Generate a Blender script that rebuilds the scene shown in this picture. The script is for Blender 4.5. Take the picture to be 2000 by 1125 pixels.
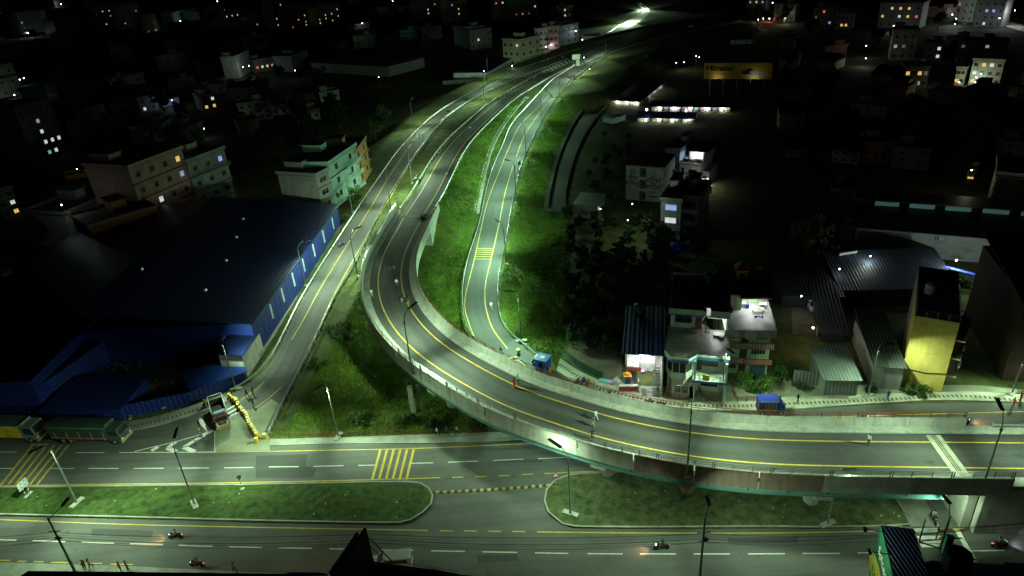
import bpy, math, random
import numpy as np
from mathutils import Vector, Matrix
random.seed(7); rng = np.random.default_rng(7)
for o in list(bpy.data.objects): bpy.data.objects.remove(o)
SC = bpy.context.scene
COL = SC.collection
# ------------------------------------------------------------------ camera
F, CH, VP = 1333.0, 64.0, (1192.0, 3160.0)
_d = np.array([VP[0]-1000, -(VP[1]-562.5), -F]); _d /= np.linalg.norm(_d)
_up = -_d; _fw = np.array([0, 0, -1.0]); _fw = _fw - _up*(_fw@_up); _fw /= np.linalg.norm(_fw)
RM = np.array([np.cross(_fw, _up), _fw, _up])
cam_data = bpy.data.cameras.new('camera'); cam = bpy.data.objects.new('camera', cam_data); COL.objects.link(cam)
cam_data.sensor_width = 36; cam_data.lens = 36*F/2000; cam_data.clip_start = 0.5; cam_data.clip_end = 6000
cam.matrix_world = Matrix.Translation((0, 0, CH)) @ Matrix(RM.tolist()).to_4x4()
SC.camera = cam
# ------------------------------------------------------------------ night sky
w = bpy.data.worlds.new('World'); SC.world = w; w.use_nodes = True
nt = w.node_tree; nt.nodes.clear()
sky = nt.nodes.new('ShaderNodeTexSky'); sky.sky_type = 'NISHITA'; sky.sun_disc = False
sky.sun_elevation = math.radians(-3); sky.sun_rotation = math.radians(200)
bg = nt.nodes.new('ShaderNodeBackground'); bg.inputs[1].default_value = 0.024
out = nt.nodes.new('ShaderNodeOutputWorld')
nt.links.new(sky.outputs[0], bg.inputs[0]); nt.links.new(bg.outputs[0], out.inputs[0])
SC.view_settings.view_transform = 'Standard'; SC.view_settings.look = 'None'
SC.view_settings.exposure = 0.0; SC.view_settings.gamma = 1.0; SC.view_settings.use_curve_mapping = False
SC.render.engine = 'CYCLES'
SC.cycles.use_denoising = True; SC.cycles.max_bounces = 4; SC.cycles.diffuse_bounces = 2
SC.cycles.glossy_bounces = 2; SC.cycles.transmission_bounces = 2; SC.cycles.transparent_max_bounces = 4
SC.cycles.use_light_tree = True; SC.cycles.sample_clamp_indirect = 3.0
SC.cycles.caustics_reflective = False; SC.cycles.caustics_refractive = False
LAMP_W = 1300.0
# ------------------------------------------------------------------ pixel <-> place
def ray(x, y):
    return RM @ np.array([x-1000.0, -(y-562.5), -F])
def G(x, y, z=0.0):
    r = ray(x, y); t = (z-CH)/r[2]
    return Vector((r[0]*t, r[1]*t, z))
def PX(p):
    v = RM.T @ (np.array([p[0], p[1], p[2]], float)-[0, 0, CH])
    return (1000+F*v[0]/-v[2], 562.5-F*v[1]/-v[2])
def top_z(base, ytop, zmax=60):
    """height (world z) over the point base at which the picture row ytop is reached"""
    lo, hi = base[2], zmax
    for _ in range(40):
        m = (lo+hi)/2
        if PX((base[0], base[1], m))[1] > ytop: lo = m
        else: hi = m
    return lo
# ------------------------------------------------------------------ materials
MATS = {}
def mat(name, col, rough=0.7, metal=0.0, var=0.25, scale=0.6, bump=0.0, bscale=8.0, emit=None, es=1.0, col2=None, spec=0.4, detail=4):
    if name in MATS: return MATS[name]
    m = bpy.data.materials.new(name); m.use_nodes = True; n = m.node_tree; L = n.links
    b = n.nodes['Principled BSDF']
    b.inputs['Roughness'].default_value = rough; b.inputs['Metallic'].default_value = metal
    b.inputs['Specular IOR Level'].default_value = spec
    if emit is not None:
        b.inputs['Base Color'].default_value = (*col, 1)
        b.inputs['Emission Color'].default_value = (*emit, 1); b.inputs['Emission Strength'].default_value = es
    else:
        tc = n.nodes.new('ShaderNodeTexCoord'); no = n.nodes.new('ShaderNodeTexNoise')
        geo = n.nodes.new('ShaderNodeNewGeometry'); L.new(geo.outputs['Position'], no.inputs['Vector'])
        no.inputs['Scale'].default_value = scale; no.inputs['Detail'].default_value = detail; no.inputs['Roughness'].default_value = 0.65
        r = n.nodes.new('ShaderNodeValToRGB'); r.color_ramp.elements[0].position = 0.3; r.color_ramp.elements[1].position = 0.72
        c2 = col2 or tuple(min(1, c*(1+var)) for c in col); c1 = tuple(c*(1-var) for c in col)
        r.color_ramp.elements[0].color = (*c1, 1); r.color_ramp.elements[1].color = (*c2, 1)
        L.new(no.outputs[0], r.inputs[0]); L.new(r.outputs[0], b.inputs['Base Color'])
        if bump > 0:
            nb = n.nodes.new('ShaderNodeTexNoise'); nb.inputs['Scale'].default_value = bscale; nb.inputs['Detail'].default_value = 3
            L.new(geo.outputs['Position'], nb.inputs['Vector'])
            bp = n.nodes.new('ShaderNodeBump'); bp.inputs['Strength'].default_value = bump; bp.inputs['Distance'].default_value = 0.05
            L.new(nb.outputs[0], bp.inputs['Height']); L.new(bp.outputs[0], b.inputs['Normal'])
    MATS[name] = m
    return m
def streaked(name, col, streak, rough=0.8, sx=1.6, sz=0.18, metal=0.0):
    """walls with stains that run down them"""
    m = mat(name, col, rough, metal, 0.2, 0.5)
    n = m.node_tree; L = n.links; b = n.nodes['Principled BSDF']; ramp = [x for x in n.nodes if x.type == 'VALTORGB'][0]
    geo = [x for x in n.nodes if x.type == 'NEW_GEOMETRY'][0]
    mp = n.nodes.new('ShaderNodeMapping'); mp.inputs['Scale'].default_value = (sx, sx, sz); L.new(geo.outputs['Position'], mp.inputs['Vector'])
    no = n.nodes.new('ShaderNodeTexNoise'); no.inputs['Scale'].default_value = 1.0; no.inputs['Detail'].default_value = 6; L.new(mp.outputs[0], no.inputs['Vector'])
    r2 = n.nodes.new('ShaderNodeValToRGB'); r2.color_ramp.elements[0].position = 0.45; r2.color_ramp.elements[1].position = 0.75
    r2.color_ramp.elements[0].color = (0, 0, 0, 1); r2.color_ramp.elements[1].color = (0.75, 0.75, 0.75, 1); L.new(no.outputs[0], r2.inputs[0])
    mx = n.nodes.new('ShaderNodeMix'); mx.data_type = 'RGBA'; L.new(r2.outputs[0], mx.inputs[0]); L.new(ramp.outputs[0], mx.inputs[6])
    mx.inputs[7].default_value = (*streak, 1); L.new(mx.outputs[2], b.inputs['Base Color'])
    return m
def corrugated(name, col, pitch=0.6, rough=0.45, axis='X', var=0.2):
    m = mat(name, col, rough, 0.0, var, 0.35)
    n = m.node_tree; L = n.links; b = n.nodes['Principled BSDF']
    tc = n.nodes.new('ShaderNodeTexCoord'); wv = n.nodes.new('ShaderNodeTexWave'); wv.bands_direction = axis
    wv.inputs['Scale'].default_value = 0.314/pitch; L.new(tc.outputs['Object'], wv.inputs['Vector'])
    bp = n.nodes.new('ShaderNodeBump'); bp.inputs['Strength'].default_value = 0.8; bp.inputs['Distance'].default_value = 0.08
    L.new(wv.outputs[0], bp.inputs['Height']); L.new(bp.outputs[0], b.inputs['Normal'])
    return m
def asphalt(name, col, worn, cracks=True):
    """asphalt with tyre bands and patches along the road; UV: u metres across, v metres along"""
    m = bpy.data.materials.new(name); m.use_nodes = True; n = m.node_tree; L = n.links; b = n.nodes['Principled BSDF']
    b.inputs['Roughness'].default_value = 0.78; b.inputs['Specular IOR Level'].default_value = 0.3
    uv = n.nodes.new('ShaderNodeTexCoord'); geo = n.nodes.new('ShaderNodeNewGeometry')
    mp = n.nodes.new('ShaderNodeMapping'); mp.inputs['Scale'].default_value = (0.55, 0.035, 1); L.new(uv.outputs['UV'], mp.inputs['Vector'])
    n1 = n.nodes.new('ShaderNodeTexNoise'); n1.inputs['Scale'].default_value = 1.3; n1.inputs['Detail'].default_value = 5; L.new(mp.outputs[0], n1.inputs['Vector'])
    n2 = n.nodes.new('ShaderNodeTexNoise'); n2.inputs['Scale'].default_value = 0.09; n2.inputs['Detail'].default_value = 6; n2.inputs['Roughness'].default_value = 0.7; L.new(geo.outputs['Position'], n2.inputs['Vector'])
    n3 = n.nodes.new('ShaderNodeTexNoise'); n3.inputs['Scale'].default_value = 9; n3.inputs['Detail'].default_value = 3; L.new(geo.outputs['Position'], n3.inputs['Vector'])
    def ma(op, a, b2):
        x = n.nodes.new('ShaderNodeMath'); x.operation = op
        for i, q in enumerate((a, b2)):
            if isinstance(q, (int, float)): x.inputs[i].default_value = q
            else: L.new(q, x.inputs[i])
        return x.outputs[0]
    f = ma('ADD', ma('MULTIPLY', n1.outputs[0], 0.42), ma('ADD', ma('MULTIPLY', n2.outputs[0], 0.43), ma('MULTIPLY', n3.outputs[0], 0.15)))
    r = n.nodes.new('ShaderNodeValToRGB'); r.color_ramp.elements[0].position = 0.4; r.color_ramp.elements[1].position = 0.6
    r.color_ramp.elements[0].color = (*col, 1); r.color_ramp.elements[1].color = (*worn, 1); L.new(f, r.inputs[0]); last = r.outputs[0]
    n4 = n.nodes.new('ShaderNodeTexNoise'); n4.inputs['Scale'].default_value = 0.45; n4.inputs['Detail'].default_value = 8; n4.inputs['Roughness'].default_value = 0.75; L.new(geo.outputs['Position'], n4.inputs['Vector'])
    r4 = n.nodes.new('ShaderNodeValToRGB'); r4.color_ramp.elements[0].position = 0.6; r4.color_ramp.elements[1].position = 0.7
    r4.color_ramp.elements[0].color = (0, 0, 0, 1); r4.color_ramp.elements[1].color = (0.7, 0.7, 0.7, 1); L.new(n4.outputs[0], r4.inputs[0])
    mx = n.nodes.new('ShaderNodeMix'); mx.data_type = 'RGBA'; L.new(r4.outputs[0], mx.inputs[0]); L.new(last, mx.inputs[6]); mx.inputs[7].default_value = (*[c*0.45 for c in col], 1)
    last = mx.outputs[2]; L.new(last, b.inputs['Base Color'])
    bp = n.nodes.new('ShaderNodeBump'); bp.inputs['Strength'].default_value = 0.25; bp.inputs['Distance'].default_value = 0.02
    L.new(n3.outputs[0], bp.inputs['Height']); L.new(bp.outputs[0], b.inputs['Normal'])
    MATS[name] = m
    return m
A_MAIN = asphalt('fresh asphalt', (0.048, 0.05, 0.048), (0.09, 0.093, 0.088))
A_OLD = asphalt('worn asphalt', (0.085, 0.088, 0.083), (0.135, 0.138, 0.13))
A_RAMP = asphalt('ramp asphalt', (0.062, 0.065, 0.062), (0.095, 0.098, 0.095))
A_LEFT = asphalt('left ramp asphalt', (0.07, 0.07, 0.068), (0.115, 0.115, 0.11))
A_DARK = asphalt('old dark asphalt', (0.02, 0.019, 0.018), (0.032, 0.03, 0.028))
SOIL = mat('soil and short grass', (0.05, 0.085, 0.014), 0.95, var=0.5, scale=0.35, col2=(0.11, 0.13, 0.035), bump=0.4, bscale=3)
SOILD = mat('dark soil', (0.03, 0.035, 0.016), 0.95, var=0.5, scale=0.2, col2=(0.06, 0.06, 0.03), bump=0.6, bscale=2)
TURF = mat('turf', (0.03, 0.065, 0.008), 0.95, var=0.6, scale=1.1, col2=(0.07, 0.12, 0.02), bump=0.8, bscale=4)
DRYTURF = mat('dry scrubby turf', (0.03, 0.07, 0.012), 0.95, var=0.5, scale=0.9, col2=(0.12, 0.14, 0.06), bump=0.8, bscale=3)
GRASS = mat('grass blades', (0.10, 0.22, 0.010), 0.9, var=0.4, scale=0.2, col2=(0.20, 0.36, 0.018))
DRYGR = mat('dry grass blades', (0.11, 0.11, 0.03), 0.9, var=0.4, scale=0.6)
CONC = streaked('light concrete', (0.42, 0.43, 0.38), (0.24, 0.25, 0.21))
CONC2 = streaked('pier concrete', (0.36, 0.36, 0.32), (0.17, 0.17, 0.14), sx=0.8)
PAVE = mat('pavement concrete', (0.28, 0.29, 0.24), 0.85, var=0.25, scale=0.5, bump=0.3, bscale=6)
PAVEY = mat('pale pavement concrete', (0.44, 0.44, 0.34), 0.85, var=0.3, scale=0.45)
DUST = mat('dusty concrete apron', (0.26, 0.27, 0.19), 0.9, var=0.3, scale=0.3, detail=7)
DIRT = mat('bare dirt', (0.16, 0.14, 0.10), 0.95, var=0.4, scale=0.4, bump=0.6, bscale=4)
TACT = mat('tactile strip', (0.10, 0.10, 0.08), 0.9)
YEL = mat('yellow road paint', (0.60, 0.43, 0.06), 0.6, var=0.28, scale=1.5, detail=8)
WHI = mat('white road paint', (0.72, 0.72, 0.66), 0.6, var=0.28, scale=1.8, detail=8)
BLK = mat('black paint', (0.02, 0.02, 0.02), 0.5)
TEAL = mat('teal girder paint', (0.12, 0.27, 0.255), 0.5, var=0.2, scale=0.4)
STEEL = mat('galvanised steel', (0.42, 0.45, 0.44), 0.4, 0.6, var=0.15, scale=2)
POLE = mat('painted pole', (0.2, 0.22, 0.21), 0.5, 0.3)
HEAD = mat('lamp housing', (0.015, 0.015, 0.017), 0.5)
RUST = mat('rusty rail', (0.22, 0.075, 0.03), 0.8, var=0.4, scale=4)
WARMC = streaked('stained concrete tinted for warm shade', (0.23, 0.165, 0.135), (0.13, 0.085, 0.07))  # reddish tone puts warm-lit shade into the colour of the outer flyover panels
GLASS = mat('window glass', (0.02, 0.025, 0.03), 0.12, spec=0.6, var=0.1)
FRAME = mat('window frame', (0.5, 0.5, 0.47), 0.5)
FRAMED = mat('dark window frame', (0.06, 0.04, 0.03), 0.5)
DARKM = mat('dark interior', (0.012, 0.011, 0.01), 0.9)
RUB = mat('tyre rubber', (0.02, 0.02, 0.02), 0.8)
GRILL = mat('iron grille', (0.06, 0.05, 0.05), 0.6)
def emat(name, c, s): return mat(name, (0.3, 0.3, 0.3), 0.5, emit=c, es=s)
E_WHITE = emat('lit cool white', (0.85, 0.95, 1.0), 3.0)
E_BULB = emat('bulb', (0.95, 1.0, 0.95), 22.0)
E_LED = emat('led strip of a street lamp', (0.85, 1.0, 0.88), 10.0)
LITC = {'w': emat('lit window white', (0.85, 0.95, 0.9), .7), 'y': emat('lit window amber', (1.0, 0.62, 0.18), 0.8),
        'b': emat('lit window blue', (0.3, 0.45, 1.0), 0.8), 'r': emat('lit window red', (1.0, 0.22, 0.12), 0.6),
        'v': emat('lit window lavender', (0.6, 0.6, 0.95), 0.45), 'g': emat('lit window green', (0.35, 1.0, 0.5), 0.5),
        'd': emat('lit window dim', (0.5, 0.55, 0.4), 0.15), 'c': emat('lit window cyan', (0.4, 0.75, 0.8), 0.45)}
# ------------------------------------------------------------------ mesh builder
class MB:
    def __init__(s): s.v = []; s.f = []; s.m = []; s.mi = 0
    def face(s, pts):
        k = len(s.v); s.v += [tuple(p) for p in pts]; s.f.append(tuple(range(k, k+len(pts)))); s.m.append(s.mi); return s
    def box(s, x0, y0, z0, x1, y1, z1, M=None):
        k = len(s.v); P = [(x0,y0,z0),(x1,y0,z0),(x1,y1,z0),(x0,y1,z0),(x0,y0,z1),(x1,y0,z1),(x1,y1,z1),(x0,y1,z1)]
        if M is not None: P = [tuple(M @ Vector(p)) for p in P]
        s.v += P
        for f in ((0,3,2,1),(4,5,6,7),(0,1,5,4),(1,2,6,5),(2,3,7,6),(3,0,4,7)): s.f.append(tuple(k+i for i in f)); s.m.append(s.mi)
        return s
    def cbox(s, c, size, M=None):
        return s.box(c[0]-size[0]/2, c[1]-size[1]/2, c[2]-size[2]/2, c[0]+size[0]/2, c[1]+size[1]/2, c[2]+size[2]/2, M)
    def prism(s, poly, z0, z1):
        """poly: list of (x,y) counter-clockwise"""
        n = len(poly); k = len(s.v)
        a = sum(poly[i][0]*poly[(i+1)%n][1]-poly[(i+1)%n][0]*poly[i][1] for i in range(n))
        if a < 0: poly = poly[::-1]
        s.v += [(p[0], p[1], z0) for p in poly]+[(p[0], p[1], z1) for p in poly]
        s.f.append(tuple(range(k+n-1, k-1, -1))); s.f.append(tuple(range(k+n, k+2*n))); s.m += [s.mi]*2
        for i in range(n):
            j = (i+1) % n; s.f.append((k+i, k+j, k+n+j, k+n+i)); s.m.append(s.mi)
        return s
    def ext(s, prof, x0, x1):
        """profile in (y,z) extruded along x"""
        n = len(prof); k = len(s.v)
        s.v += [(x0, p[0], p[1]) for p in prof]+[(x1, p[0], p[1]) for p in prof]
        s.f.append(tuple(range(k+n-1, k-1, -1))); s.f.append(tuple(range(k+n, k+2*n))); s.m += [s.mi]*2
        for i in range(n):
            j = (i+1) % n; s.f.append((k+i, k+j, k+n+j, k+n+i)); s.m.append(s.mi)
        return s
    def tube(s, pts, r, n=6, r2=None):
        pts = [Vector(p) for p in pts]; k = len(s.v); N = len(pts)
        for i, p in enumerate(pts):
            t = (pts[min(i+1, N-1)]-pts[max(i-1, 0)]).normalized()
            a = t.orthogonal() if abs(t.z) < 0.99 else Vector((1, 0, 0)); a = (a-t*a.dot(t)).normalized()
            if abs(t.z) < 0.99: a = t.cross(Vector((0, 0, 1))).normalized()
            b = t.cross(a); rr = r if r2 is None else r+(r2-r)*i/(N-1)
            for j in range(n):
                q = p+a*(math.cos(2*math.pi*j/n)*rr)+b*(math.sin(2*math.pi*j/n)*rr); s.v.append(tuple(q))
        for i in range(N-1):
            for j in range(n):
                j2 = (j+1) % n; s.f.append((k+i*n+j, k+i*n+j2, k+(i+1)*n+j2, k+(i+1)*n+j)); s.m.append(s.mi)
        s.f.append(tuple(k+j for j in range(n-1, -1, -1))); s.f.append(tuple(k+(N-1)*n+j for j in range(n))); s.m += [s.mi]*2
        return s
    def cyl(s, c, r, z0, z1, n=12, r2=None):
        r2 = r if r2 is None else r2; k = len(s.v)
        for zz, rr in ((z0, r), (z1, r2)):
            for j in range(n): s.v.append((c[0]+math.cos(2*math.pi*j/n)*rr, c[1]+math.sin(2*math.pi*j/n)*rr, zz))
        for j in range(n):
            j2 = (j+1) % n; s.f.append((k+j, k+j2, k+n+j2, k+n+j)); s.m.append(s.mi)
        s.f.append(tuple(k+j for j in range(n-1, -1, -1))); s.f.append(tuple(k+n+j for j in range(n))); s.m += [s.mi]*2
        return s
    def wheel(s, c, r, wd, n=14):
        """a disc whose axle lies along y"""
        return s.tube([(c[0], c[1]-wd/2, c[2]), (c[0], c[1]+wd/2, c[2])], r, n)
    def mesh(s, name, mats):
        me = bpy.data.meshes.new(name); me.from_pydata(s.v, [], s.f)
        for m in (mats if isinstance(mats, (list, tuple)) else [mats]): me.materials.append(m)
        if any(s.m): me.polygons.foreach_set('material_index', s.m)
        return me
def ob(name, me, parent=None, loc=(0,0,0), rz=0.0, sc=None):
    o = bpy.data.objects.new(name, me); COL.objects.link(o)
    if parent is not None: o.parent = parent
    o.location = loc; o.rotation_euler = (0, 0, rz) if not isinstance(rz, tuple) else rz
    if sc is not None: o.scale = sc
    return o
def tag(o, label, cat, group=None):
    o['label'] = label; o['category'] = cat
    if group: o['group'] = group
    return o
def thing(name, label, cat, loc=(0,0,0), rz=0.0, group=None):
    o = ob(name, None, None, loc, rz); o.empty_display_size = 0.3
    return tag(o, label, cat, group)
def part(name, mb, mt, parent, loc=(0,0,0), rz=0.0, label=None, stuff=False):
    o = ob(name, mb.mesh(name, mt) if isinstance(mb, MB) else mb, parent, loc, rz)
    if label: o['label'] = label
    if stuff: o['kind'] = 'stuff'
    return o
def wpart(name, mb, mt, parent, **k):
    """part given in world coordinates under a thing that stands somewhere (no rotation)"""
    L = parent.location
    mb.v = [(p[0]-L.x, p[1]-L.y, p[2]-L.z) for p in mb.v]
    return part(name, mb, mt, parent, **k)
def struct(name, mb, mt, kind='structure'):
    o = ob(name, mb.mesh(name, mt)); o['kind'] = kind
    return o
def dup(root, loc, rz, label=None, group=None):
    r = root.copy(); COL.objects.link(r); r.location = loc
    if rz is not None: r.rotation_euler = (0, 0, rz)
    if label: r['label'] = label
    if group: r['group'] = group
    for c0 in list(root.children):
        c = c0.copy(); COL.objects.link(c); c.parent = r
        for d0 in c0.children:
            d = d0.copy(); COL.objects.link(d); d.parent = c
    return r
def catmull(P, step):
    P = [np.array(p, float) for p in P]; Q = [2*P[0]-P[1]]+P+[2*P[-1]-P[-2]]; out_ = []
    for i in range(1, len(Q)-2):
        p0, p1, p2, p3 = Q[i-1:i+3]; n = max(1, int(np.linalg.norm(p2-p1)/step))
        for k in range(n):
            t = k/n
            out_.append(0.5*((2*p1)+(-p0+p2)*t+(2*p0-5*p1+4*p2-p3)*t*t+(-p0+3*p1-3*p2+p3)*t**3))
    out_.append(P[-1])
    return np.array(out_)
def resample(A, n):
    d = np.r_[0, np.cumsum(np.linalg.norm(np.diff(A, axis=0), axis=1))]
    t = np.linspace(0, d[-1], n)
    return np.stack([np.interp(t, d, A[:, k]) for k in range(A.shape[1])], 1)
def length(A): return float(np.linalg.norm(np.diff(A, axis=0), axis=1).sum())
def pxline(pts, zf, step=2.0):
    """picture polyline at heights zf(x, y) -> smooth world polyline"""
    return catmull([G(x, y, zf(x, y) if callable(zf) else zf) for x, y in pts], step)
def smooth(A, k=2):
    A = A.copy()
    for _ in range(k): A[1:-1] = (A[:-2]+2*A[1:-1]+A[2:])/4
    return A
def offset(C, d, dz=0.0):
    """C (n,3) moved d metres to the left of its direction"""
    t = np.gradient(C[:, :2], axis=0); t /= np.linalg.norm(t, axis=1)[:, None]
    N = np.stack([-t[:, 1], t[:, 0], np.zeros(len(t))], 1)
    D = C+N*d; D[:, 2] += dz
    return D
def ribbon(name, Lp, Rp, mt, skirt=0.0, parent=None, kind='structure'):
    n = len(Lp); mid = (Lp+Rp)/2
    s = np.r_[0, np.cumsum(np.linalg.norm(np.diff(mid, axis=0), axis=1))]; wd = np.linalg.norm(Rp-Lp, axis=1)
    rows = [Lp-[0, 0, skirt], Lp, Rp, Rp-[0, 0, skirt]] if skirt else [Lp, Rp]
    us = [0*wd, 0*wd, wd, wd] if skirt else [0*wd, wd]
    V = np.concatenate(rows); K = len(rows); fs = []
    for r in range(K-1):
        for i in range(n-1): fs.append((r*n+i, (r+1)*n+i, (r+1)*n+i+1, r*n+i+1))
    me = bpy.data.meshes.new(name); me.from_pydata(V.tolist(), [], fs); me.materials.append(mt)
    uvl = me.uv_layers.new(name='UVMap'); U = np.concatenate(us); S = np.tile(s, K)
    li = np.zeros(len(me.loops), dtype=np.int32); me.loops.foreach_get('vertex_index', li)
    uvl.data.foreach_set('uv', np.stack([U[li], S[li]], 1).ravel())
    me.validate()
    o = ob(name, me, parent)
    if kind: o['kind'] = kind
    return o
def strip(mb, C, off, wd, dz, z2=None):
    """flat stripe along C (or a solid one when z2 is given)"""
    A = offset(C, off+wd/2, dz); B = offset(C, off-wd/2, dz)
    for i in range(len(C)-1):
        mb.face([A[i], B[i], B[i+1], A[i+1]])
    return mb
def sweep(mb, C, prof, closed=True):
    """profile of (offset left, height) swept along C"""
    rows = [offset(C, a, b) for a, b in prof]; n = len(C); k = len(mb.v); K = len(prof)
    for r in rows: mb.v += [tuple(p) for p in r]
    for r in range(K if closed else K-1):
        r2 = (r+1) % K
        for i in range(n-1): mb.f.append((k+r*n+i, k+r*n+i+1, k+r2*n+i+1, k+r2*n+i)); mb.m.append(mb.mi)
    if closed:
        mb.f.append(tuple(k+r*n for r in range(K))); mb.f.append(tuple(k+r*n+n-1 for r in range(K-1, -1, -1))); mb.m += [mb.mi]*2
    return mb
def cutline(C, a, b):
    """piece of C between arc lengths a and b"""
    d = np.r_[0, np.cumsum(np.linalg.norm(np.diff(C[:, :2], axis=0), axis=1))]
    n = max(2, int((b-a)/1.5)+1); t = np.linspace(a, b, n)
    return np.stack([np.interp(t, d, C[:, k]) for k in range(3)], 1)
# ------------------------------------------------------------------ road lines, read off the photograph
def zm(x, y): return 7.0 if y >= 420 else max(5.0, 5+2*(y-130)/290)
def zl(x, y): return min(5.0, max(0.06, 5*(722-y)/592))
def zr(x, y): return min(5.0, max(0.06, 5*(700-y)/560))
MW = pxline([(1119,120),(1085,134),(1051,149),(1000,178),(977,191),(913,245),(868,296),(820,376),(791,421),(756,483),(742,525),(740,565),(758,619),(799,675),(857,720),(927,759),(1000,795),(1099,829),(1160,850),(1253,872),(1373,892),(1500,904),(1660,909),(1873,912),(2000,914),(2250,918)], zm, 1.5)
ME = pxline([(1122,125),(1096,139),(1058,160),(1000,197),(948,243),(900,292),(855,376),(827,421),(791,493),(782,536),(786,573),(801,608),(841,653),(900,696),(1005,756),(1080,783),(1160,807),(1240,827),(1347,847),(1480,860),(1700,864),(2000,866),(2250,869)], zm, 1.5)
def nearest_mean(A, B):
    out_ = []
    for a in A:
        d = np.linalg.norm(B[:, :2]-a[:2], axis=1); out_.append((a+B[d.argmin()])/2)
    return np.array(out_)
MC = smooth(resample(nearest_mean(MW, resample(ME, 800)), 260), 6)      # centre of the main carriageway, north to south-east
def idx_near(C, P): return int(np.linalg.norm(C[:, :2]-np.array([P[0], P[1]]), axis=1).argmin())
I_ABN = idx_near(MC, (G(791,421,7)+G(827,421,7))/2)    # northern end of the flyover
I_ABE = idx_near(MC, (G(1845,912,7)+G(1835,864,7))/2)  # eastern end of the flyover
HALF = 3.75
LL = pxline([(1147,92),(1080,114),(1000,143),(930,178),(855,222),(788,286),(736,357),(687,430),(604,561),(560,645),(535,694),(500,738),(452,768)], zl, 2)
LR = pxline([(1120,112),(1050,139),(1000,158),(932,190),(868,234),(817,296),(780,352),(740,420),(697,510),(657,577),(607,681),(559,774),(524,848)], zl, 2)
RL = pxline([(1127,128),(1080,158),(1027,214),(1000,246),(985,281),(959,345),(937,441),(916,508),(906,564),(909,624),(922,656),(948,686),(985,716)], zr, 2)
RR = pxline([(1171,119),(1112,160),(1067,221),(1029,297),(1016,328),(1000,397),(990,453),(979,509),(971,565),(976,624),(1000,660),(1021,677),(1050,701)], zr, 2)
HWL = pxline([(1040,139),(1080,120),(1147,94),(1200,74),(1290,50),(1420,25)], 4.97, 3)
HWR = pxline([(1080,190),(1112,161),(1171,119),(1215,97),(1320,68),(1450,42)], 4.97, 3)
NL = 170
LLr, LRr = resample(LL, NL), resample(LR, NL); RLr, RRr = resample(RL, NL), resample(RR, NL)
HLr, HRr = resample(HWL, 60), resample(HWR, 60)
# ------------------------------------------------------------------ lie of the land
TX0, TX1, TY0, TY1, TS = -90.0, 170.0, 44.0, 560.0, 1.5
gx = np.arange(TX0, TX1+TS, TS); gy = np.arange(TY0, TY1+TS, TS); GXX, GYY = np.meshgrid(gx, gy)
def prep(L_, R_): return np.concatenate([(L_+R_)/2, np.linalg.norm(L_-R_, axis=1)[:, None]/2], 1)
mc = np.concatenate([MC[:I_ABN-4], np.full((I_ABN-4, 1), HALF+0.9)], 1)
me_ = np.concatenate([MC[I_ABE+9:], np.full((len(MC)-I_ABE-9, 1), HALF+0.2)], 1)
ROADS = [(mc, 0.45), (prep(LLr, LRr), 0.4), (prep(RLr, RRr), 0.45), (prep(HLr, HRr), 0.45), (me_, 30.0)]
pts = np.stack([GXX.ravel(), GYY.ravel()], 1)
lo = np.zeros(len(pts)); hi = np.full(len(pts), 1e9); ins = np.zeros(len(pts), bool)
for R_, m_ in ROADS:
    R_ = resample(R_, min(len(R_), 170)) if len(R_) > 170 else R_
    for c in range(0, len(pts), 20000):
        P_ = pts[c:c+20000]; D = np.linalg.norm(P_[:, None, :]-R_[None, :, :2], axis=2)-R_[None, :, 3]
        j = D.argmin(1); d = D[np.arange(len(P_)), j]; z = R_[j, 2]
        dd = np.maximum(0, d-0.9)
        lo[c:c+20000] = np.maximum(lo[c:c+20000], z-0.12-dd*m_)
        hi[c:c+20000] = np.minimum(hi[c:c+20000], z-0.12+np.maximum(0, d-0.3)*1.2)
        ins[c:c+20000] |= (d < -0.6)
TZ = np.minimum(lo, np.maximum(hi, -0.12)); TZ = np.maximum(TZ, 0.0 - 0.15*ins); TZ[ins] -= 0.25
TZ = TZ.reshape(GXX.shape)
def ground_z(x, y):
    fx = (np.asarray(x)-TX0)/TS; fy = (np.asarray(y)-TY0)/TS
    i = np.clip(fx.astype(int) if hasattr(fx, 'astype') else int(fx), 0, len(gx)-2); j = np.clip(fy.astype(int) if hasattr(fy, 'astype') else int(fy), 0, len(gy)-2)
    u = np.clip(fx-i, 0, 1); v = np.clip(fy-j, 0, 1)
    return TZ[j, i]*(1-u)*(1-v)+TZ[j, i+1]*u*(1-v)+TZ[j+1, i]*(1-u)*v+TZ[j+1, i+1]*u*v
def Gt(x, y):
    """point of the terrain seen at a pixel"""
    z = 0.0
    for _ in range(12):
        p = G(x, y, z); z = 0.5*z+0.5*max(0.0, float(ground_z(p.x, p.y))) if TX0 < p.x < TX1 and TY0 < p.y < TY1 else 0.0
    return G(x, y, z)
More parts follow.
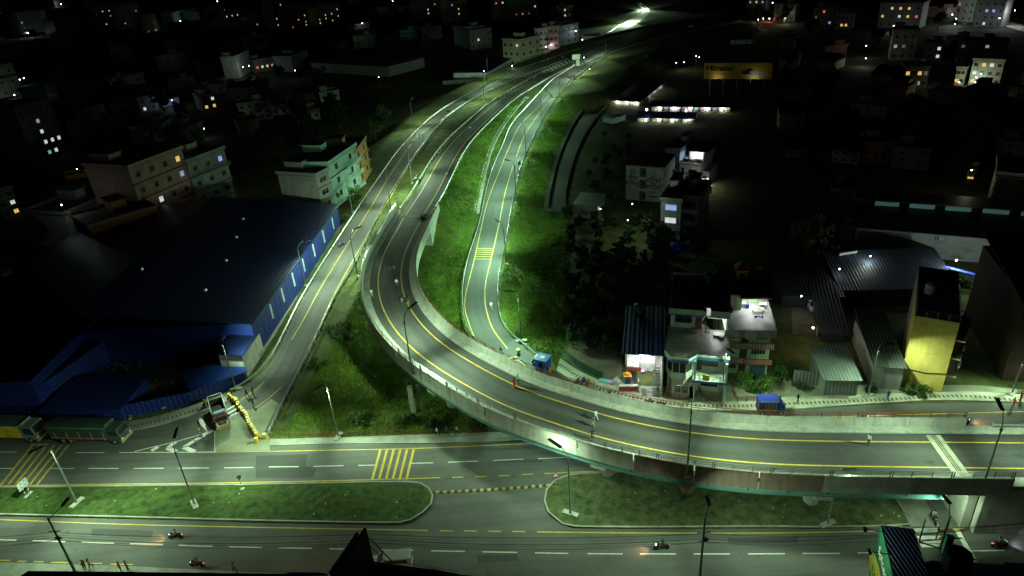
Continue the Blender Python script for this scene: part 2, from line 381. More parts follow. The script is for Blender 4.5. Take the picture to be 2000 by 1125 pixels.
def build_terrain():
    ny, nx = TZ.shape; V = np.stack([GXX.ravel(), GYY.ravel(), TZ.ravel()], 1)
    q = np.arange(ny*nx).reshape(ny, nx); Fq = np.stack([q[:-1, :-1].ravel(), q[:-1, 1:].ravel(), q[1:, 1:].ravel(), q[1:, :-1].ravel()], 1)
    me = bpy.data.meshes.new('terrain'); me.from_pydata(V.tolist(), [], Fq.tolist()); me.materials.append(SOIL)
    me.polygons.foreach_set('use_smooth', [True]*len(me.polygons))
    o = ob('terrain', me); o['kind'] = 'structure'
    # outer ground to the horizon, a frame round the terrain
    mb = MB(); X0, X1, Y0, Y1 = TX0, TX0+(nx-1)*TS, TY0, TY0+(ny-1)*TS; B = 4000; z = -0.01
    for a, b, c, d in ((-B, -B, B, Y0), (-B, Y1, B, B), (-B, Y0, X0, Y1), (X1, Y0, B, Y1)):
        mb.face([(a, b, z), (c, b, z), (c, d, z), (a, d, z)])
    struct('ground', mb, SOILD)
build_terrain()
def poly(name, pxs, z, mt, kind='structure', parent=None, th=0.0):
    P = [G(x, y, z) for x, y in pxs]
    me = bpy.data.meshes.new(name); n = len(P)
    a = sum(P[i].x*P[(i+1) % n].y-P[(i+1) % n].x*P[i].y for i in range(n))
    if a < 0: P = P[::-1]
    V = [tuple(p) for p in P]; fs = [tuple(range(n))]
    if th:
        V += [(p.x, p.y, p.z-th) for p in P]; fs += [(i, n+i, n+(i+1) % n, (i+1) % n) for i in range(n)]
    me.from_pydata(V, [], fs); me.materials.append(mt)
    uvl = me.uv_layers.new(name='UVMap')
    for l in me.loops: v = me.vertices[l.vertex_index].co; uvl.data[l.index].uv = (v.y, v.x)
    o = ob(name, me, parent)
    if kind: o['kind'] = kind
    return o
UPN = [(-250,838),(0,834),(150,842),(245,842),(373,812),(419,792),(452,770),(500,745),(535,760),(524,848),(527,871),(660,867),(847,866),(1000,861),(1080,855),(1200,840),(1330,822),(1500,803),(1593,797),(1751,788),(1900,786),(2000,787),(2250,790)]
MID = [(2250,985),(1760,985),(1064,985),(840,985),(-250,985)]
upper_road = poly('upper_road', UPN+MID, 0.03, A_OLD)
LOWS = [(-250,1093),(0,1098),(260,1106),(500,1118),(760,1128),(1000,1138),(2250,1150)]
lower_road = poly('lower_road', MID[::-1]+LOWS[::-1], 0.034, A_OLD)
poly('near_pavement', LOWS+[(2250,1500),(-250,1500)], 0.10, PAVE)
main_road = ribbon('flyover_carriageway', offset(MC, HALF, 0.0), offset(MC, -HALF, 0.0), A_MAIN, 0.35)
left_ramp = ribbon('left_ramp_road', LLr-[0, 0, 0.02], LRr-[0, 0, 0.02], A_LEFT, 0.35)
right_ramp = ribbon('right_ramp_road', RLr-[0, 0, 0.01], RRr-[0, 0, 0.01], A_RAMP, 0.35)
highway = ribbon('highway', HLr, HRr, A_LEFT, 0.4)
SLIPN = pxline([(1040,690),(1075,718),(1112,742),(1180,772),(1260,795),(1373,801),(1500,801)], 0.045, 2)
SLIPS = pxline([(950,690),(1000,745),(1060,775),(1130,800),(1210,820),(1340,838),(1500,838)], 0.045, 2)
slip_road = ribbon('slip_road', resample(SLIPN, 60), resample(SLIPS, 60), A_RAMP)
OLDL = pxline([(1062,409),(1068,370),(1088,300),(1118,240),(1150,200),(1197,163),(1300,115)], 0.05, 3)
OLDR = pxline([(1112,409),(1113,370),(1132,300),(1160,245),(1195,205),(1250,170),(1360,120)], 0.05, 3)
old_road = ribbon('old_road', resample(OLDL, 60), resample(OLDR, 60), A_DARK)
FARL = pxline([(1187,66),(1215,48),(1245,30),(1254,18),(1240,4)], 0.06, 4); FARR = pxline([(1192,70),(1228,55),(1262,32),(1268,18),(1250,3)], 0.06, 4)
far_road = ribbon('far_road', resample(FARL, 40), resample(FARR, 40), PAVEY)
poly('apron', [(420,881),(420,842),(452,812),(478,801),(500,800),(530,779),(548,790),(524,848),(527,858),(527,881)], 0.075, DUST)
# kerbs, pavements
def kerb(name, line, wd, h, mt, z=0.0):
    mb = MB(); sweep(mb, line, [(wd/2, z), (wd/2, z+h), (-wd/2, z+h), (-wd/2, z)]); return struct(name, mb, mt)
def pave(name, N_, S_, mt, h=0.15):
    A = pxline(N_, h, 2); B = pxline(S_, h, 2); n = 60
    return ribbon(name, resample(A, n), resample(B, n), mt, h+0.05)
pave('north_pavement', [(527,857),(687,853),(927,845),(1000,842),(1100,835),(1230,822)], [(527,870),(660,866),(847,865),(1000,860),(1100,852),(1230,838)], PAVE)
pave('west_pavement', [(-60,812),(100,820),(248,823),(373,793),(440,768)], [(-60,834),(100,840),(245,842),(373,812),(450,781)], PAVE)
pave('east_pavement', [(1094,700),(1135,726),(1195,752),(1260,770),(1320,781),(1427,784),(1527,776),(1700,770),(1873,764),(2000,770),(2200,776)], [(1087,722),(1110,738),(1180,770),(1260,793),(1373,800),(1500,801),(1593,795),(1751,785),(1844,781),(2000,785),(2200,789)], PAVEY)
def tactile(name, pxs):
    C = pxline(pxs, 0.155, 0.5); mb = MB(); d = np.r_[0, np.cumsum(np.linalg.norm(np.diff(C[:, :2], axis=0), axis=1))]
    T = np.gradient(C[:, :2], axis=0); T /= np.linalg.norm(T, axis=1)[:, None]
    for s in np.arange(0, d[-1], 0.62):
        x, y = np.interp(s, d, C[:, 0]), np.interp(s, d, C[:, 1]); tx, ty = np.interp(s, d, T[:, 0]), np.interp(s, d, T[:, 1]); nx_, ny_ = -ty, tx
        q = [(x+tx*a+nx_*b, y+ty*a+ny_*b) for a, b in ((-.13, -.3), (.13, -.3), (.13, .3), (-.13, .3))]
        mb.prism(q, 0.15, 0.168)
    return struct(name, mb, TACT, 'stuff')
tactile('tactile_studs', [(1094,712),(1120,730),(1160,752),(1205,767),(1240,776),(1320,789),(1427,793),(1527,789),(1732,780),(1873,773),(2000,783)])
tactile('tactile_studs', [(160,833),(248,833),(310,822),(373,803),(420,786)])
# islands
ISL = [(-250,953),(0,953),(300,950),(500,948),(640,945),(800,943),(822,946),(838,956),(845,969),(842,986),(826,1002),(802,1017),(780,1022),(713,1022),(500,1018),(240,1011),(0,1006),(-250,1000)]
ISR = [(1130,927),(1112,930),(1082,942),(1068,958),(1064,980),(1071,1001),(1091,1018),(1120,1029),(1240,1031),(1500,1030),(1607,1031),(1777,1025),(1765,1000),(1743,966),(1735,940),(1600,930),(1400,922),(1240,922)]
def island(name, pxs, mt):
    o = poly(name, pxs, 0.22, mt, th=0.2)
    P = [G(x, y, 0.0) for x, y in pxs]; C = catmull([tuple(p) for p in P]+[tuple(P[0])], 1.0)
    k = kerb('kerb', C, 0.2, 0.24, CONC2); return o
island('west_island', ISL, TURF); island('east_island', ISR, DRYTURF)
poly('driveway', [(1748,962),(1798,962),(1836,1028),(1777,1028)], 0.09, PAVE)
# ------------------------------------------------------------------ painted markings
def mark(parent, name, pts, wd, mt, zf=0.0, dz=0.012, step=2.0, raw=False):
    C = pts if raw else (pxline(pts, zf, step) if len(pts) > 2 else np.array([G(x, y, zf(x, y) if callable(zf) else zf) for x, y in pts]))
    mb = strip(MB(), np.array(C), 0, wd, dz); return ob(name, mb.mesh(name, mt), parent)
Z0 = 0.034
for side, nm in ((2.2, 0), (-2.2, 0)):
    mark(main_road, 'edge_line', offset(MC[2:], side), 0.2, YEL, raw=True)
UP, LO = upper_road, lower_road
mark(UP, 'edge_line', [(421,883),(500,882),(660,879),(809,876),(1000,868),(1100,863),(1250,848),(1400,828),(1500,819),(1701,812),(2000,804),(2200,802)], 0.16, YEL, Z0)
mark(UP, 'edge_line', [(-200,950),(0,949),(187,946),(373,944),(500,942),(727,937),(860,933)], 0.16, YEL, Z0)
mark(UP, 'edge_line', [(1063,925),(1150,921),(1240,916),(1400,900),(1700,880)], 0.16, YEL, Z0)
mark(UP, 'edge_line', [(233,884),(421,883)], 0.14, WHI, Z0)
for a, b, y0, y1 in ((883,905,932.5,932),(928,951,931,930.5),(973,996,929.5,928.5),(1018,1041,927,926)): mark(UP, 'give_way_dash', [(a,y0),(b,y1)], 0.16, YEL, Z0)
for a, b, y0, y1 in ((-60,28,915,915),(98,144,915,915),(173,232,915,915),(261,320,915,914.5),(349,408,914.5,914),(438,495,914,913),(525,583,912,911.5),(612,671,911,909.5),(700,732,909,908.5),(803,846,905,904),(875,934,903,900.5),(963,1022,899.5,897),(1051,1110,896,893),(1863,1899,834,834),(1928,1988,833,832)): mark(UP, 'lane_dash', [(a,y0),(b,y1)], 0.15, WHI, Z0)
for a, b, y in ((-60,32,883),(60,95,868),(148,204,884)): mark(UP, 'lane_dash', [(a,y),(b,y)], 0.15, WHI, Z0)
mark(LO, 'edge_line', [(-200,1010),(0,1015),(240,1024),(500,1030),(836,1036)], 0.16, YEL, Z0)
mark(LO, 'edge_line', [(1049,1039),(1250,1041),(1500,1041),(1724,1037),(2000,1028),(2200,1020)], 0.16, YEL, Z0)
for a, b in ((859,884),(906,931),(954,979),(1001,1026)): mark(LO, 'give_way_dash', [(a,1036.5+(a-859)*.01),(b,1037+(a-859)*.01)], 0.17, YEL, Z0)
for a, b, y0, y1 in ((-60,32,1052.5,1055),(64,127,1056,1058),(159,223,1059,1061),(254,318,1062,1064),(349,415,1065,1067),(447,512,1068,1069.5),(544,609,1070,1071),(643,708,1072,1073),(745,808,1074,1075),(842,908,1076,1077),(942,1010,1078,1079),(1045,1110,1080,1081),(1147,1216,1081.5,1082),(1250,1320,1082,1082),(1355,1426,1082,1082),(1461,1533,1082,1081.5),(1568,1641,1081,1081),(1675,1745,1080,1079.5),(1897,1963,1076,1075)): mark(LO, 'lane_dash', [(a,y0),(b,y1)], 0.15, WHI, Z0)
for a, b, y in ((-20,20,1094),(35,52,1096),(66,85,1097),(100,140,1098.5),(155,200,1100),(215,260,1102)): mark(LO, 'edge_dash', [(a,y),(b,y+.6)], 0.15, YEL, Z0)
for i in range(6): mark(UP, 'rumble_bar', [(2+14*i,947),(64+14*i,869)], 0.32, YEL, Z0)
for i in range(6): mark(UP, 'rumble_bar', [(743+13*i,878),(727+13.3*i,937)], 0.34, YEL, Z0)
for y0, xa, xb in ((485,931,963.5),(488.4,930.5,963),(492.6,929.5,962),(496.6,928.6,961),(501,927.8,960),(505.8,926.8,959)): mark(right_ramp, 'rumble_bar', [(xa,y0),(xb,y0+.3)], 0.22, YEL, zr)
for i in range(6): mark(right_ramp, 'rumble_bar', [(945+10*i,684+4.5*i),(981+7*i,672.5+6*i)], 0.28, YEL, 0.09)
mark(right_ramp, 'edge_line', [(1107,148),(1057,203),(1016,245),(993,291),(975,335),(953,392),(940,445),(927,504),(913,560),(908,585),(909,610),(927,659),(948,688)], 0.18, YEL, zr)
mark(right_ramp, 'edge_line', [(1182,110),(1136,148),(1116,160),(1067,205),(1040,240),(1021,272),(991,360),(973,445),(959,507),(949,550),(947,585),(951,610),(964,645),(1000,691),(1027,716)], 0.18, YEL, zr)
mark(left_ramp, 'edge_line', [(1000,152),(940,183),(880,220),(820,263),(804,280),(760,345),(729,397),(680,475),(627,561),(595,620),(567,668),(535,720),(505,757),(470,782)], 0.17, YEL, zl)
mark(left_ramp, 'edge_line', [(795,330),(767,378),(740,421),(700,490),(651,579),(615,656),(585,713),(553,753),(525,778),(500,796),(455,822)], 0.17, YEL, zl)
for pts_ in ([(263,882),(347,862),(419,841)],): mark(UP, 'hatching_outline', pts_, 0.18, WHI, Z0, 0.03, 8)
mark(UP, 'hatching_outline', [(420,841),(420.5,882)], 0.2, WHI, Z0, 0.034)
for pts_ in ([(309,873),(296,881)], [(344,863.5),(327,875)], [(327,875),(344,882.5)], [(411,843),(359,873.5)], [(359,873.5),(380,882.5)], [(388,818),(409,842)]): mark(UP, 'chevron_bar', pts_, 0.7, WHI, Z0, 0.038)
for i in range(5): mark(UP, 'crossing_bar', [(440+3.5*i,803+6*i),(466+4*i,788+6.5*i)], 0.35, WHI, Z0, 0.034)
for y in (1037,): mark(LO, 'crossing_bar', [(1787,y),(1833,y-.5)], 0.75, WHI, Z0)
for i in range(3): mark(LO, 'crossing_bar', [(1792+3*i,1050+8*i),(1838+3*i,1049.5+8*i)], 0.5, WHI, Z0)
mark(LO, 'stop_line', [(1868,1033),(1904,1097)], 0.55, WHI, Z0)
PATCH = asphalt('repair patch asphalt', (0.055, 0.057, 0.055), (0.08, 0.083, 0.08))
for pxs in ([(500,890),(600,887),(597,910),(618,916),(612,932),(560,934),(500,934)], [(968,899),(1060,897),(1062,903),(970,904)], [(930,1085),(1010,1083),(1015,1095),(935,1098)], [(180,1032),(300,1037),(296,1050),(178,1046)], [(1420,1050),(1560,1049),(1558,1060),(1424,1062)]): poly('repair_patch', pxs, 0.04, PATCH)
# checkered speed table
sp = pxline([(844,962),(900,959.5),(950,957),(1000,953.5),(1074,947.5)], Z0, 1)
n_blk = 32; Lsp = length(sp)
table = thing('speed_table', 'black and yellow chequered rumble strip across the gap between the two grass islands', 'speed bump', tuple(sp[len(sp)//2]))
for i in range(n_blk):
    c = cutline(sp, i*Lsp/n_blk+0.02, (i+1)*Lsp/n_blk-0.02); mb = MB(); sweep(mb, c, [(0.28, 0), (0.18, 0.07), (-0.18, 0.07), (-0.28, 0)])
    wpart('block', mb, mat('worn yellow block', (.42,.33,.08), .7, var=.4, scale=2) if i % 2 else mat('worn black block', (.045,.05,.045), .8), table)
# merge area markings
def zh(x, y): return 5.0
HWY = highway
mark(HWY, 'median_line', [(1127,112),(1150,102),(1183,89),(1215,77),(1260,62)], 0.25, WHI, zh, 0.03)
mark(HWY, 'median_line', [(1128,114.5),(1150,104.5),(1185,91),(1217,79),(1262,64)], 0.25, WHI, zh, 0.03)
mark(HWY, 'gore_line', [(1060,134),(1090,121.5),(1125,111.5)], 0.35, WHI, zh, 0.06); mark(HWY, 'gore_line', [(1060,145),(1090,132),(1120,119)], 0.35, WHI, zh, 0.06)
for i in range(9): mark(HWY, 'gore_bar', [(1059+7.2*i,138.5-3.1*i),(1065+7.2*i,142-3.0*i)], 1.0, WHI, zh, 0.07)
mark(HWY, 'gore_line', [(1132,121.5),(1160,109),(1185,96)], 0.3, WHI, zh, 0.06); mark(HWY, 'gore_line', [(1144,123),(1165,112),(1190,98),(1225,84)], 0.3, WHI, zh, 0.06)
for i in range(13): mark(HWY, 'gore_bar', [(1130+4.4*i,124-1.9*i),(1136+4.2*i,128-2.25*i)], 0.75, WHI, zh, 0.07)
# ------------------------------------------------------------------ the flyover
FC = MC[I_ABN-3:I_ABE+4]; FL = length(FC[:, :2]); mid = FC[len(FC)//2]
fly = thing('flyover', 'curved concrete flyover with grey parapets and teal steel girder that crosses the upper road', 'flyover', (mid[0], mid[1], 0))
mb = MB(); sweep(mb, FC, [(5.36, -0.02), (5.36, -1.15), (4.9, -1.25), (-4.9, -1.25), (-5.36, -1.15), (-5.36, -0.02)]); wpart('deck_slab', mb, CONC, fly)
for sgn in (1, -1):
    mb = MB(); a, b = (HALF, HALF+1.24) if sgn > 0 else (-HALF-1.24, -HALF)
    sweep(mb, FC, [(b, -.01), (b, 0.17), (a, 0.17), (a, -.01)]); wpart('kerb', mb, CONC, fly)
NPAN = int(FL/6.3); pl_ = FL/NPAN
for sgn in (1, -1):
    for i in range(NPAN):
        c = cutline(FC, i*pl_+0.025, (i+1)*pl_-0.025); mb = MB()
        if sgn > 0: pr = [(5.36, 0.0), (5.36, 1.28), (5.08, 1.28), (4.99, 0.3), (4.99, 0.0)]
        else: pr = [(-4.99, 0.0), (-4.99, 0.3), (-5.08, 1.28), (-5.39, 1.28), (-5.39, -0.0)]
        sweep(mb, c, pr); wpart('parapet_panel', mb, CONC if (sgn > 0 or c[0][0] < 12) else WARMC if c[0][0] < 33 else CONC2, fly)
        if sgn < 0:
            mb = MB(); sweep(mb, c, [(-5.365, -1.1), (-5.365, -0.03), (-5.40, -0.03), (-5.40, -1.1)]); wpart('fascia_panel', mb, CONC if c[0][0] < 12 else WARMC if c[0][0] < 33 else CONC2, fly)
mb = MB(); sweep(mb, cutline(FC, 5, FL-6), [(-4.35, -2.35), (-4.6, -2.35), (-4.6, -1.26), (-4.35, -1.26)]); sweep(mb, cutline(FC, 5, FL-6), [(-4.2, -2.42), (-4.75, -2.42), (-4.75, -2.35), (-4.2, -2.35)]); wpart('girder', mb, TEAL, fly)
mb = MB(); sweep(mb, cutline(FC, 5, FL-6), [(4.6, -2.4), (4.3, -2.4), (4.3, -1.26), (4.6, -1.26)]); wpart('girder', mb, TEAL, fly)
for o_ in (-1.5, 1.5):
    mb = MB(); sweep(mb, cutline(FC, 5, FL-6), [(o_+.15, -2.4), (o_-.15, -2.4), (o_-.15, -1.26), (o_+.15, -1.26)]); wpart('girder', mb, TEAL, fly)
# splice bolts on the outer girder
bolt = MB().cbox((0, 0, 0), (0.16, 0.16, 0.3)).mesh('splice_plate', BLK)
for s in np.arange(8, FL-8, 4.2):
    c = cutline(FC, s, s+0.5); q = offset(c, -4.68)[0]; o = ob('splice_plate', bolt, fly, (q[0]-fly.location.x, q[1]-fly.location.y, q[2]-1.8))
# railings
post_me = MB().box(-.035, -.035, 0, .035, .035, 0.8).mesh('rail_post', RUST)
post2_me = MB().box(-.16, -.04, 0, -.09, .04, 0.85).box(.09, -.04, 0, .16, .04, 0.85).mesh('rail_post', RUST)
grey_me = MB().box(-.035, -.035, 0, .035, .035, 0.85).mesh('rail_post', STEEL)
for sgn in (1, -1):
    R_ = offset(FC, 5.22*sgn, 1.28); d0 = length(R_[:, :2]); mb = MB()
    for zz in ((0.78, 0.42) if sgn > 0 else (0.84, 0.62, 0.42, 0.22)): sweep(mb, R_, [(.025, zz-.03), (.025, zz+.03), (-.025, zz+.03), (-.025, zz-.03)])
    wpart('hand_rail', mb, RUST if sgn > 0 else STEEL, fly)
    n = int(d0/2.1)
    for i in range(n+1):
        c = cutline(R_, min(i*d0/n, d0-.2), min(i*d0/n+.2, d0)); q = c[0]; t = c[-1]-c[0]; rz = math.atan2(t[1], t[0])
        me = (post2_me if i % 3 == 0 else (post_me if sgn > 0 else grey_me))
        ob('rail_post', me, fly, (q[0]-fly.location.x, q[1]-fly.location.y, q[2]), rz)
# expansion joints
for I, nm in ((I_ABN, 0), (I_ABE, 1)):
    P_ = (G(765,421,7.0), G(842,424,7.0)) if nm == 0 else (G(1822,850,7.0), G(1882,932,7.0))
    t = (P_[1]-P_[0]).normalized(); nn = Vector((-t.y, t.x, 0))
    if nm == 0: P_ = (P_[0]+t*0.6, P_[1]-t*0.6)
    w_ = 0.45 if nm == 0 else 0.85
    mb = MB(); mb.face([P_[0]+nn*w_+Vector((0,0,.014)), P_[0]-nn*w_+Vector((0,0,.014)), P_[1]-nn*w_+Vector((0,0,.014)), P_[1]+nn*w_+Vector((0,0,.014))]); wpart('expansion_joint', mb, PAVEY, fly)
    for k in ((-.1, .1) if nm == 0 else (-.22, 0, .22)):
        mb = MB(); mb.face([P_[0]+nn*(k+.05)+Vector((0,0,.022)), P_[0]+nn*(k-.05)+Vector((0,0,.022)), P_[1]+nn*(k-.05)+Vector((0,0,.022)), P_[1]+nn*(k+.05)+Vector((0,0,.022))]); wpart('joint_seal', mb, DARKM, fly)
# piers
def pier(pxx, pxy, label_mat, w=3.4, d=1.7, capw=9.2, cap=True, sh=0.0):
    P_ = G(pxx, pxy, 7.0); i = idx_near(FC, P_); q = FC[i]; t = FC[min(i+2, len(FC)-1)]-FC[i-2]; rz = math.atan2(t[1], t[0])
    M = Matrix.Translation((q[0], q[1], 0)) @ Matrix.Rotation(rz, 4, 'Z')
    mb = MB(); prof = [(math.cos(a)*d/2*(1.0), (w/2-d/2)*(1 if math.sin(a) > 0 else -1)+math.sin(a)*d/2) for a in np.linspace(0.01, 2*math.pi-0.3, 20)]
    k = len(mb.v); mb.prism([(x, y) for x, y in prof], 0, 4.3 - sh); mb.v = [tuple(M @ Vector(p)) for p in mb.v]; wpart('pier_shaft', mb, label_mat, fly)
    mb = MB(); kk = capw/2
    mb2 = MB(); mb2.ext([(-w/2, 3.2), (w/2, 3.2), (kk, 3.9), (kk, 4.55), (-kk, 4.55), (-kk, 3.9)], -1.0, 1.0); mb2.v = [tuple(M @ Vector(p)) for p in mb2.v]
    wpart('pier_cap', mb2, label_mat, fly)
pier(1352, 905, WARMC); pier(880, 715, CONC2, 3.8, 2.4); pier(1190, 835, CONC2); pier(752, 560, CONC2); pier(1600, 890, CONC2)
# two slender props beside the second pier
for a, b, c_, d_ in ((808, 805, 0.75, 4.8), (822, 800, 0.45, 4.6)):
    P_ = G(a, b, 0); mb = MB().box(P_.x-c_/2, P_.y-c_/2, 0, P_.x+c_/2, P_.y+c_/2, d_); wpart('prop', mb, CONC2, fly)
# abutments and retaining walls
def wall_thing(name, label, cat, A, B, z0, z1, th, mt, n=1, panel='panel', gap=0.03):
    A = Vector(A); B = Vector(B); t = (B-A); L_ = t.length; rz = math.atan2(t.y, t.x)
    o = thing(name, label, cat, (A.x, A.y, z0), rz)
    mb = MB().box(0, 0.06, 0, L_, th, z1-z0); part('core', mb, mt, o)
    me = MB().box(gap/2, 0, 0, L_/n-gap/2, 0.08, z1-z0).mesh(panel, mt)
    for i in range(n): ob(panel, me, o, (i*L_/n, 0, 0))
    return o
q = offset(MC, 5.3)[I_ABN-4]; q1 = offset(MC, 5.3)[I_ABN+5]
wall_thing('abutment_wall', 'pale concrete wing wall under the north end of the flyover beside the grass slope', 'retaining wall', (q1[0], q1[1], 0), (q[0], q[1], 0), 0, 5.9, 0.6, CONC, 4)
qa = offset(MC, 5.0)[I_ABN+5]; qb = offset(MC, -5.0)[I_ABN+5]
wall_thing('abutment', 'concrete abutment face below the north expansion joint of the flyover', 'abutment', (qb[0], qb[1], 0), (qa[0], qa[1], 0), 0, 5.7, 1.2, CONC2, 3)
E0 = offset(MC, -5.2)[I_ABE+2]; E1 = offset(MC, -5.2)[-1]
wall_thing('retaining_wall', 'tall stained concrete panel wall that carries the flyover approach at the right edge', 'retaining wall', (E0[0]-1, E0[1], 0), (E1[0], E1[1], 0), 0, 6.75, 0.8, CONC2, 16)
E2 = offset(MC, 5.2)[I_ABE+2]; E3 = offset(MC, 5.2)[-1]
wall_thing('retaining_wall', 'concrete panel wall along the service road below the right end of the flyover approach', 'retaining wall', (E3[0], E3[1], 0), (E2[0], E2[1], 0), 0, 6.75, 0.8, CONC2, 16)
wall_thing('abutment', 'dark abutment face at the head of the concrete driveway under the flyover', 'abutment', (E0[0]-1, E0[1]+.8, 0), (E2[0]-1, E2[1], 0), 0, 5.6, 1.0, CONC2, 3)
ap = ribbon('approach_verge', offset(MC[I_ABE+3:], 5.2, 0.1), offset(MC[I_ABE+3:], HALF, 0.1), CONC, 0.3); ap2 = ribbon('approach_verge', offset(MC[I_ABE+3:], -HALF, 0.1), offset(MC[I_ABE+3:], -5.2, 0.1), CONC, 0.3)
wall_thing('low_wall', 'low concrete block wall between the ramp guard rail and the flyover north end', 'wall', G(868,282,5), G(905,240,5), 4.5, 4.9, 0.25, CONC2, 8) if False else None
# ------------------------------------------------------------------ guard rails
gp_me = MB().box(-.07, -.07, -.3, .07, .07, .78).mesh('post', STEEL)
def guard(label, C, gap=4.0, flip=1, mt=STEEL, zoff=0.0):
    C = C.copy(); C[:, 2] += zoff; L_ = length(C[:, :2]); m_ = C[len(C)//2]
    g = thing('guard_rail', label, 'guard rail', tuple(m_))
    f = flip; mb = MB(); sweep(mb, C, [(0, .42), (.07*f, .50), (0, .59), (.07*f, .68), (0, .76), (.03*f, .76), (.1*f, .68), (.03*f, .59), (.1*f, .50), (.03*f, .42)])
    wpart('beam', mb, mt, g)
    n = max(1, int(L_/gap))
    for i in range(n+1):
        c = cutline(C, min(i*L_/n, L_-.3), min(i*L_/n+.3, L_)); q = c[0]; t = c[1]-c[0]
        q = q+np.array([-t[1], t[0], 0])/np.linalg.norm(t[:2])*(-.1*f)
        ob('post', gp_me, g, (q[0]-m_[0], q[1]-m_[1], q[2]-m_[2]), math.atan2(t[1], t[0]))
    return g
guard('guard rail along the outer west side of the left ramp road', offset(LLr, -0.1)[2:], 4, 1)
guard('guard rail with dark posts between the left ramp road and the grass', offset(LRr, 0.15)[4:], 3.2, -1)
guard('guard rail on the west side of the main carriageway above the narrow grass strip', offset(MC[3:I_ABN-2], -HALF-.7), 4, 1)
guard('guard rail on the east side of the main carriageway above the wide bright grass slope', offset(MC[6:I_ABN-2], HALF+.7), 3, -1)
guard('shiny guard rail on the west side of the right ramp road', offset(RLr, -0.2)[2:-2], 4, 1)
guard('guard rail on the east side of the right ramp road next to the lamp poles', offset(RRr, 0.2)[3:], 4, -1)
guard('double guard rail beyond the end of the inner parapet at the right edge', offset(MC[I_ABE+5:], HALF+1.0), 3, -1)
guard('guard rail on top of the retaining wall at the right edge', offset(MC[I_ABE+5:], -HALF-1.3), 2.5, 1)
guard('guard rail along the south side of the dark highway beyond the merge', offset(HRr[14:], 0.3), 4, -1)
guard('guard rail along the north side of the dark highway beyond the merge', offset(HLr[20:], -0.3), 4, 1)
guard('brightly lit railing of the far curved road at the top', offset(resample(FARL, 40), -.2), 6, 1)
# rusty pipe fence above the north pavement
def pipe_fence(label, pts, zf, h, gap, rails, mt, pn='post'):
    C = pxline(pts, zf, 2); m_ = C[len(C)//2]; g = thing('railing', label, 'railing', tuple(m_)); mb = MB()
    for zz in rails: sweep(mb, C, [(.03, zz-.03), (.03, zz+.03), (-.03, zz+.03), (-.03, zz-.03)])
    wpart('rail', mb, mt, g); L_ = length(C[:, :2]); n = int(L_/gap); me = MB().box(-.04, -.04, -.1, .04, .04, h).mesh(pn, mt)
    for i in range(n+1):
        q = cutline(C, min(i*L_/n, L_-.3), L_)[0]; ob(pn, me, g, (q[0]-m_[0], q[1]-m_[1], q[2]-m_[2]))
    return g
pipe_fence('rusty pipe railing along the back of the north pavement below the grass triangle', [(527,857),(687,853),(927,845),(1000,842),(1080,837)], 0.15, 1.0, 3.0, (0.97, .5), RUST)
pipe_fence('short brown railing in front of the teal and white house', [(1298,776),(1345,783),(1345,789)], 0.15, 1.0, 1.6, (.95, .6, .3), RUST)
pipe_fence('brown railing around the bushes beside the pale green house', [(1429,764),(1440,786),(1476,784)], 0.15, 1.1, 1.2, (1.0, .75, .5, .25), RUST)
pipe_fence('brown railing that curves round the entrance of the white house', [(1364,762),(1372,778),(1380,784),(1415,783)], 0.15, 1.1, 1.2, (1.0, .75, .5, .25), RUST)
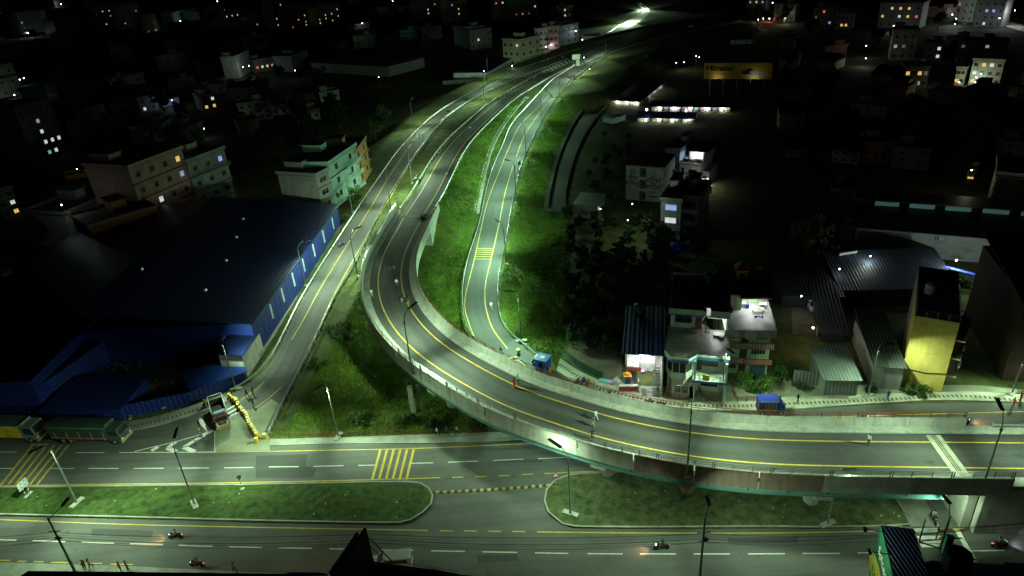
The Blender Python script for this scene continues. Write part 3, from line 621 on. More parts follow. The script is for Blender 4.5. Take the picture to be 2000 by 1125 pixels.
# ------------------------------------------------------------------ street lamps
LAMPS = [
 # base px, base z, knuckle px, head start px, head tip px, power, label
 ((150,982),0.2,(102,882),(82,872),(55,885),.75,'street lamp with curved arm on the left island near the white direction board'),
 ((380,985),0.2,(340,885),(340,856),(348,828),.8,'street lamp on the middle of the left grass island reaching over the upper road'),
 ((1114,1003),0.2,(1111,902),(1096,874),(1069,855),0.65,'street lamp on the tip of the right island that whitens the flyover side'),
 ((805,728),7.0,(789,629),(798,603),(819,585),1.9,'street lamp on the outer parapet at the tightest part of the flyover curve'),
 ((1342,926),7.0,(1348,805),(1350,778),(1350,744),1.25,'tall dark street lamp on the outer parapet above the reddish pier'),
 ((1919,950),7.0,(1956,839),(1958,801),(1944,771),0.9,'leaning street lamp on the parapet at the right end of the flyover'),
 ((661,852),0.2,(640,763),(633,751),(621,758),.9,'street lamp behind the north pavement in front of the grass triangle'),
 ((460,759),0.1,(433,676),(440,659),(453,660),0.6,'street lamp beside the blue lean-to roof at the foot of the left ramp'),
 ((597,557),1.6,(581,488),(592,472),(610,467),0.9,'street lamp close to the blue warehouse wall with a bright patch on the roof'),
 ((698,538),1.8,(682,466),(692,447),(711,438),2.0,'street lamp between the left ramp and the flyover bend'),
 ((688,413),2.7,(676,349),(681,341),(696,332),0.3,'street lamp in front of the pale teal house beside the left ramp'),
 ((764,411),3.0,(753,344),(758,330),(772,322),1.6,'street lamp beside the north expansion joint between left ramp and flyover'),
 ((805,357),4.6,(796,290),(800,280),(816,272),1.5,'street lamp on the narrow grass strip beside two motorcyclists'),
 ((808,252),4.0,(801,200),(806,192),(815,184),1.2,'street lamp on the outer edge of the left ramp with its lens glowing'),
 ((946,196),4.8,(942,149),(946,142),(955,135),1.5,'street lamp in the strip between left ramp and main carriageway below the dark shed'),
 ((954,160),4.5,(951,115),(955,108),(962,104),1.0,'street lamp on the outer edge of the left ramp next to the dark blue shed'),
 ((989,515),1.7,(984,450),(971,425),(952,417),2.35,'street lamp beside the yellow rumble bars of the right ramp'),
 ((1018,665),0.4,(1014,585),(1006,570),(985,567),2.25,'street lamp at the lower bend of the right ramp above the blue booth'),
 ((1009,396),2.7,(1003,325),(997,314),(978,309),2.35,'second street lamp up the right ramp from the rumble bars'),
 ((1028,308),3.5,(1024,248),(1017,234),(1004,227),2.35,'third street lamp up the right ramp from the rumble bars'),
 ((1058,243),4.1,(1055,190),(1049,179),(1038,172),2.25,'street lamp on the upper right ramp below the crowd of walkers'),
 ((1094,191),4.5,(1092,143),(1088,134),(1077,127),2.25,'street lamp on the right ramp beside the group of people at the merge'),
 ((1136,152),5.0,(1135,107),(1131,101),(1122,97),1.6,'street lamp at the merge gore in front of the signboard'),
 ((1183,117),5.0,(1183,80),(1179,70),(1170,68),0.8,'street lamp on the highway past the merge, last one before the dark'),
 ((1409,784),0.15,(1415,690),(1420,681),(1431,688),0.5,'street lamp on the pavement in front of the white house with a teal band'),
 ((1696,773),0.15,(1718,685),(1726,672),(1739,671),0.4,'street lamp beside the grey tin shed with a bright white lens'),
 ((1977,767),0.15,(1998,712),(2004,701),(2016,697),0.35,'street lamp at the right edge beyond the yellow building'),
 ((1617,1023),0.2,(1639,924),(1646,918),(1657,917),0.03,'thin pale street lamp on the dry part of the right island, small head lit'),
 ((1234,46),0.2,(1234,30),(1232,26),(1228,25),7.0,'lamp on the bright far road at the top centre'),
 ((1254,20),0.2,(1254,10),(1252,7),(1248,7),5.0,'lamp at the bend where the far bright road disappears'),
]
LCOL = (0.66, 1.0, 0.62)
LROADS = [MC, (LLr+LRr)/2, (RLr+RRr)/2, (HLr+HRr)/2, pxline([(-200,915),(500,912),(1000,900),(1250,880),(1500,850),(2000,835),(2200,834)], 0, 3), pxline([(-200,1048),(0,1055),(1000,1078),(2000,1072)], 0, 3), (resample(FARL, 40)+resample(FARR, 40))/2]
def lamp(base, zb, kn, hs, ht, pw, label):
    B = G(*base, zb); zk = top_z(B, kn[1], 40); K = Vector((B.x, B.y, zk)); zh_ = zk+0.75
    S = G(*hs, zh_-0.05); T = G(*ht, zh_)
    d = (S-K).xy; L_ = d.length
    if L_ > 3.2: S = K+(S-K)*(3.2/L_); S.z = zh_-.05
    dd = (T-S); dd.z = 0; hl = max(1.5, min(2.2, dd.length)); dd = dd.normalized() if dd.length > .1 else Vector((1, 0, 0)); T = S+dd*hl; T.z = zh_
    o = thing('street_lamp', label, 'street lamp', tuple(B), 0, 'street lamps along the roads')
    l = lambda v: tuple(v-B)
    part('mast', MB().tube([(0, 0, 0), l(K)], .13, 8, .085), POLE, o)
    c1 = K+Vector((0, 0, .55)); c2 = (K+S)/2+Vector((0, 0, .55))
    part('arm', MB().tube([l(K), l(K+(c1-K)*.6+(S-K)*.06), l(c2*.7+c1*.3), l(c2*.4+S*.6+Vector((0,0,.1))), l(S)], .055, 6), POLE, o)
    part('collar', MB().cyl((0, 0), .15, (K-B).z-.15, (K-B).z+.1, 8), POLE, o)
    rz = math.atan2(dd.y, dd.x)
    h = part('lamp_head', MB().box(0, -.2, -.05, hl, .2, .06).box(.05, -.12, .06, hl-.3, .12, .1), HEAD, o, l(S), rz)
    part('led_panel', MB().box(.3, -.14, -.075, hl-.1, .14, -.052), E_LED, h)
    if zb < .5: part('footing', MB().box(-1.0, -.35, 0, 1.0, .35, .12), CONC, o, (0, 0, 0), rz+.4)
    else: part('base_plate', MB().box(-.3, -.3, -.25, .3, .3, .02), CONC, o)
    cen = Vector((T.x+S.x, T.y+S.y))/2; best = None
    for R_ in LROADS:
        k_ = int(np.linalg.norm(R_[:, :2]-np.array([cen.x, cen.y]), axis=1).argmin()); dd_ = np.linalg.norm(R_[k_, :2]-np.array([cen.x, cen.y]))
        if abs(R_[k_, 2]-zb) > 4 and 'tip of the right' not in label: continue
        if best is None or dd_ < best[0]: tv = R_[min(k_+2, len(R_)-1)]-R_[max(k_-2, 0)]; best = (dd_, math.atan2(tv[1], tv[0]), R_[k_])
    tx = best[1]-math.pi/2; toC = Vector((best[2][0]-B.x, best[2][1]-B.y))
    if toC.dot(Vector((math.cos(tx), math.sin(tx)))) < 0: tx += math.pi
    hot = 'whitens' in label
    for tl, kk in (((-1, .95), (1, .95), (0, .3)) if not hot else ((0, .9),)):
        ld = bpy.data.lights.new('lamp_light', 'AREA'); ld.shape = 'RECTANGLE'; ld.size = hl*.45; ld.size_y = .2; ld.energy = LAMP_W*pw*kk; ld.color = (0.52, 1.0, 0.6) if 2.02 <= pw < 4 else LCOL; ld.spread = math.radians(170 if hot else (118 if 2 <= pw < 4 else 96) if tl else 130)
        M_ = Matrix.Rotation(tx-rz, 3, 'Z') @ Matrix.Rotation(-math.radians(30 if 2 <= pw < 4 else 14), 3, 'Y') @ Matrix.Rotation(math.radians(52)*tl, 3, 'X')
        lo_ = bpy.data.objects.new('lamp_light', ld); COL.objects.link(lo_); lo_.parent = h; lo_.location = (hl*.5+.1, .1*tl, -.3); lo_.rotation_euler = M_.to_euler()
for a in LAMPS: lamp(*a)
OLDC = mat('dark old concrete', (.075,.075,.065), .9)  # dark tone keeps the walls of the old road faint
dp = [Gt(x, y) for x, y in [(1030,190),(1008,212),(985,243),(962,285),(948,330),(938,375),(931,418)]]; dc = catmull([tuple(p+Vector((0, 0, .05))) for p in dp], 1.5); dc[:, 2] = ground_z(dc[:, 0], dc[:, 1])
mb = MB(); sweep(mb, dc, [(.7, 0), (.7, .35), (.45, .35), (.4, .1), (-.4, .1), (-.45, .35), (-.7, .35), (-.7, 0)]); struct('drain', mb, CONC)
ow = offset(resample(OLDL, 60)[:46], -1.2); mw = ow[20]; o = thing('low_wall', 'dark low wall along the west side of the unlit old road', 'wall', tuple(mw)); mb = MB(); sweep(mb, ow, [(.15, 0), (.15, 1.0), (-.15, 1.0), (-.15, 0)]); wpart('wall', mb, OLDC, o); mb = MB(); sweep(mb, ow, [(.22, 1.0), (.22, 1.08), (-.22, 1.08), (-.22, 1.0)]); wpart('coping', mb, OLDC, o)
ow = offset(resample(OLDR, 60)[:46], 1.0); mw = ow[20]; o = thing('low_wall', 'dark low wall along the east side of the unlit old road by the thicket', 'wall', tuple(mw)); mb = MB(); sweep(mb, ow, [(.15, 0), (.15, .8), (-.15, .8), (-.15, 0)]); wpart('wall', mb, OLDC, o); mb = MB(); sweep(mb, ow, [(.2, .8), (.2, .86), (-.2, .86), (-.2, .8)]); wpart('coping', mb, OLDC, o)
wall_thing('low_wall', 'pale end wall that closes the old road beside the grass slope', 'wall', G(1055,412,0), G(1112,416,0), 0, .9, .5, OLDC, 5)
# ------------------------------------------------------------------ grass
def scatter_mesh(name, P, h0, h1, mt, blades=4, wd=0.05, lean=0.45, spread=0.22):
    n = len(P)*blades; base = np.repeat(P, blades, 0)+np.c_[rng.normal(0, spread, (n, 2)), np.zeros(n)]
    a = rng.uniform(0, 2*math.pi, n); h = rng.uniform(h0, h1, n)*np.repeat(rng.uniform(.55, 1.15, len(P)), blades)
    dx, dy = np.cos(a)*wd, np.sin(a)*wd; lx = rng.normal(0.25, .7, n)*lean*h; ly = rng.normal(0, .7, n)*lean*h
    V = np.empty((n, 3, 3)); V[:, 0] = base-np.c_[dx, dy, np.full(n, .05)]; V[:, 1] = base+np.c_[dx, dy, np.full(n, -.05)]; V[:, 2] = base+np.c_[lx, ly, h]
    me = bpy.data.meshes.new(name); me.vertices.add(3*n); me.vertices.foreach_set('co', V.ravel())
    me.loops.add(3*n); me.loops.foreach_set('vertex_index', np.arange(3*n)); me.polygons.add(n); me.polygons.foreach_set('loop_start', np.arange(0, 3*n, 3)); me.polygons.foreach_set('loop_total', np.full(n, 3)) if bpy.app.version < (4, 0) else None
    me.update(); me.materials.append(mt); me.validate()
    o = ob(name, me); o['kind'] = 'stuff'; return o
def road_clear(P, extra=0.4):
    keep = np.ones(len(P), bool)
    for R_ in [np.concatenate([MC[:I_ABN-2], np.full((I_ABN-2, 1), HALF)], 1), prep(LLr, LRr), prep(RLr, RRr), prep(resample(OLDL, 60), resample(OLDR, 60)), prep(resample(SLIPN, 60), resample(SLIPS, 60)), prep(HLr, HRr)]:
        R_ = resample(R_, 170) if len(R_) > 170 else R_
        for c in range(0, len(P), 20000):
            Q_ = P[c:c+20000]; d = (np.linalg.norm(Q_[:, None, :2]-R_[None, :, :2], axis=2)-R_[None, :, 3]).min(1); keep[c:c+20000] &= d > extra
    return keep
def inpoly(P, pxs, z=0.0):
    W_ = [G(x, y, z) for x, y in pxs]; r = np.zeros(len(P), bool); n = len(W_)
    for i in range(n):
        a, b = W_[i], W_[(i+1) % n]
        c = ((a.y > P[:, 1]) != (b.y > P[:, 1])) & (P[:, 0] < (b.x-a.x)*(P[:, 1]-a.y)/((b.y-a.y) or 1e-9)+a.x); r ^= c
    return r
def uni(x0, x1, y0, y1, dens):
    n = int((x1-x0)*(y1-y0)*dens); return np.c_[rng.uniform(x0, x1, n), rng.uniform(y0, y1, n)]
GP = [(529,851),(560,790),(645,590),(690,512),(745,410),(800,325),(860,243),(935,193),(1000,163),(1115,122),(1180,118),(1290,85),(1330,110),(1200,150),(1100,270),(1068,380),(1112,415),(1112,640),(1096,716),(1075,720),(1060,800),(1000,839),(690,851)]
for (y0, y1, dens, bl, wd, h0, h1) in ((76, 125, 10.0, 5, .05, .2, .6), (125, 185, 7, 5, .06, .2, .6), (185, 290, 4, 5, .09, .2, .6), (290, 420, 2, 5, .13, .2, .6)):
    P_ = uni(-48, 80, y0, y1, dens); P_ = P_[inpoly(P_, GP)]; P_ = P_[road_clear(P_)]
    z = ground_z(P_[:, 0], P_[:, 1]); P_ = np.c_[P_, z]; k = rng.random(len(P_)) < .93
    scatter_mesh('grass', P_[k], h0, h1, GRASS, bl, wd); scatter_mesh('grass', P_[~k], h0, h1*1.1, DRYGR, 3, wd)
P_ = uni(-75, 0, 40, 62, 9); P_ = P_[inpoly(P_, ISL)]; P_ = P_[(np.sin(P_[:, 0]*1.7)*np.sin(P_[:, 1]*2.3+P_[:, 0]*.6)+rng.normal(0, .5, len(P_))) > -.2]; scatter_mesh('grass', np.c_[P_, np.full(len(P_), .2)], .2, .55, GRASS, 5, .05)
P_ = uni(0, 45, 38, 56, 9); P_ = P_[inpoly(P_, ISR)]
wgt = np.clip((22-P_[:, 0])/18, 0, 1)+np.clip((40.5-P_[:, 1])/3, 0, 1)+.12
gxy = (np.sin(P_[:, 0]*3.6+P_[:, 1]*1.2)*np.sin(P_[:, 1]*4.2-P_[:, 0]*.8)) > .35; P_ = P_[(rng.random(len(P_)) < wgt) | gxy]; scatter_mesh('grass', np.c_[P_, np.full(len(P_), .2)], .15, .45, GRASS, 5, .05)
lt = MB()
for pol, zz, n_ in ((ISL, .32, 28), (ISR, .32, 25), (GP, None, 90), ([(430,812),(527,800),(520,875),(430,878)], .1, 14)):
    P_ = uni(-75, 60, 38, 130, .6 if zz else .8); P_ = P_[inpoly(P_, pol)][:n_]; P_ = P_ if zz else P_[road_clear(P_)]
    for x, y in P_:
        s_ = random.uniform(.06, .2); zb_ = zz if zz else float(ground_z(np.array([x]), np.array([y]))[0])+.25; lt.cbox((0, 0, 0), (s_, s_*.7, .02), Matrix.Translation((x, y, zb_)) @ Matrix.Rotation(random.random()*3, 4, 'Z') @ Matrix.Rotation(.4, 4, 'X'))
struct('litter', lt, mat('litter paper', (.6,.62,.6), .7, var=.3), 'stuff')
# ------------------------------------------------------------------ trees and shrubs
LEAF = [mat('foliage '+n_, c, .85, var=.5, scale=.8, col2=c2) for n_, c, c2 in (('dark', (.018, .04, .01), (.045, .075, .02)), ('mid', (.025, .065, .012), (.06, .12, .02)), ('fresh', (.04, .10, .012), (.085, .17, .025)))]
BARK = mat('bark', (.10, .08, .06), .9, var=.4, scale=3)
def crown_mesh(seed, n=900, rx=2.4, rz_=2.6, zc=4.4, leaf=.3):
    r = np.random.default_rng(seed); K = 16; cc = r.normal(0, 1, (K, 3)); cc /= np.linalg.norm(cc, axis=1)[:, None]; cc *= r.uniform(.25, .95, (K, 1))*[rx, rx, rz_]; cr = r.uniform(.55, 1.15, K)*rx*.42
    k = r.integers(0, K, n); d = r.normal(0, 1, (n, 3)); d /= np.linalg.norm(d, axis=1)[:, None]; p = cc[k]+d*(cr[k]*r.uniform(.55, 1.08, n))[:, None]; p[:, 2] += zc
    t = r.normal(0, 1, (n, 3)); t /= np.linalg.norm(t, axis=1)[:, None]; b = np.cross(t, d); b /= np.linalg.norm(b, axis=1)[:, None]+1e-6
    s = r.uniform(.5, 1.2, (n, 1))*leaf; V = np.stack([p-t*s, p-b*s*.6, p+t*s, p+b*s*.6], 1).reshape(-1, 3)
    me = bpy.data.meshes.new('crown'); me.from_pydata(V.tolist(), [], [(4*i, 4*i+1, 4*i+2, 4*i+3) for i in range(n)]); return me
def trunk_mesh(h=3.2, bush=False):
    mb = MB(); mb.tube([(0, 0, 0), (.08, .03, h*.5), (-.05, .1, h)], .22, 7, .12)
    for a in (0.3, 2.2, 4.1): mb.tube([(0, .05, h*.75), (math.cos(a)*.8, math.sin(a)*.8, h+.6), (math.cos(a)*1.4, math.sin(a)*1.4, h+1.5)], .09, 5, .03)
    return mb.mesh('trunk', BARK)
CR = []
for i in range(4):
    for j in range(3):
        m_ = crown_mesh(10+i, 1300) if j == 0 else CR[-1].copy()
        m_.materials.clear(); m_.materials.append(LEAF[j]); CR.append(m_)
BU = []
for i in range(2):
    for j in range(3):
        m_ = crown_mesh(30+i, 1100, 1.6, 1.0, .9, .17) if j == 0 else BU[-1].copy()
        m_.materials.clear(); m_.materials.append(LEAF[j]); BU.append(m_)
TRK = trunk_mesh(); STM = MB().tube([(0, 0, 0), (.05, 0, .9)], .06, 5).tube([(0, 0, 0), (-.3, .2, .8)], .04, 5).tube([(0, 0, 0), (.2, -.3, .8)], .04, 5).mesh('stem', BARK)
def tree(x, y, s, shade, label, cat='tree', name='leafy_tree', bush=False, group=None, z=None):
    p = Gt(x, y) if z is None else G(x, y, z); o = thing(name, label, cat, tuple(p), random.uniform(0, 6.28), group); o.scale = (s, s, s*random.uniform(.85, 1.15))
    if bush: ob('stem', STM, o); ob('crown', BU[random.randrange(2)*3+shade], o)
    else: ob('trunk', TRK, o); ob('crown', CR[random.randrange(4)*3+shade], o)
    return o
G1 = 'low trees of the dark thicket right of the grass slope'
rt_ = random.Random(5); TH = [(1125,440),(1290,470),(1290,560),(1215,690),(1130,700),(1115,600),(1115,500)]
TK = []
while len(TK) < 95:
    x, y = rt_.uniform(1112, 1300), rt_.uniform(255, 705)
    if y > 620 and x > 1212: continue
    if 318 < y < 400 and x > 1195: continue
    if y < 430 and x < 1120+(430-y)*.35: continue
    if 385 < y < 430 and x < 1190: continue
    if 255 < y < 318 and x > 1230: continue
    if all(math.hypot(x-a_, (y-b_)*1.3) > 13 for a_, b_ in TK): TK.append((x, y))
for x, y in TK: tree(x, y, rt_.uniform(.45, .75), rt_.choice((0, 0, 1)), 'low dark leafy tree in the thicket right of the grass slope', group=G1)
for x, y, s, sh, lb in [(1455,752,1.25,2,'bright green bush left of two behind the brown railing beside the pale green house'),(1492,762,1.35,2,'bright green bush directly behind the small blue truck'),(1520,735,1.3,1,'green bush nearest the grey tin gate'),(1470,712,1.2,1,'bush that leans on the wall of the pale green house'),(1775,768,.8,1,'low green hedge at the foot of the yellow building, left clump'),(1800,771,.8,1,'low green hedge at the foot of the yellow building, right clump'),(1700,766,.6,1,'small shrub at the foot of the lamp beside the grey tin shed'),(685,395,1.1,1,'banana-like green shrub beside the pale teal house'),(672,432,1.1,1,'dark green shrub between the blue warehouse and the left ramp'),(1128,655,.9,1,'leaning shrub at the edge of the ditch beside the grass slope'),(1410,665,.8,1,'climbing plant on the corner of the white house terrace'),(700,828,1.0,1,'dense weed clump by the channel left of the flyover pier'),(790,828,1.1,1,'weed clump in front of the two concrete props'),(840,835,.9,1,'weed clump at the foot of the curved flyover pier'),(940,830,1.1,0,'dark weeds under the flyover right of the pier'),(665,660,1.5,1,'darker patch of shrub in the middle of the grass triangle'),(830,440,1.2,1,'shrub beside the abutment wall of the flyover'),(620,720,1.1,1,'shrub in the lower left part of the grass triangle'),(1860,545,1.0,1,'flowering shrub by the long grey wall'),(1880,560,1.2,0,'dark bush below the long grey wall'),(1560,760,.7,1,'small bush below the tin gate')]:
    tree(x, y, s, sh, lb, 'shrub', 'green_shrub', bush=True)
for x, y, s, sh, lb in [(70,78,1.9,0,'black tree silhouette in front of the teal house at the top left'),(405,50,2.2,0,'big dark tree that hides part of the green lit wall at the top'),(420,38,2.0,0,'tall dark tree left of the beige house at the top'),(130,455,1.3,0,'dark tree that casts its shadow on the white house wall'),(100,480,1.2,0,'dark tree left of the white house'),(165,515,1.1,1,'small tree beside the lane below the red brick house'),(60,520,1.4,0,'dark tree in the unlit garden at the left'),(300,330,1.2,0,'tree behind the big apartment house at the left'),(655,405,.9,1,'small tree at the corner of the blue warehouse'),(755,255,1.3,1,'tree at the foot of the embankment left of the lit ramp lamp'),(735,275,1.2,1,'lower tree at the outer edge of the left ramp'),(1060,88,1.4,0,'round dark tree in front of the blue and white row houses'),(1100,80,1.6,0,'second dark tree in front of the row houses nearer the highway'),(1075,95,1.2,0,'dark shrub tree above the highway rail'),(1450,225,1.5,0,'thin tree right of the long lit market shed'),(1430,215,1.2,0,'small tree touching the market shed roof'),(1360,505,1.2,0,'dark tree behind the dark apartment block'),(1560,520,1.3,1,'tree at the left end of the long grey wall'),(1590,505,1.3,0,'dark tree beside the green water tank'),(1600,530,1.1,1,'lit lower tree left of the white gable'),(1830,60,1.8,0,'dark tree among the lit houses at the top right'),(1890,150,1.5,0,'dark tree left of the lit shop at the right edge'),(1480,45,1.8,1,'tree lit from below near the red light at the top'),(950,235,1.0,0,'tree beyond'),(1350,395,1.2,1,'bushy tree on the wall in front of the lit white house'),(1310,372,.9,1,'low tree left of the lit white house porch'),(700,405,.9,1,'leafy tree right of the pale teal house garden wall')][:]:
    if lb == 'tree beyond': continue
    tree(x, y, s, sh, lb)
# ------------------------------------------------------------------ houses
def hm(name, c, st=None): return streaked(name, c, st or tuple(x*.6 for x in c))
WALLS = {'white': hm('white plaster', (.62,.63,.58)), 'grey': hm('grey plaster', (.3,.3,.29)), 'teal': hm('pale teal plaster', (.36,.58,.50)), 'beige': hm('beige plaster', (.5,.46,.35)),
 'green': hm('pale green plaster', (.42,.58,.38)), 'blue': hm('pale blue plaster', (.33,.42,.62)), 'pink': hm('pink plaster', (.5,.3,.27)), 'brick': hm('red brick', (.26,.09,.06)),
 'yellow': hm('yellow plaster', (.66,.50,.13), (.5,.38,.1)), 'cement': hm('raw cement', (.27,.27,.25)), 'orange': hm('orange plaster', (.5,.26,.1)), 'brown': hm('brown plaster', (.2,.12,.08))}
ROOFC = mat('roof cement', (.17,.17,.155), .9, var=.4, scale=.4); ROOFT = mat('terrace tiles', (.30,.32,.27), .35, var=.3, scale=1.2)
BAND = mat('brown ledge paint', (.28,.12,.08), .7)
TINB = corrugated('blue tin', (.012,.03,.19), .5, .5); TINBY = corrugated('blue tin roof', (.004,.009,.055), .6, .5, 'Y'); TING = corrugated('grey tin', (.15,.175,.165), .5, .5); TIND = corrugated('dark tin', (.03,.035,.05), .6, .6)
TARP = mat('blue plastic sheet', (.02,.06,.36), .45, var=.3, scale=1.0)
def win_mesh(frame, w=1.0, h=1.0, mull=2, bar=True):
    mb = MB(); t = .06
    mb.box(-w/2, -.05, 0, w/2, 0.03, t).box(-w/2, -.05, h-t, w/2, .03, h).box(-w/2, -.05, t, -w/2+t, .03, h-t).box(w/2-t, -.05, t, w/2, .03, h-t)
    for i in range(1, mull): x = -w/2+i*w/mull; mb.box(x-.025, -.045, t, x+.025, .03, h-t)
    if bar: mb.box(-w/2+t, -.04, h*.68, w/2-t, .02, h*.68+.04)
    return mb.mesh('window', frame)
WM = {}
def window(parent, x, y, z, w, h, rz=0.0, lit=None, frame=None, mull=2, sill=True):
    frame = frame or FRAME; key = (frame.name, round(w, 1), round(h, 1), mull)
    if key not in WM: WM[key] = win_mesh(frame, w, h, mull)
    f = ob('window', WM[key], parent, (x, y, z), rz)
    k2 = ('p', round(w, 1), round(h, 1), lit or '-')
    if k2 not in WM: WM[k2] = MB().box(-w/2+.05, -.015, .05, w/2-.05, .012, h-.05).mesh('pane', LITC[lit] if lit else GLASS)
    ob('pane', WM[k2], f)
    return f
# things seen lit in the far town: picture x, y, colour
LIT = [(55,64,'w'),(66,62,'w'),(40,36,'y'),(3,19,'w'),(198,18,'w'),(262,15,'v'),(215,17,'w'),(236,15,'y'),(212,42,'w'),(247,41,'b'),(268,39,'w'),(278,47,'w'),(292,57,'r'),(303,56,'w'),(220,27,'v'),
 (445,22,'w'),(463,21,'w'),(450,36,'w'),(460,37,'w'),(547,12,'w'),(508,42,'b'),(596,24,'y'),(608,24,'w'),(600,36,'b'),(574,46,'r'),(600,48,'y'),(612,46,'w'),(635,24,'w'),(642,24,'w'),(657,24,'w'),(630,32,'b'),(641,34,'y'),(649,36,'y'),(622,42,'w'),(555,36,'w'),(549,43,'w'),(586,35,'y'),(547,40,'w'),
 (497,100,'w'),(462,104,'w'),(502,132,'r'),(515,131,'w'),(522,131,'y'),(533,126,'c'),(541,125,'w'),(570,122,'w'),(501,152,'w'),(501,168,'r'),(597,172,'w'),(617,127,'w'),(625,126,'w'),(632,124,'w'),(740,149,'w'),(746,181,'w'),(560,206,'w'),(572,212,'w'),
 (52,265,'v'),(41,264,'v'),(49,282,'w'),(59,283,'r'),(72,235,'v'),(78,254,'w'),(86,253,'w'),(85,277,'w'),(96,273,'c'),(106,270,'w'),(118,264,'w'),(120,271,'w'),(95,297,'c'),(104,295,'w'),(116,245,'d'),(25,397,'w'),(30,405,'y'),(37,418,'w'),(80,583,'w'),(70,593,'r'),
 (415,196,'w'),(412,209,'y'),(420,209,'y'),(283,217,'w'),(306,200,'d'),(370,186,'w'),(345,308,'y'),(353,309,'w'),(357,335,'v'),(346,336,'v'),(362,357,'v'),(374,356,'v'),(425,309,'b'),(402,398,'r'),(330,452,'v'),(340,400,'r'),(318,400,'w'),(308,392,'w'),
 (831,15,'w'),(832,19,'w'),(852,5,'r'),(885,10,'v'),(898,14,'y'),(898,26,'y'),(873,5,'d'),(938,79,'w'),(1042,10,'w'),(1023,23,'r'),(1018,35,'w'),(1009,24,'d'),(1030,24,'d'),(1102,23,'w'),(1103,18,'w'),(985,5,'w'),(972,4,'r'),(1004,91,'w'),(1049,60,'y'),(767,2,'y'),(655,12,'w'),
 (1468,5,'c'),(1478,5,'y'),(1486,6,'v'),(1533,35,'w'),(1546,22,'d'),(1571,5,'w'),(1502,4,'v'),(1595,26,'r'),(1617,26,'r'),(1617,37,'v'),(1642,42,'y'),(1648,42,'y'),(1750,17,'y'),(1766,19,'y'),(1783,16,'y'),(1720,33,'r'),(1724,35,'y'),(1750,38,'w'),(1766,37,'y'),(1780,39,'r'),(1784,38,'r'),(1749,99,'c'),(1763,99,'d'),(1768,99,'d'),(1832,98,'w'),(1828,112,'w'),(1863,115,'w'),(1885,90,'d'),(1932,89,'w'),(1925,89,'v'),(1775,145,'y'),(1797,143,'y'),(1793,159,'c'),(1815,143,'d'),(1828,141,'d'),(1920,127,'y'),(1941,129,'w'),(1918,160,'d'),(1904,155,'y'),(1902,148,'w'),(1868,155,'y'),(1935,17,'b'),(1936,24,'b'),(1930,45,'w'),(1870,8,'r'),(1845,5,'v'),(1880,3,'w'),(1850,14,'w'),(1948,382,'c'),(1980,386,'c'),(1935,405,'y'),(1972,410,'w'),(1893,338,'y'),(1917,352,'w'),(1985,305,'y'),(1684,92,'w'),(1689,110,'w'),(1421,405,'c'),(1428,404,'b'),(1694,570,'y'),(1304,402,'b'),(1310,410,'b'),(1305,433,'w'),(1322,430,'c'),(1230,395,'d')]
LITU = [False]*len(LIT)
def find_lit(p, tol):
    x, y = PX(p); best, bi = tol, -1
    for i, (a, b, c) in enumerate(LIT):
        if not LITU[i]:
            d = math.hypot(a-x, (b-y))
            if d < best: best, bi = d, i
    if bi >= 0: LITU[bi] = True; return LIT[bi][2]
    return None
def house(label, A, B, ytop, depth, wall='beige', name='house', floors=None, cols=None, roof='flat', z=0.0, band=None, side=True, tol=9, tank=0, wins=True, ww=1.4, room=True, cat='house', group=None, frame=None):
    """A, B: front wall foot in the picture (left, right); ytop: picture row of the wall top over A; depth metres away from the viewer"""
    a = G(*A, z); b = G(*B, z); t = b-a; L_ = t.length; rz = math.atan2(t.y, t.x); H = top_z(a, ytop)-z
    o = thing(name, label, cat, tuple(a), rz, group); W_ = WALLS[wall]
    fl = floors or max(1, round(H/3.0)); fh = H/fl
    part('wall', MB().box(0, 0, 0, L_, depth, H), W_, o)
    if roof == 'flat':
        part('roof_slab', MB().box(-.4, -.4, H, L_+.4, depth+.4, H+.15), ROOFC, o)
        part('parapet', MB().box(-.35, -.35, H+.15, L_+.35, -.2, H+.95).box(-.35, depth+.2, H+.15, L_+.35, depth+.35, H+.95).box(-.35, -.2, H+.15, -.2, depth+.2, H+.95).box(L_+.2, -.2, H+.15, L_+.35, depth+.2, H+.95), W_, o)
        if room:
            rx = L_*random.choice((.1, .5)); part('stair_room', MB().box(rx, depth*.5, H+.15, rx+min(3.5, L_*.4), depth-.6, H+2.6).box(rx-.3, depth*.5-.3, H+2.6, rx+min(3.5, L_*.4)+.3, depth-.3, H+2.75), W_, o)
    elif roof == 'gable':
        part('roof', MB().ext([(-.6, H-.05), (depth/2, H+depth*.22), (depth+.6, H-.05), (depth+.6, H+.08), (depth/2, H+depth*.22+.15), (-.6, H+.08)], -.5, L_+.5), TIND, o)
    if band:
        for k in range(1, fl): part('floor_ledge', MB().box(-.35, -.5, k*fh-.12, L_+.35, -.0, k*fh+.08), band, o)
    if wins:
        n = cols or max(1, int(L_/3.4)); R_ = Matrix.Rotation(rz, 4, 'Z')
        for k in range(fl):
            for i in range(n):
                x = (i+.5)*L_/n; zz = k*fh+fh*.32; p = a+R_.to_3x3() @ Vector((x, 0, zz+.6))
                lit = find_lit(p, tol); window(o, x, -.03, zz, ww, min(1.5, fh*.45), 0, lit, frame)
        if side:
            m_ = max(1, int(depth/3.6)); sx = (0.0-.03, -math.pi/2) if a.x+ t.x*.5 > 10 else (L_+.03, math.pi/2)
            for k in range(fl):
                for i in range(m_):
                    yy = (i+.5)*depth/m_; zz = k*fh+fh*.32; p = a+R_.to_3x3() @ Vector((sx[0], yy, zz+.6)); window(o, sx[0], yy, zz, ww, min(1.5, fh*.45), sx[1], find_lit(p, tol*.8), frame)
    return o, L_, H
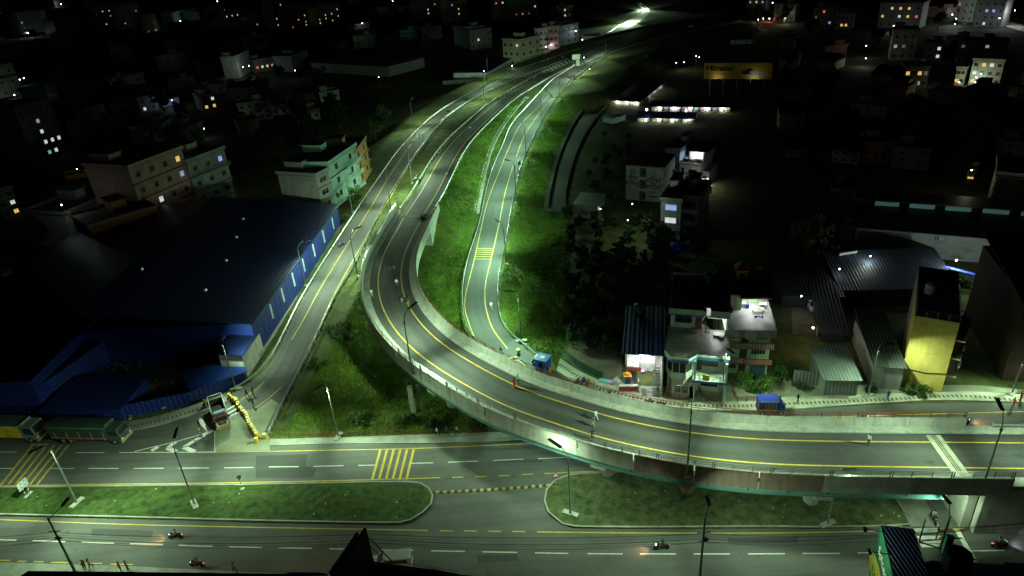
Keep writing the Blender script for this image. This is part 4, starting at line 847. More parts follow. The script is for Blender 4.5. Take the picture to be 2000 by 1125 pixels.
def tank(p, col, label, r=.6, h=1.3):
    m_ = mat('tank '+col, {'green': (.02,.16,.06), 'black': (.015,.015,.015), 'white': (.6,.6,.58)}[col], .5)
    o = thing('water_tank', label, 'water tank', tuple(p)); part('body', MB().cyl((0, 0), r, 0, h, 16).cyl((0, 0), r*1.04, h*.3, h*.34, 16).cyl((0, 0), r*1.04, h*.65, h*.69, 16).cyl((0, 0), r*.95, h, h+.22, 16, r*.4), m_, o)
    part('lid', MB().cyl((0, 0), r*.3, h+.22, h+.3, 10), m_, o); return o
HOUSES = []
def bulb(p, pw, col=(0.9, 1.0, .95), label='glowing bulb', name='wall_bulb', group='bare bulbs and lanterns of the far town', r=.12, glow=True, cat='lamp', e=None):
    o = None
    if label in ('small bright bulb in the dark town', 'glowing bulb'):
        hs = [x for x in COL.objects if x.get('category') in ('house', 'shed', 'shop', 'workshop', 'warehouse') and x.parent is None]
        near = min(hs, key=lambda x: (x.location.xy-Vector(p).xy).length)
        if (near.location.xy-Vector(p).xy).length < 28:
            rr = near.rotation_euler[2]; q_ = Matrix.Rotation(-rr, 3, 'Z') @ (Vector(p)-near.location); o = ob('wall_lamp', MB().box(-.05, -.05, 0, .05, .6, .06).mesh('wall_lamp', HEAD), near, tuple(q_)); p = Vector(p)
        else:
            near2 = ' '.join(min(hs, key=lambda x: (x.location.xy-Vector(p).xy).length)['label'].split()[:8]); label = 'bare lamp on a thin post'
            p = Vector(p); o = thing('lamp_post', label, 'lamp', tuple(p)); part('post', MB().cyl((0, -.15), .06, -p.z, .1, 6), STEEL, o)
            o_unused = None
    if o is None: o = thing(name, label, cat, tuple(p), 0, group if label.startswith('small') else None)
    part('glass', MB().cyl((0, 0), r*.7, -r, 0, 8, r).cyl((0, 0), r, 0, r, 8, r*.4), e or E_BULB, o); part('cap', MB().cyl((0, 0), r*.5, r, r*1.8, 8), HEAD, o)
    if pw:
        ld = bpy.data.lights.new('bulb_light', 'POINT'); ld.energy = pw; ld.color = col; ld.shadow_soft_size = .2
        l_ = bpy.data.objects.new('bulb_light', ld); COL.objects.link(l_); l_.parent = o; l_.location = (0, 0, -.35)
    return o
# ---- far town: (label, A, B, ytop, depth, wall, extra)
T = [
 ('long teal house with a lit corner beyond a pale lane at the top left', (42,68),(100,60),28,12,'teal',{}),
 ('unlit grey house at the very top left corner', (-30,60),(28,50),10,12,'grey',{}),
 ('low grey compound block right of the teal house at the top left', (112,66),(158,58),42,16,'cement',{'floors':1}),
 ('pale roofed house lit on its right corner near the top edge', (108,16),(140,10),1,12,'white',{'floors':1}),
 ('dark four storey house with scattered lit windows at the top left', (190,52),(240,46),12,12,'grey',{'cols':4}),
 ('dark house with lavender and blue lit windows at the top left', (242,60),(282,54),12,11,'beige',{'cols':3}),
 ('house with a red lit ground floor beside the dark slope at the top left', (284,66),(312,60),32,8,'beige',{'cols':2}),
 ('green washed building half hidden by a tree at the top', (364,46),(392,42),27,10,'green',{'floors':2}),
 ('low brown house below the glowing teal shed', (330,62),(390,58),47,10,'brown',{'floors':1}),
 ('beige two storey house with two bright lanterns on its roof', (443,56),(474,50),24,10,'beige',{'cols':3,'floors':2}),
 ('small dark house with a blue lit door beside the top trees', (498,54),(520,50),30,8,'grey',{'floors':2,'cols':2}),
 ('narrow house with small white lit windows left of the amber row', (538,56),(562,50),6,10,'grey',{'floors':4,'cols':2}),
 ('dark house row with amber and red lit doors at the top', (566,58),(618,48),14,12,'brown',{'cols':4}),
 ('bright house with a wide row of white lit windows at the top', (620,50),(668,40),16,12,'beige',{'cols':4}),
 ('small white house with dark windows lit from the lane', (470,152),(494,138),112,9,'white',{'floors':2,'cols':2}),
 ('low grey house with lit doorway left of the white house', (450,118),(470,108),96,8,'grey',{'floors':2,'cols':2}),
 ('long flat house with a row of five lit windows', (500,142),(548,134),120,10,'grey',{'floors':1,'cols':5}),
 ('plain grey gable wall house with a blue bulb', (574,140),(606,128),112,12,'cement',{'floors':1,'cols':1}),
 ('dark five storey apartment block with many lit windows at the left', (36,300),(66,292),236,14,'grey',{'floors':4,'cols':3,'tol':8}),
 ('dark apartment block with staggered lit windows beside the first block', (68,318),(132,296),214,14,'grey',{'floors':5,'cols':5,'tol':8}),
 ('dark house with one lit room at the left edge', (10,430),(44,418),378,12,'grey',{'floors':3,'cols':2}),
 ('small lit house on the lane below the dark block row at the left', (398,218),(428,212),190,9,'white',{'floors':2,'cols':2}),
 ('single storey dark house near the blue shop', (276,222),(312,214),194,9,'grey',{'floors':2,'cols':2}),
 ('low unlit house at the left edge with two lit windows above the warehouse', (48,612),(96,584),572,12,'cement',{'floors':1,'cols':3}),
 ('dark house with a lit white signboard on its front', (372,290),(405,278),252,10,'grey',{'floors':2,'cols':2}),
 ('narrow house with two lit slits at the top centre left', (820,40),(844,36),4,12,'grey',{'floors':5,'cols':2}),
 ('dark house with reddish windows behind the top centre trees', (846,30),(878,26),-4,12,'grey',{'floors':4,'cols':3}),
 ('beige house with warm lit corner at the top centre', (880,44),(915,38),6,12,'beige',{'floors':4,'cols':3}),
 ('house with plain blue grey side wall at the top centre', (888,88),(918,94),52,12,'blue',{'floors':3,'wins':False}),
 ('dark house with one pale lit window right of the blue grey wall', (920,98),(962,92),62,12,'grey',{'floors':3,'cols':4}),
 ('dark house at the top edge with red and white windows', (965,38),(1052,30),0,12,'grey',{'floors':3,'cols':7}),
 ('tall plain grey wall house with one narrow lit window above the row houses', (1089,48),(1119,44),16,12,'cement',{'floors':3,'cols':3}),
 ('dark house with pastel lit windows at the top right', (1458,22),(1494,22),-2,12,'grey',{'floors':2,'cols':3}),
 ('grey house beside the red glowing lane at the top right', (1510,42),(1552,42),10,12,'cement',{'floors':3,'cols':3}),
 ('dark house with red lit windows at the top right', (1586,50),(1626,50),18,12,'grey',{'floors':3,'cols':3}),
 ('dark house with a pair of amber windows', (1630,56),(1664,56),28,10,'grey',{'floors':2,'cols':4}),
 ('wide dark house with amber windows on three floors at the top right', (1712,54),(1794,56),8,14,'grey',{'floors':3,'cols':5}),
 ('unlit beige house below the wide amber window house', (1736,118),(1784,118),62,12,'beige',{'floors':3,'cols':3}),
 ('small house with a bright doorway right of centre top', (1804,118),(1838,118),88,10,'grey',{'floors':2,'cols':2}),
 ('white lit townhouse at the top right beside the steep lane', (1862,40),(1898,44),-12,12,'white',{'floors':4,'cols':3}),
 ('dark tall house with a vertical blue lit stair window', (1900,52),(1954,54),2,12,'cement',{'floors':4,'cols':4}),
 ('dark house with amber and cyan windows left of the shop lights', (1762,172),(1808,172),134,12,'grey',{'floors':2,'cols':4}),
 ('small orange roofed house beside the lit shops', (1862,166),(1880,167),134,8,'beige',{'floors':2,'cols':2}),
 ('house with lit shop fronts at the right edge', (1890,166),(1950,170),118,12,'beige',{'floors':3,'cols':4}),
 ('dim house above the lit shops at the right edge', (1866,124),(1960,126),84,12,'grey',{'floors':3,'cols':6}),
 ('four storey house with cyan and amber windows at the right edge', (1926,424),(2060,440),342,14,'beige',{'floors':4,'cols':4}),
 ('narrow lit stair tower beside the four storey house', (1886,352),(1902,353),322,6,'yellow',{'floors':3,'cols':1}),
 ('unlit beige house in the black area right of the thicket', (1618,408),(1662,412),374,12,'beige',{'floors':2,'cols':2}),
]
for lb, A, B, yt, dp, wl, ex in T: house(lb, A, B, yt, dp, wl, **ex)
rf_ = random.Random(11); PLACED = [(A[0]+B[0])/2 for _, A, B, *_r in T]; PL2 = [((A[0]+B[0])/2, (A[1]+B[1])/2) for _, A, B, *_r in T]
ADJ = ['plain', 'narrow', 'wide', 'square', 'low', 'tall', 'long', 'small', 'blank', 'squat', 'slender', 'deep']
nf = 0
for _ in range(4000):
    if nf >= 75: break
    x = rf_.uniform(-20, 2020); y = rf_.uniform(6, 330)
    lim = 985-(y-20)*1.0 if y < 160 else 800-(y-160)*.9
    if not (x < lim-(30 if y < 120 else 110) or x > 1330+ (0 if y < 90 else 150) + max(0, (y-90)*.35)): continue
    if 1170 < x < 1450 and 140 < y < 250: continue
    if 1350 < x < 1530 and 90 < y < 200: continue
    if y > 280 and (200 < x < 480 or 540 < x < 740): continue
    if any(abs(x-a_) < 42 and abs(y-b_) < 26 for a_, b_ in PL2): continue
    PL2.append((x, y)); nf += 1
    wd_ = rf_.uniform(22, 48)*(0.7+y/300); ht = rf_.choice((9, 14, 19))*(0.75+y/260); sl = (x-1192)/3160*.6
    wl_ = rf_.choice(['grey', 'beige', 'cement', 'pink', 'teal', 'white', 'brick'])
    fl_ = {9: 1, 14: 2, 19: 3}[int(round(ht/(0.75+y/260)))]
    house('%s unlit %s house %s' % (ADJ[nf % 12], wl_, 'in the dark town at picture left' if x < 700 else 'in the dark town at the upper right') + ', %s from the top edge and %s from the side' % (['first', 'second', 'third', 'fourth', 'fifth', 'sixth', 'seventh', 'eighth'][int(y//42)], ['first', 'second', 'third', 'fourth', 'fifth', 'sixth', 'seventh', 'eighth', 'ninth', 'tenth'][int(max(0, min(1999, x)) % 1000//100)]) if False else 'unlit house standing in the dark town', (x-wd_/2, y+sl*-20), (x+wd_/2, y+sl*20+rf_.uniform(-3, 3)), y-ht, rf_.uniform(8, 13), wl_, tol=7, roof=rf_.choice(('flat', 'flat', 'flat', 'gable')), group='unlit houses of the dark town', floors=fl_, cols=rf_.choice((2, 3, 4)))
for _ in range(150):
    x = rf_.uniform(0, 2000); y = rf_.uniform(20, 360); lim = 985-(y-20)*1.0 if y < 160 else 800-(y-160)*.9
    if not (x < lim-25 or x > 1480+max(0, (y-90)*.35)): continue
    tree(x, y, rf_.uniform(1.0, 1.9), 0, 'dark tree between the unlit houses of the town', group='dark trees between the town houses')
# glowing shed, lit lane houses, signs of the far town
def shed(label, A, B, ytop, depth, wallm, roofm, over=.5, rise=.12, z=0.0, name='shed', cat='shed', gable=False, pent=0.0, label_roof=None):
    a = G(*A, z); b = G(*B, z); t = b-a; L_ = t.length; rz = math.atan2(t.y, t.x); H = top_z(a, ytop)-z
    o = thing(name, label, cat, tuple(a), rz)
    mb = MB(); n = max(1, int(L_/3)); me = MB().box(.01, 0, 0, L_/n-.01, .08, H).mesh('wall_panel', wallm)
    for i in range(n): ob('wall_panel', me, o, (i*L_/n, 0, 0))
    part('wall', MB().box(.02, .082, 0, L_-.02, depth, H), wallm, o)
    if gable: part('roof', MB().ext([(-over, H-.02), (depth/2, H+rise*depth/2), (depth+over, H-.02), (depth+over, H+.1), (depth/2, H+rise*depth/2+.12), (-over, H+.1)], -over, L_+over), roofm, o)
    else: part('roof', MB().ext([(-over, H-pent), (depth+over, H+rise*depth), (depth+over, H+rise*depth+.1), (-over, H+.1-pent)], -over, L_+over), roofm, o)
    return o, L_, H
shed('glowing pale teal tin shed near the top with lit green yard', (340,44),(384,32),24,12,WALLS['teal'],TING,name='tin_shed')
shed('pale green roadside shop with two blue shutters at the merge', (1137,86),(1170,84),72,6,WALLS['green'],TING,name='roadside_shop',cat='shop')
shed('wide low dark workshop roofs in the middle of the dark town', (610,140),(760,150),122,30,WALLS['cement'],TIND,name='workshop',cat='workshop',gable=True)
shed('blue lit shop front in the dark town at the left', (318,210),(352,203),196,7,WALLS['blue'],TIND,name='corner_shop',cat='shop')
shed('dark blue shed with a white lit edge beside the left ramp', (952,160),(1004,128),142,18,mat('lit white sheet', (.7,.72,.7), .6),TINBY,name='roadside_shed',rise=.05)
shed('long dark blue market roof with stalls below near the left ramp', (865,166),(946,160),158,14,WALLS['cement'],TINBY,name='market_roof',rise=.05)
# row houses by the merge
for i, (A, B, yt, dp, wl, lb, n) in enumerate([((1046,96),(1070,95),58,12,'white','white three storey row house left of the pink one near the merge',3),((1071,96),(1092,95),54,12,'pink','narrow pinkish row house with a lit balcony between white and blue houses',2),((1093,90),(1130,82),54,12,'blue','pale blue row house with a bright open room on its top floor',3)]):
    o, L_, H = house(lb, A, B, yt, dp, wl, floors=3, cols=n, side=False, tol=4)
    for k in (1, 2): part('balcony', MB().box(0, -1.1, k*H/3-.1, L_, 0, k*H/3).box(0, -1.1, k*H/3, L_, -1.0, k*H/3+.9), WALLS[wl], o)
o, L_, H = house('beige three storey house with dark windows at the outer edge of the left ramp', (1018,132),(1057,122),80,13,'beige',floors=3, cols=3, band=WALLS['cement'], frame=FRAMED)
for (x, y, z, pw, col) in [(1047,75,9,500,(.9,1,.95)),(1066,91,2.5,160,(.9,.95,1)),(1076,88,2.5,160,(.95,.9,1)),(1084,84,3,160,(1,.9,.9)),(1137,77,5,350,(.9,1,.8)),(1124,60,8,160,(1,.85,.6)),(1083,58,9,120,(1,.8,.7)),(1151,134,5.9,60,(1,1,1)),(353,41,7,1500,(.7,1,.9)),(370,26,8,1200,(.5,1,.75)),(55,64,5,1200,(.9,1,.85)),(66,62,5,900,(.9,1,.85)),(445,21,9,900,(1,1,.8)),(463,20,9,900,(1,1,.8)),(110,52,6,800,(.6,1,.85)),(120,8,6,700,(.8,.9,.9)),(337,195,4,260,(.7,.8,1)),(475,130,9,500,(.8,1,.9)),(487,128,7,400,(.8,1,.9)),(40,155,8,400,(.6,1,.9)),(30,185,2.5,200,(1,.9,.6)),(48,152,5,200,(.6,1,.9)),(577,137,5,40,(.7,.8,1)),(425,2,6,600,(1,1,1)),(767,2,8,800,(1,1,.6)),(1744,50,4,500,(1,1,.9)),(1690,89,6,200,(1,1,1)),(1689,113,4,250,(.9,1,.9)),(1980,20,9,1600,(.85,.9,1)),(1858,28,7,900,(.9,1,1)),(1866,36,4,700,(.8,1,.9)),(1870,10,8,700,(.9,1,.9)),(1533,35,4,700,(1,1,.8)),(1502,36,2,600,(1,.2,.1)),(1490,36,2,500,(1,.25,.1)),(1904,150,4,400,(.6,1,.8)),(1902,160,3,300,(1,.9,.5)),(1871,160,3,250,(1,.8,.4)),(1893,330,8,100,(1,.95,.6)),(1359,109,7,60,(1,1,1)),(1365,111,7,80,(1,.9,.6)),(1335,121,4,80,(1,1,1)),(1320,122,4,60,(1,1,1)),(1480,38,6,500,(.8,1,.5)),(400,250,4,60,(.9,1,.9)),(1140,112,5.5,0,(1,1,1)),(1000,128,6,80,(.9,1,1)),(945,138,12,0,(1,1,1)),(740,150,5,0,(1,1,1)),(1040,9,9,0,(1,1,1)),(295,32,8,0,(1,.8,.8)),(708,45,5,0,(1,1,1)),(1508,5,6,0,(1,1,1)),(1863,46,4,300,(.9,1,1)),(1950,35,6,400,(.8,.9,1)),(243,190,6,0,(1,1,1)),(410,12,6,0,(1,1,1))]:
    q = G(x, y, z); dist = (Vector((0, 0, CH))-q).length
    bulb(q-Vector((0, 0.9, 0)), pw*1.5, col, 'small bright bulb in the dark town', r=max(.12, dist*.00045))
# left side house group (each house special)
o, L_, H = house('teal and orange three storey house with curved balconies at the left edge', (-40,203),(46,183),142,14,'teal',floors=3,cols=4,tol=6)
part('awning', MB().box(L_*.45, -1.8, H*.62, L_+.6, 0, H*.62+.12), mat('orange awning', (.55,.16,.05)), o)
ld = poly('lane', [(-10,205),(60,186),(160,176),(170,184),(70,200),(0,222)], 0.03, PAVEY); poly('lane', [(0,78),(60,74),(160,62),(165,68),(60,82),(0,86)], 0.03, PAVEY); poly('lane', [(100,560),(190,505),(215,515),(110,585)], 0.03, PAVE)
poly('lane', [(1870,30),(1900,40),(1885,48),(1862,38)], 0.03, PAVEY); poly('lane', [(1960,50),(2000,62),(2000,50),(1972,42)], 0.03, PAVEY); poly('lane', [(1490,34),(1512,34),(1545,40),(1490,40)], 0.03, PAVE); poly('lane', [(1340,64),(1420,58),(1490,48),(1490,52),(1430,63),(1345,69)], 0.03, PAVE)
# big apartment house at left
def big_house(label, A, B, ytop, depth, wall, fl, cols, band=BAND, tol=9, bal=(), **k):
    o, L_, H = house(label, A, B, ytop, depth, wall, floors=fl, cols=cols, band=band, tol=tol, **k); fh = H/fl
    for (x0, x1, f_) in bal:
        part('balcony', MB().box(x0*L_, -1.3, f_*fh-.12, x1*L_, 0, f_*fh+.03).box(x0*L_, -1.3, f_*fh+.03, x1*L_, -1.2, f_*fh+.15).box(x0*L_, -1.3, f_*fh+.85, x1*L_, -1.2, f_*fh+.95), WALLS[wall], o)
        n = max(2, int((x1-x0)*L_/.45)); me = MB().box(-.05, -1.29, .15, .05, -1.21, .85).mesh('baluster', WALLS[wall])
        for i in range(n+1): ob('baluster', me, o, (x0*L_+.06+i*((x1-x0)*L_-.12)/n, 0, f_*fh))
    return o, L_, H, fh
big_house('tall pinkish apartment house with red lit roof terrace in the dark left quarter', (300,478),(395,430),330,15,'pink',5,4,bal=((.05,.4,2),(.05,.4,3)))
big_house('grey house with yellow lit open room right of the red terrace house', (398,432),(466,400),318,13,'grey',4,3,bal=((.0,1.0,3),))
o_wh, _, _, _ = big_house('white house with a tree shadow on its long side wall', (150,486),(262,432),420,13,'white',3,4,band=None,bal=((.5,.95,1),),tol=5)
big_house('red brick house with a dark roof terrace in front of the white house', (205,530),(330,488),446,13,'brick',3,4,band=BAND,bal=((.3,.9,2),),tol=5)
bulb(G(330,300,13), 60, (1,.35,.25), 'warm red bulb over the roof terrace at the left', r=.15); bulb(G(395,318,11), 90, (1,.85,.3), 'yellow bulb in the open room of the grey house', r=.15)
bulb(G(268,440,7), 260, (.7,1,.9), 'cold bulb that lights the white house front', r=.1); bulb(G(120,400,14), 120, (.7,1,.92), 'lamp that lights the side wall of the white house', r=.15)
bulb(G(318,402,7), 40, (1,.8,.85), 'dim bulb on the lower balcony of the pinkish house', r=.1)
bulb(G(300,440,9), 90, (1,.85,.7), 'bulb above the lane between the pinkish and brick houses', r=.1); bulb(G(350,452,4), 60, (1,.9,.8), 'bulb at the lane gate by the warehouse roof', r=.1)
bulb(G(150,530,6), 60, (1,1,.8), 'bulb over the lane below the brick house', r=.1)
# house beside the left ramp
o, L_, H, fh = big_house('pale teal four storey house with rounded balconies beside the left ramp', (660,425),(711,381),322,12,'teal',4,2,band=WALLS['grey'],bal=((.0,1.0,1),(0,1,2),(.45,1,3)),tol=3,frame=FRAMED)
big_house('dark wing of the teal house with a large glazed veranda', (636,440),(658,426),345,12,'grey',4,1,band=WALLS['grey'],tol=3,ww=3.0)
o, L_, H, fh = big_house('orange plastered narrow house right behind the pale teal house', (708,384),(727,350),300,10,'orange',4,2,band=WALLS['yellow'],tol=3,frame=FRAMED)
# ---- blue warehouse at the left
def extr_roof(o, name, pts, mt): return wpart(name, MB().face(pts), mt, o)
za = 8.0
A_ = G(508,700,0); B_ = G(668,452,0); t = (B_-A_); L_ = t.length; rz = math.atan2(t.y, t.x)
wh = thing('blue_warehouse', 'huge dark blue tin warehouse beside the left ramp with pale slit windows', 'warehouse', tuple(A_), rz)
Hw = top_z(A_, 632); WD = 62
n = 26
me = MB().box(.01, 0, 0, L_/n-.01, .1, Hw).mesh('wall_panel', TINB)
for i in range(n): ob('wall_panel', me, wh, (i*L_/n, 0, 0))
part('side_wall', MB().box(.05, .11, 0, L_-.05, 8, Hw).box(.02, 8, 0, .3, WD, Hw), TINB, wh)
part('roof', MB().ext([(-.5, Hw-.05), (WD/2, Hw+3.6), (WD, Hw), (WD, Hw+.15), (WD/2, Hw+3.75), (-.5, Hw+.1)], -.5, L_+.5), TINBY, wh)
part('plinth', MB().box(-.1, -.12, 0, L_, -.005, .9), CONC2, wh)
slit = mat('pale slit glazing', (.45,.62,.72), .3)
me = MB().box(-.35, -.06, 0, .35, -.01, 3.0).mesh('slit_window', slit)
R3 = Matrix.Rotation(rz, 3, 'Z')
for (x, y) in [(650,420),(632,444),(613,473),(593,502),(573,533),(552,570),(530,607)]:
    # place by projecting onto the wall line
    best = min(np.linspace(0, L_, 500), key=lambda s: abs(PX(A_+R3 @ Vector((s, 0, Hw-2.6)))[0]-x)); ob('slit_window', me, wh, (best, 0, Hw-4.1))
for (fx, fy) in [(.18,.2),(.4,.22),(.6,.26),(.78,.3),(.3,.45)]:
    part('roof_vent', MB().cyl((fx*L_, fy*WD), .5, Hw+3.6*fy*2-.1, Hw+3.6*fy*2+.55, 10, .35), STEEL, wh)
# southern warehouse body and front sheds
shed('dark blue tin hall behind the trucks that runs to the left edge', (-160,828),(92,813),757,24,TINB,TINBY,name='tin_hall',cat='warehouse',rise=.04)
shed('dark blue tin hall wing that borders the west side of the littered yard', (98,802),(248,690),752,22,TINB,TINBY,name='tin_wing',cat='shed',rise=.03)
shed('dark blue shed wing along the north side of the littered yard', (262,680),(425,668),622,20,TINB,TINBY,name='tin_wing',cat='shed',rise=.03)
poly('yard', [(245,690),(420,680),(470,720),(440,760),(330,800),(250,810)], 0.04, DIRT)
shed('blue mono-pitch shed roof directly behind the dark green truck', (93,827),(243,821),803,8.5,TINB,TARP if False else TINB,name='truck_shed',rise=.02)
shed('long cement wall shed at the south corner of the blue warehouse', (484,737),(517,688),693,4,WALLS['white'],TINBY,name='gate_house',cat='gatehouse')
shed('yellow fronted guard room under the street lamp', (421,715),(467,718),693,4.5,WALLS['yellow'],TINB,name='guard_room',cat='shed')
shed('bright blue lean-to roof inside the blue fence', (384,781),(482,744),762,5,TINB,mat('lean-to blue sheet', (.015,.05,.30), .5),name='lean_to',cat='shed',rise=.1)
o = wall_thing('tin_fence', 'bright blue tin fence that curves along the west pavement', 'fence', G(250,815,0), G(373,791,0), 0, 2.4, .1, TINB, 12); 
o = wall_thing('tin_fence', 'short bright blue tin fence at the foot of the left ramp', 'fence', G(373,791,0), G(462,757,0), 0, 2.4, .1, TINB, 9)
o = wall_thing('tin_fence', 'dark blue tin fence hidden behind the two parked trucks', 'fence', G(-60,824,0), G(250,815,0), 0, 2.4, .1, TINB, 30)
deb = MB()
for cx, cy, n_ in ((235,700,240),(270,790,90)):
    c0 = G(cx, cy, 0)
    for _ in range(n_):
        x, y = c0.x+random.gauss(0, 3.2), c0.y+random.gauss(0, 2.2); s_ = random.uniform(.12, .5); deb.cbox((x, y, random.uniform(.05, .7)), (s_, s_*random.uniform(.4, 1), s_*random.uniform(.2, .7)), None)
struct('rubbish', deb, mat('mixed rubbish', (.25,.24,.2), .9, var=.8, scale=1.6, col2=(.5,.5,.45)), 'stuff')
# ---- lit market sheds right of the old road
goods = mat('lit market goods', (.3,.3,.3), .7, var=.9, scale=1.5)
nt_ = goods.node_tree; b_ = nt_.nodes['Principled BSDF']; vo = nt_.nodes.new('ShaderNodeTexVoronoi'); vo.inputs['Scale'].default_value = 1.6; ge = nt_.nodes.new('ShaderNodeNewGeometry'); nt_.links.new(ge.outputs['Position'], vo.inputs['Vector'])
hs_ = nt_.nodes.new('ShaderNodeHueSaturation'); hs_.inputs['Saturation'].default_value = .55; hs_.inputs['Value'].default_value = 1.2; nt_.links.new(vo.outputs['Color'], hs_.inputs['Color']); nt_.links.new(hs_.outputs[0], b_.inputs['Base Color'])
def stall(label, A, B, ytop, depth, roofm, pw=160, n=4, openh=1.0, rise=.12):
    a = G(*A, 0); b = G(*B, 0); t = b-a; L_ = t.length; rz = math.atan2(t.y, t.x); H = top_z(a, ytop)
    o = thing('market_shed', label, 'market shed', tuple(a), rz)
    part('back_wall', MB().box(0, 2.2, 0, L_, depth, H), WALLS['white'], o); part('roof', MB().ext([(-.6, H), (depth/2, H+rise*depth), (depth+.3, H), (depth+.3, H+.1), (depth/2, H+rise*depth+.12), (-.6, H+.1)], -.4, L_+.4), roofm, o)
    k = max(2, int(L_/2.2)); me = [MB().box(0, 1.2, 0, 1.8, 2.1, random.uniform(1.4, H-.2)).box(.1, .3, 0, 1.6, 1.1, random.uniform(.5, 1.2)).mesh('goods_rack', goods) for _ in range(3)]
    for i in range(k): ob('goods_rack', random.choice(me), o, (i*L_/k+.1, 0, 0))
    me = MB().box(-.06, -.3, 0, .06, -.18, H).mesh('post', STEEL)
    for i in range(k//2+1): ob('post', me, o, (i*L_/(k//2), 0, 0))
    me = MB().box(-.7, .6, H-.22, .7, .7, H-.12).mesh('tube_light', E_BULB)
    for i in range(n):
        tl = ob('tube_light', me, o, ((i+.5)*L_/n, -.3, 0)); ld = bpy.data.lights.new('tube_glow', 'POINT'); ld.energy = pw; ld.shadow_soft_size = .3; ld.color = (1, .95, .85)
        q = bpy.data.objects.new('tube_glow', ld); COL.objects.link(q); q.parent = tl; q.location = (0, .2, H-.5)
stall('long lit market shed with a dark navy roof and colourful goods', (1272,217),(1427,219),208,9,TINBY,200,5)
stall('lower lit market shed with pale goods and two roof windows', (1245,238),(1356,240),230,9,TINBY,150,4)
stall('south front of the gabled grey market hall with bright goods', (1197,205),(1250,208),196,10,TIND,160,3)
stall('slanting east front of the gabled grey market hall', (1252,206),(1296,170),196,12,TIND,130,4)
bulb(G(1263,214,4.6), 60, (1,1,.9), 'bright floodlight at the left end of the lower market roof', 'floodlight', None, .35); bulb(G(1340,216,4.6), 60, (1,1,.95), 'bright floodlight at the right end of the lower market roof', 'floodlight', None, .3)
shed('small teal gable hut left of the market sheds', (1178,238),(1195,242),228,7,WALLS['teal'],TIND,name='hut',gable=True,rise=.3)
# ---- billboard
TEXTS = []
def text_ob(parent, body, size, loc, rot, mt, name='lettering', ext=.01, align='LEFT', sx=1.0, shear=0.0, font=None):
    cu = bpy.data.curves.new(name, 'FONT'); cu.body = body; cu.size = size; cu.extrude = ext; cu.align_x = align; cu.shear = shear; cu.resolution_u = 3
    cu.materials.append(mt); o = bpy.data.objects.new(name, cu); COL.objects.link(o); o.parent = parent; o.location = loc; o.rotation_euler = rot; o.scale = (sx, 1, 1); TEXTS.append(o); return o
BLKT = mat('black lettering', (.03,.02,.02), .6)
a = G(1372,188,0); b = G(1503,190,0); L_ = (b-a).length; rz = math.atan2((b-a).y, (b-a).x); z0_ = top_z(a, 154); z1_ = top_z(a, 123)
bb = thing('billboard', 'long yellow hoarding with black brand lettering and pictured kitchen goods in the dark', 'billboard', tuple(a), rz); hb = z1_-z0_
YB = mat('yellow hoarding print', (.60,.42,.04), .6, var=.1)
part('board', MB().box(0, 0, z0_, L_, .25, z1_), YB, bb)
me = MB().box(-.15, .3, 0, .15, .6, z1_).mesh('post', STEEL)
for i in range(5): ob('post', me, bb, (L_*(i+.5)/5, 0, 0))
text_ob(bb, 'Himstar', hb*.46, (L_*.03, -.03, z0_+hb*.53), (math.pi/2, 0, 0), BLKT, sx=1.18).data.offset = .14
text_ob(bb, 'for a complete home', hb*.2, (L_*.03, -.03, z0_+hb*.28), (math.pi/2, 0, 0), BLKT, shear=.3, sx=1.2)
text_ob(bb, 'Customer Care', hb*.11, (L_*.03, -.03, z0_+hb*.1), (math.pi/2, 0, 0), BLKT, sx=1.2)
pr = MB(); pr.box(L_*.53, -.04, z0_+hb*.16, L_*.95, -.01, z0_+hb*.3)
part('printed_table', pr, mat('print grey', (.35,.4,.38)), bb)
pr = MB().box(L_*.57, -.05, z0_+hb*.3, L_*.67, -.01, z0_+hb*.55).box(L_*.64, -.05, z0_+hb*.3, L_*.72, -.01, z0_+hb*.66); part('printed_goods', pr, BLKT, bb)
pr = MB().wheel((L_*.8, -.03, z0_+hb*.4), hb*.12, .02).box(L_*.68, -.06, z0_+hb*.35, L_*.74, -.02, z0_+hb*.5).wheel((L_*.86, -.03, z0_+hb*.37), hb*.08, .02); part('printed_goods', pr, mat('print light', (.5,.52,.5)), bb)
ld = bpy.data.lights.new('hoarding_spot', 'AREA'); ld.energy = 34; ld.shape = 'RECTANGLE'; ld.size = 2; ld.size_y = .3; ld.color = (1, 1, .8)
for k in (.2, .75):
    s_ = part('flood_lamp', MB().box(-.3, -.15, 0, .3, .15, .12).box(-.04, 0, 0, .04, 2.0, .05), HEAD, bb, (L_*k, -2.2, z0_-.4)); q = bpy.data.objects.new('flood_glow', ld); COL.objects.link(q); q.parent = s_; q.location = (0, 0, .2); q.rotation_euler = (math.radians(148), 0, 0)
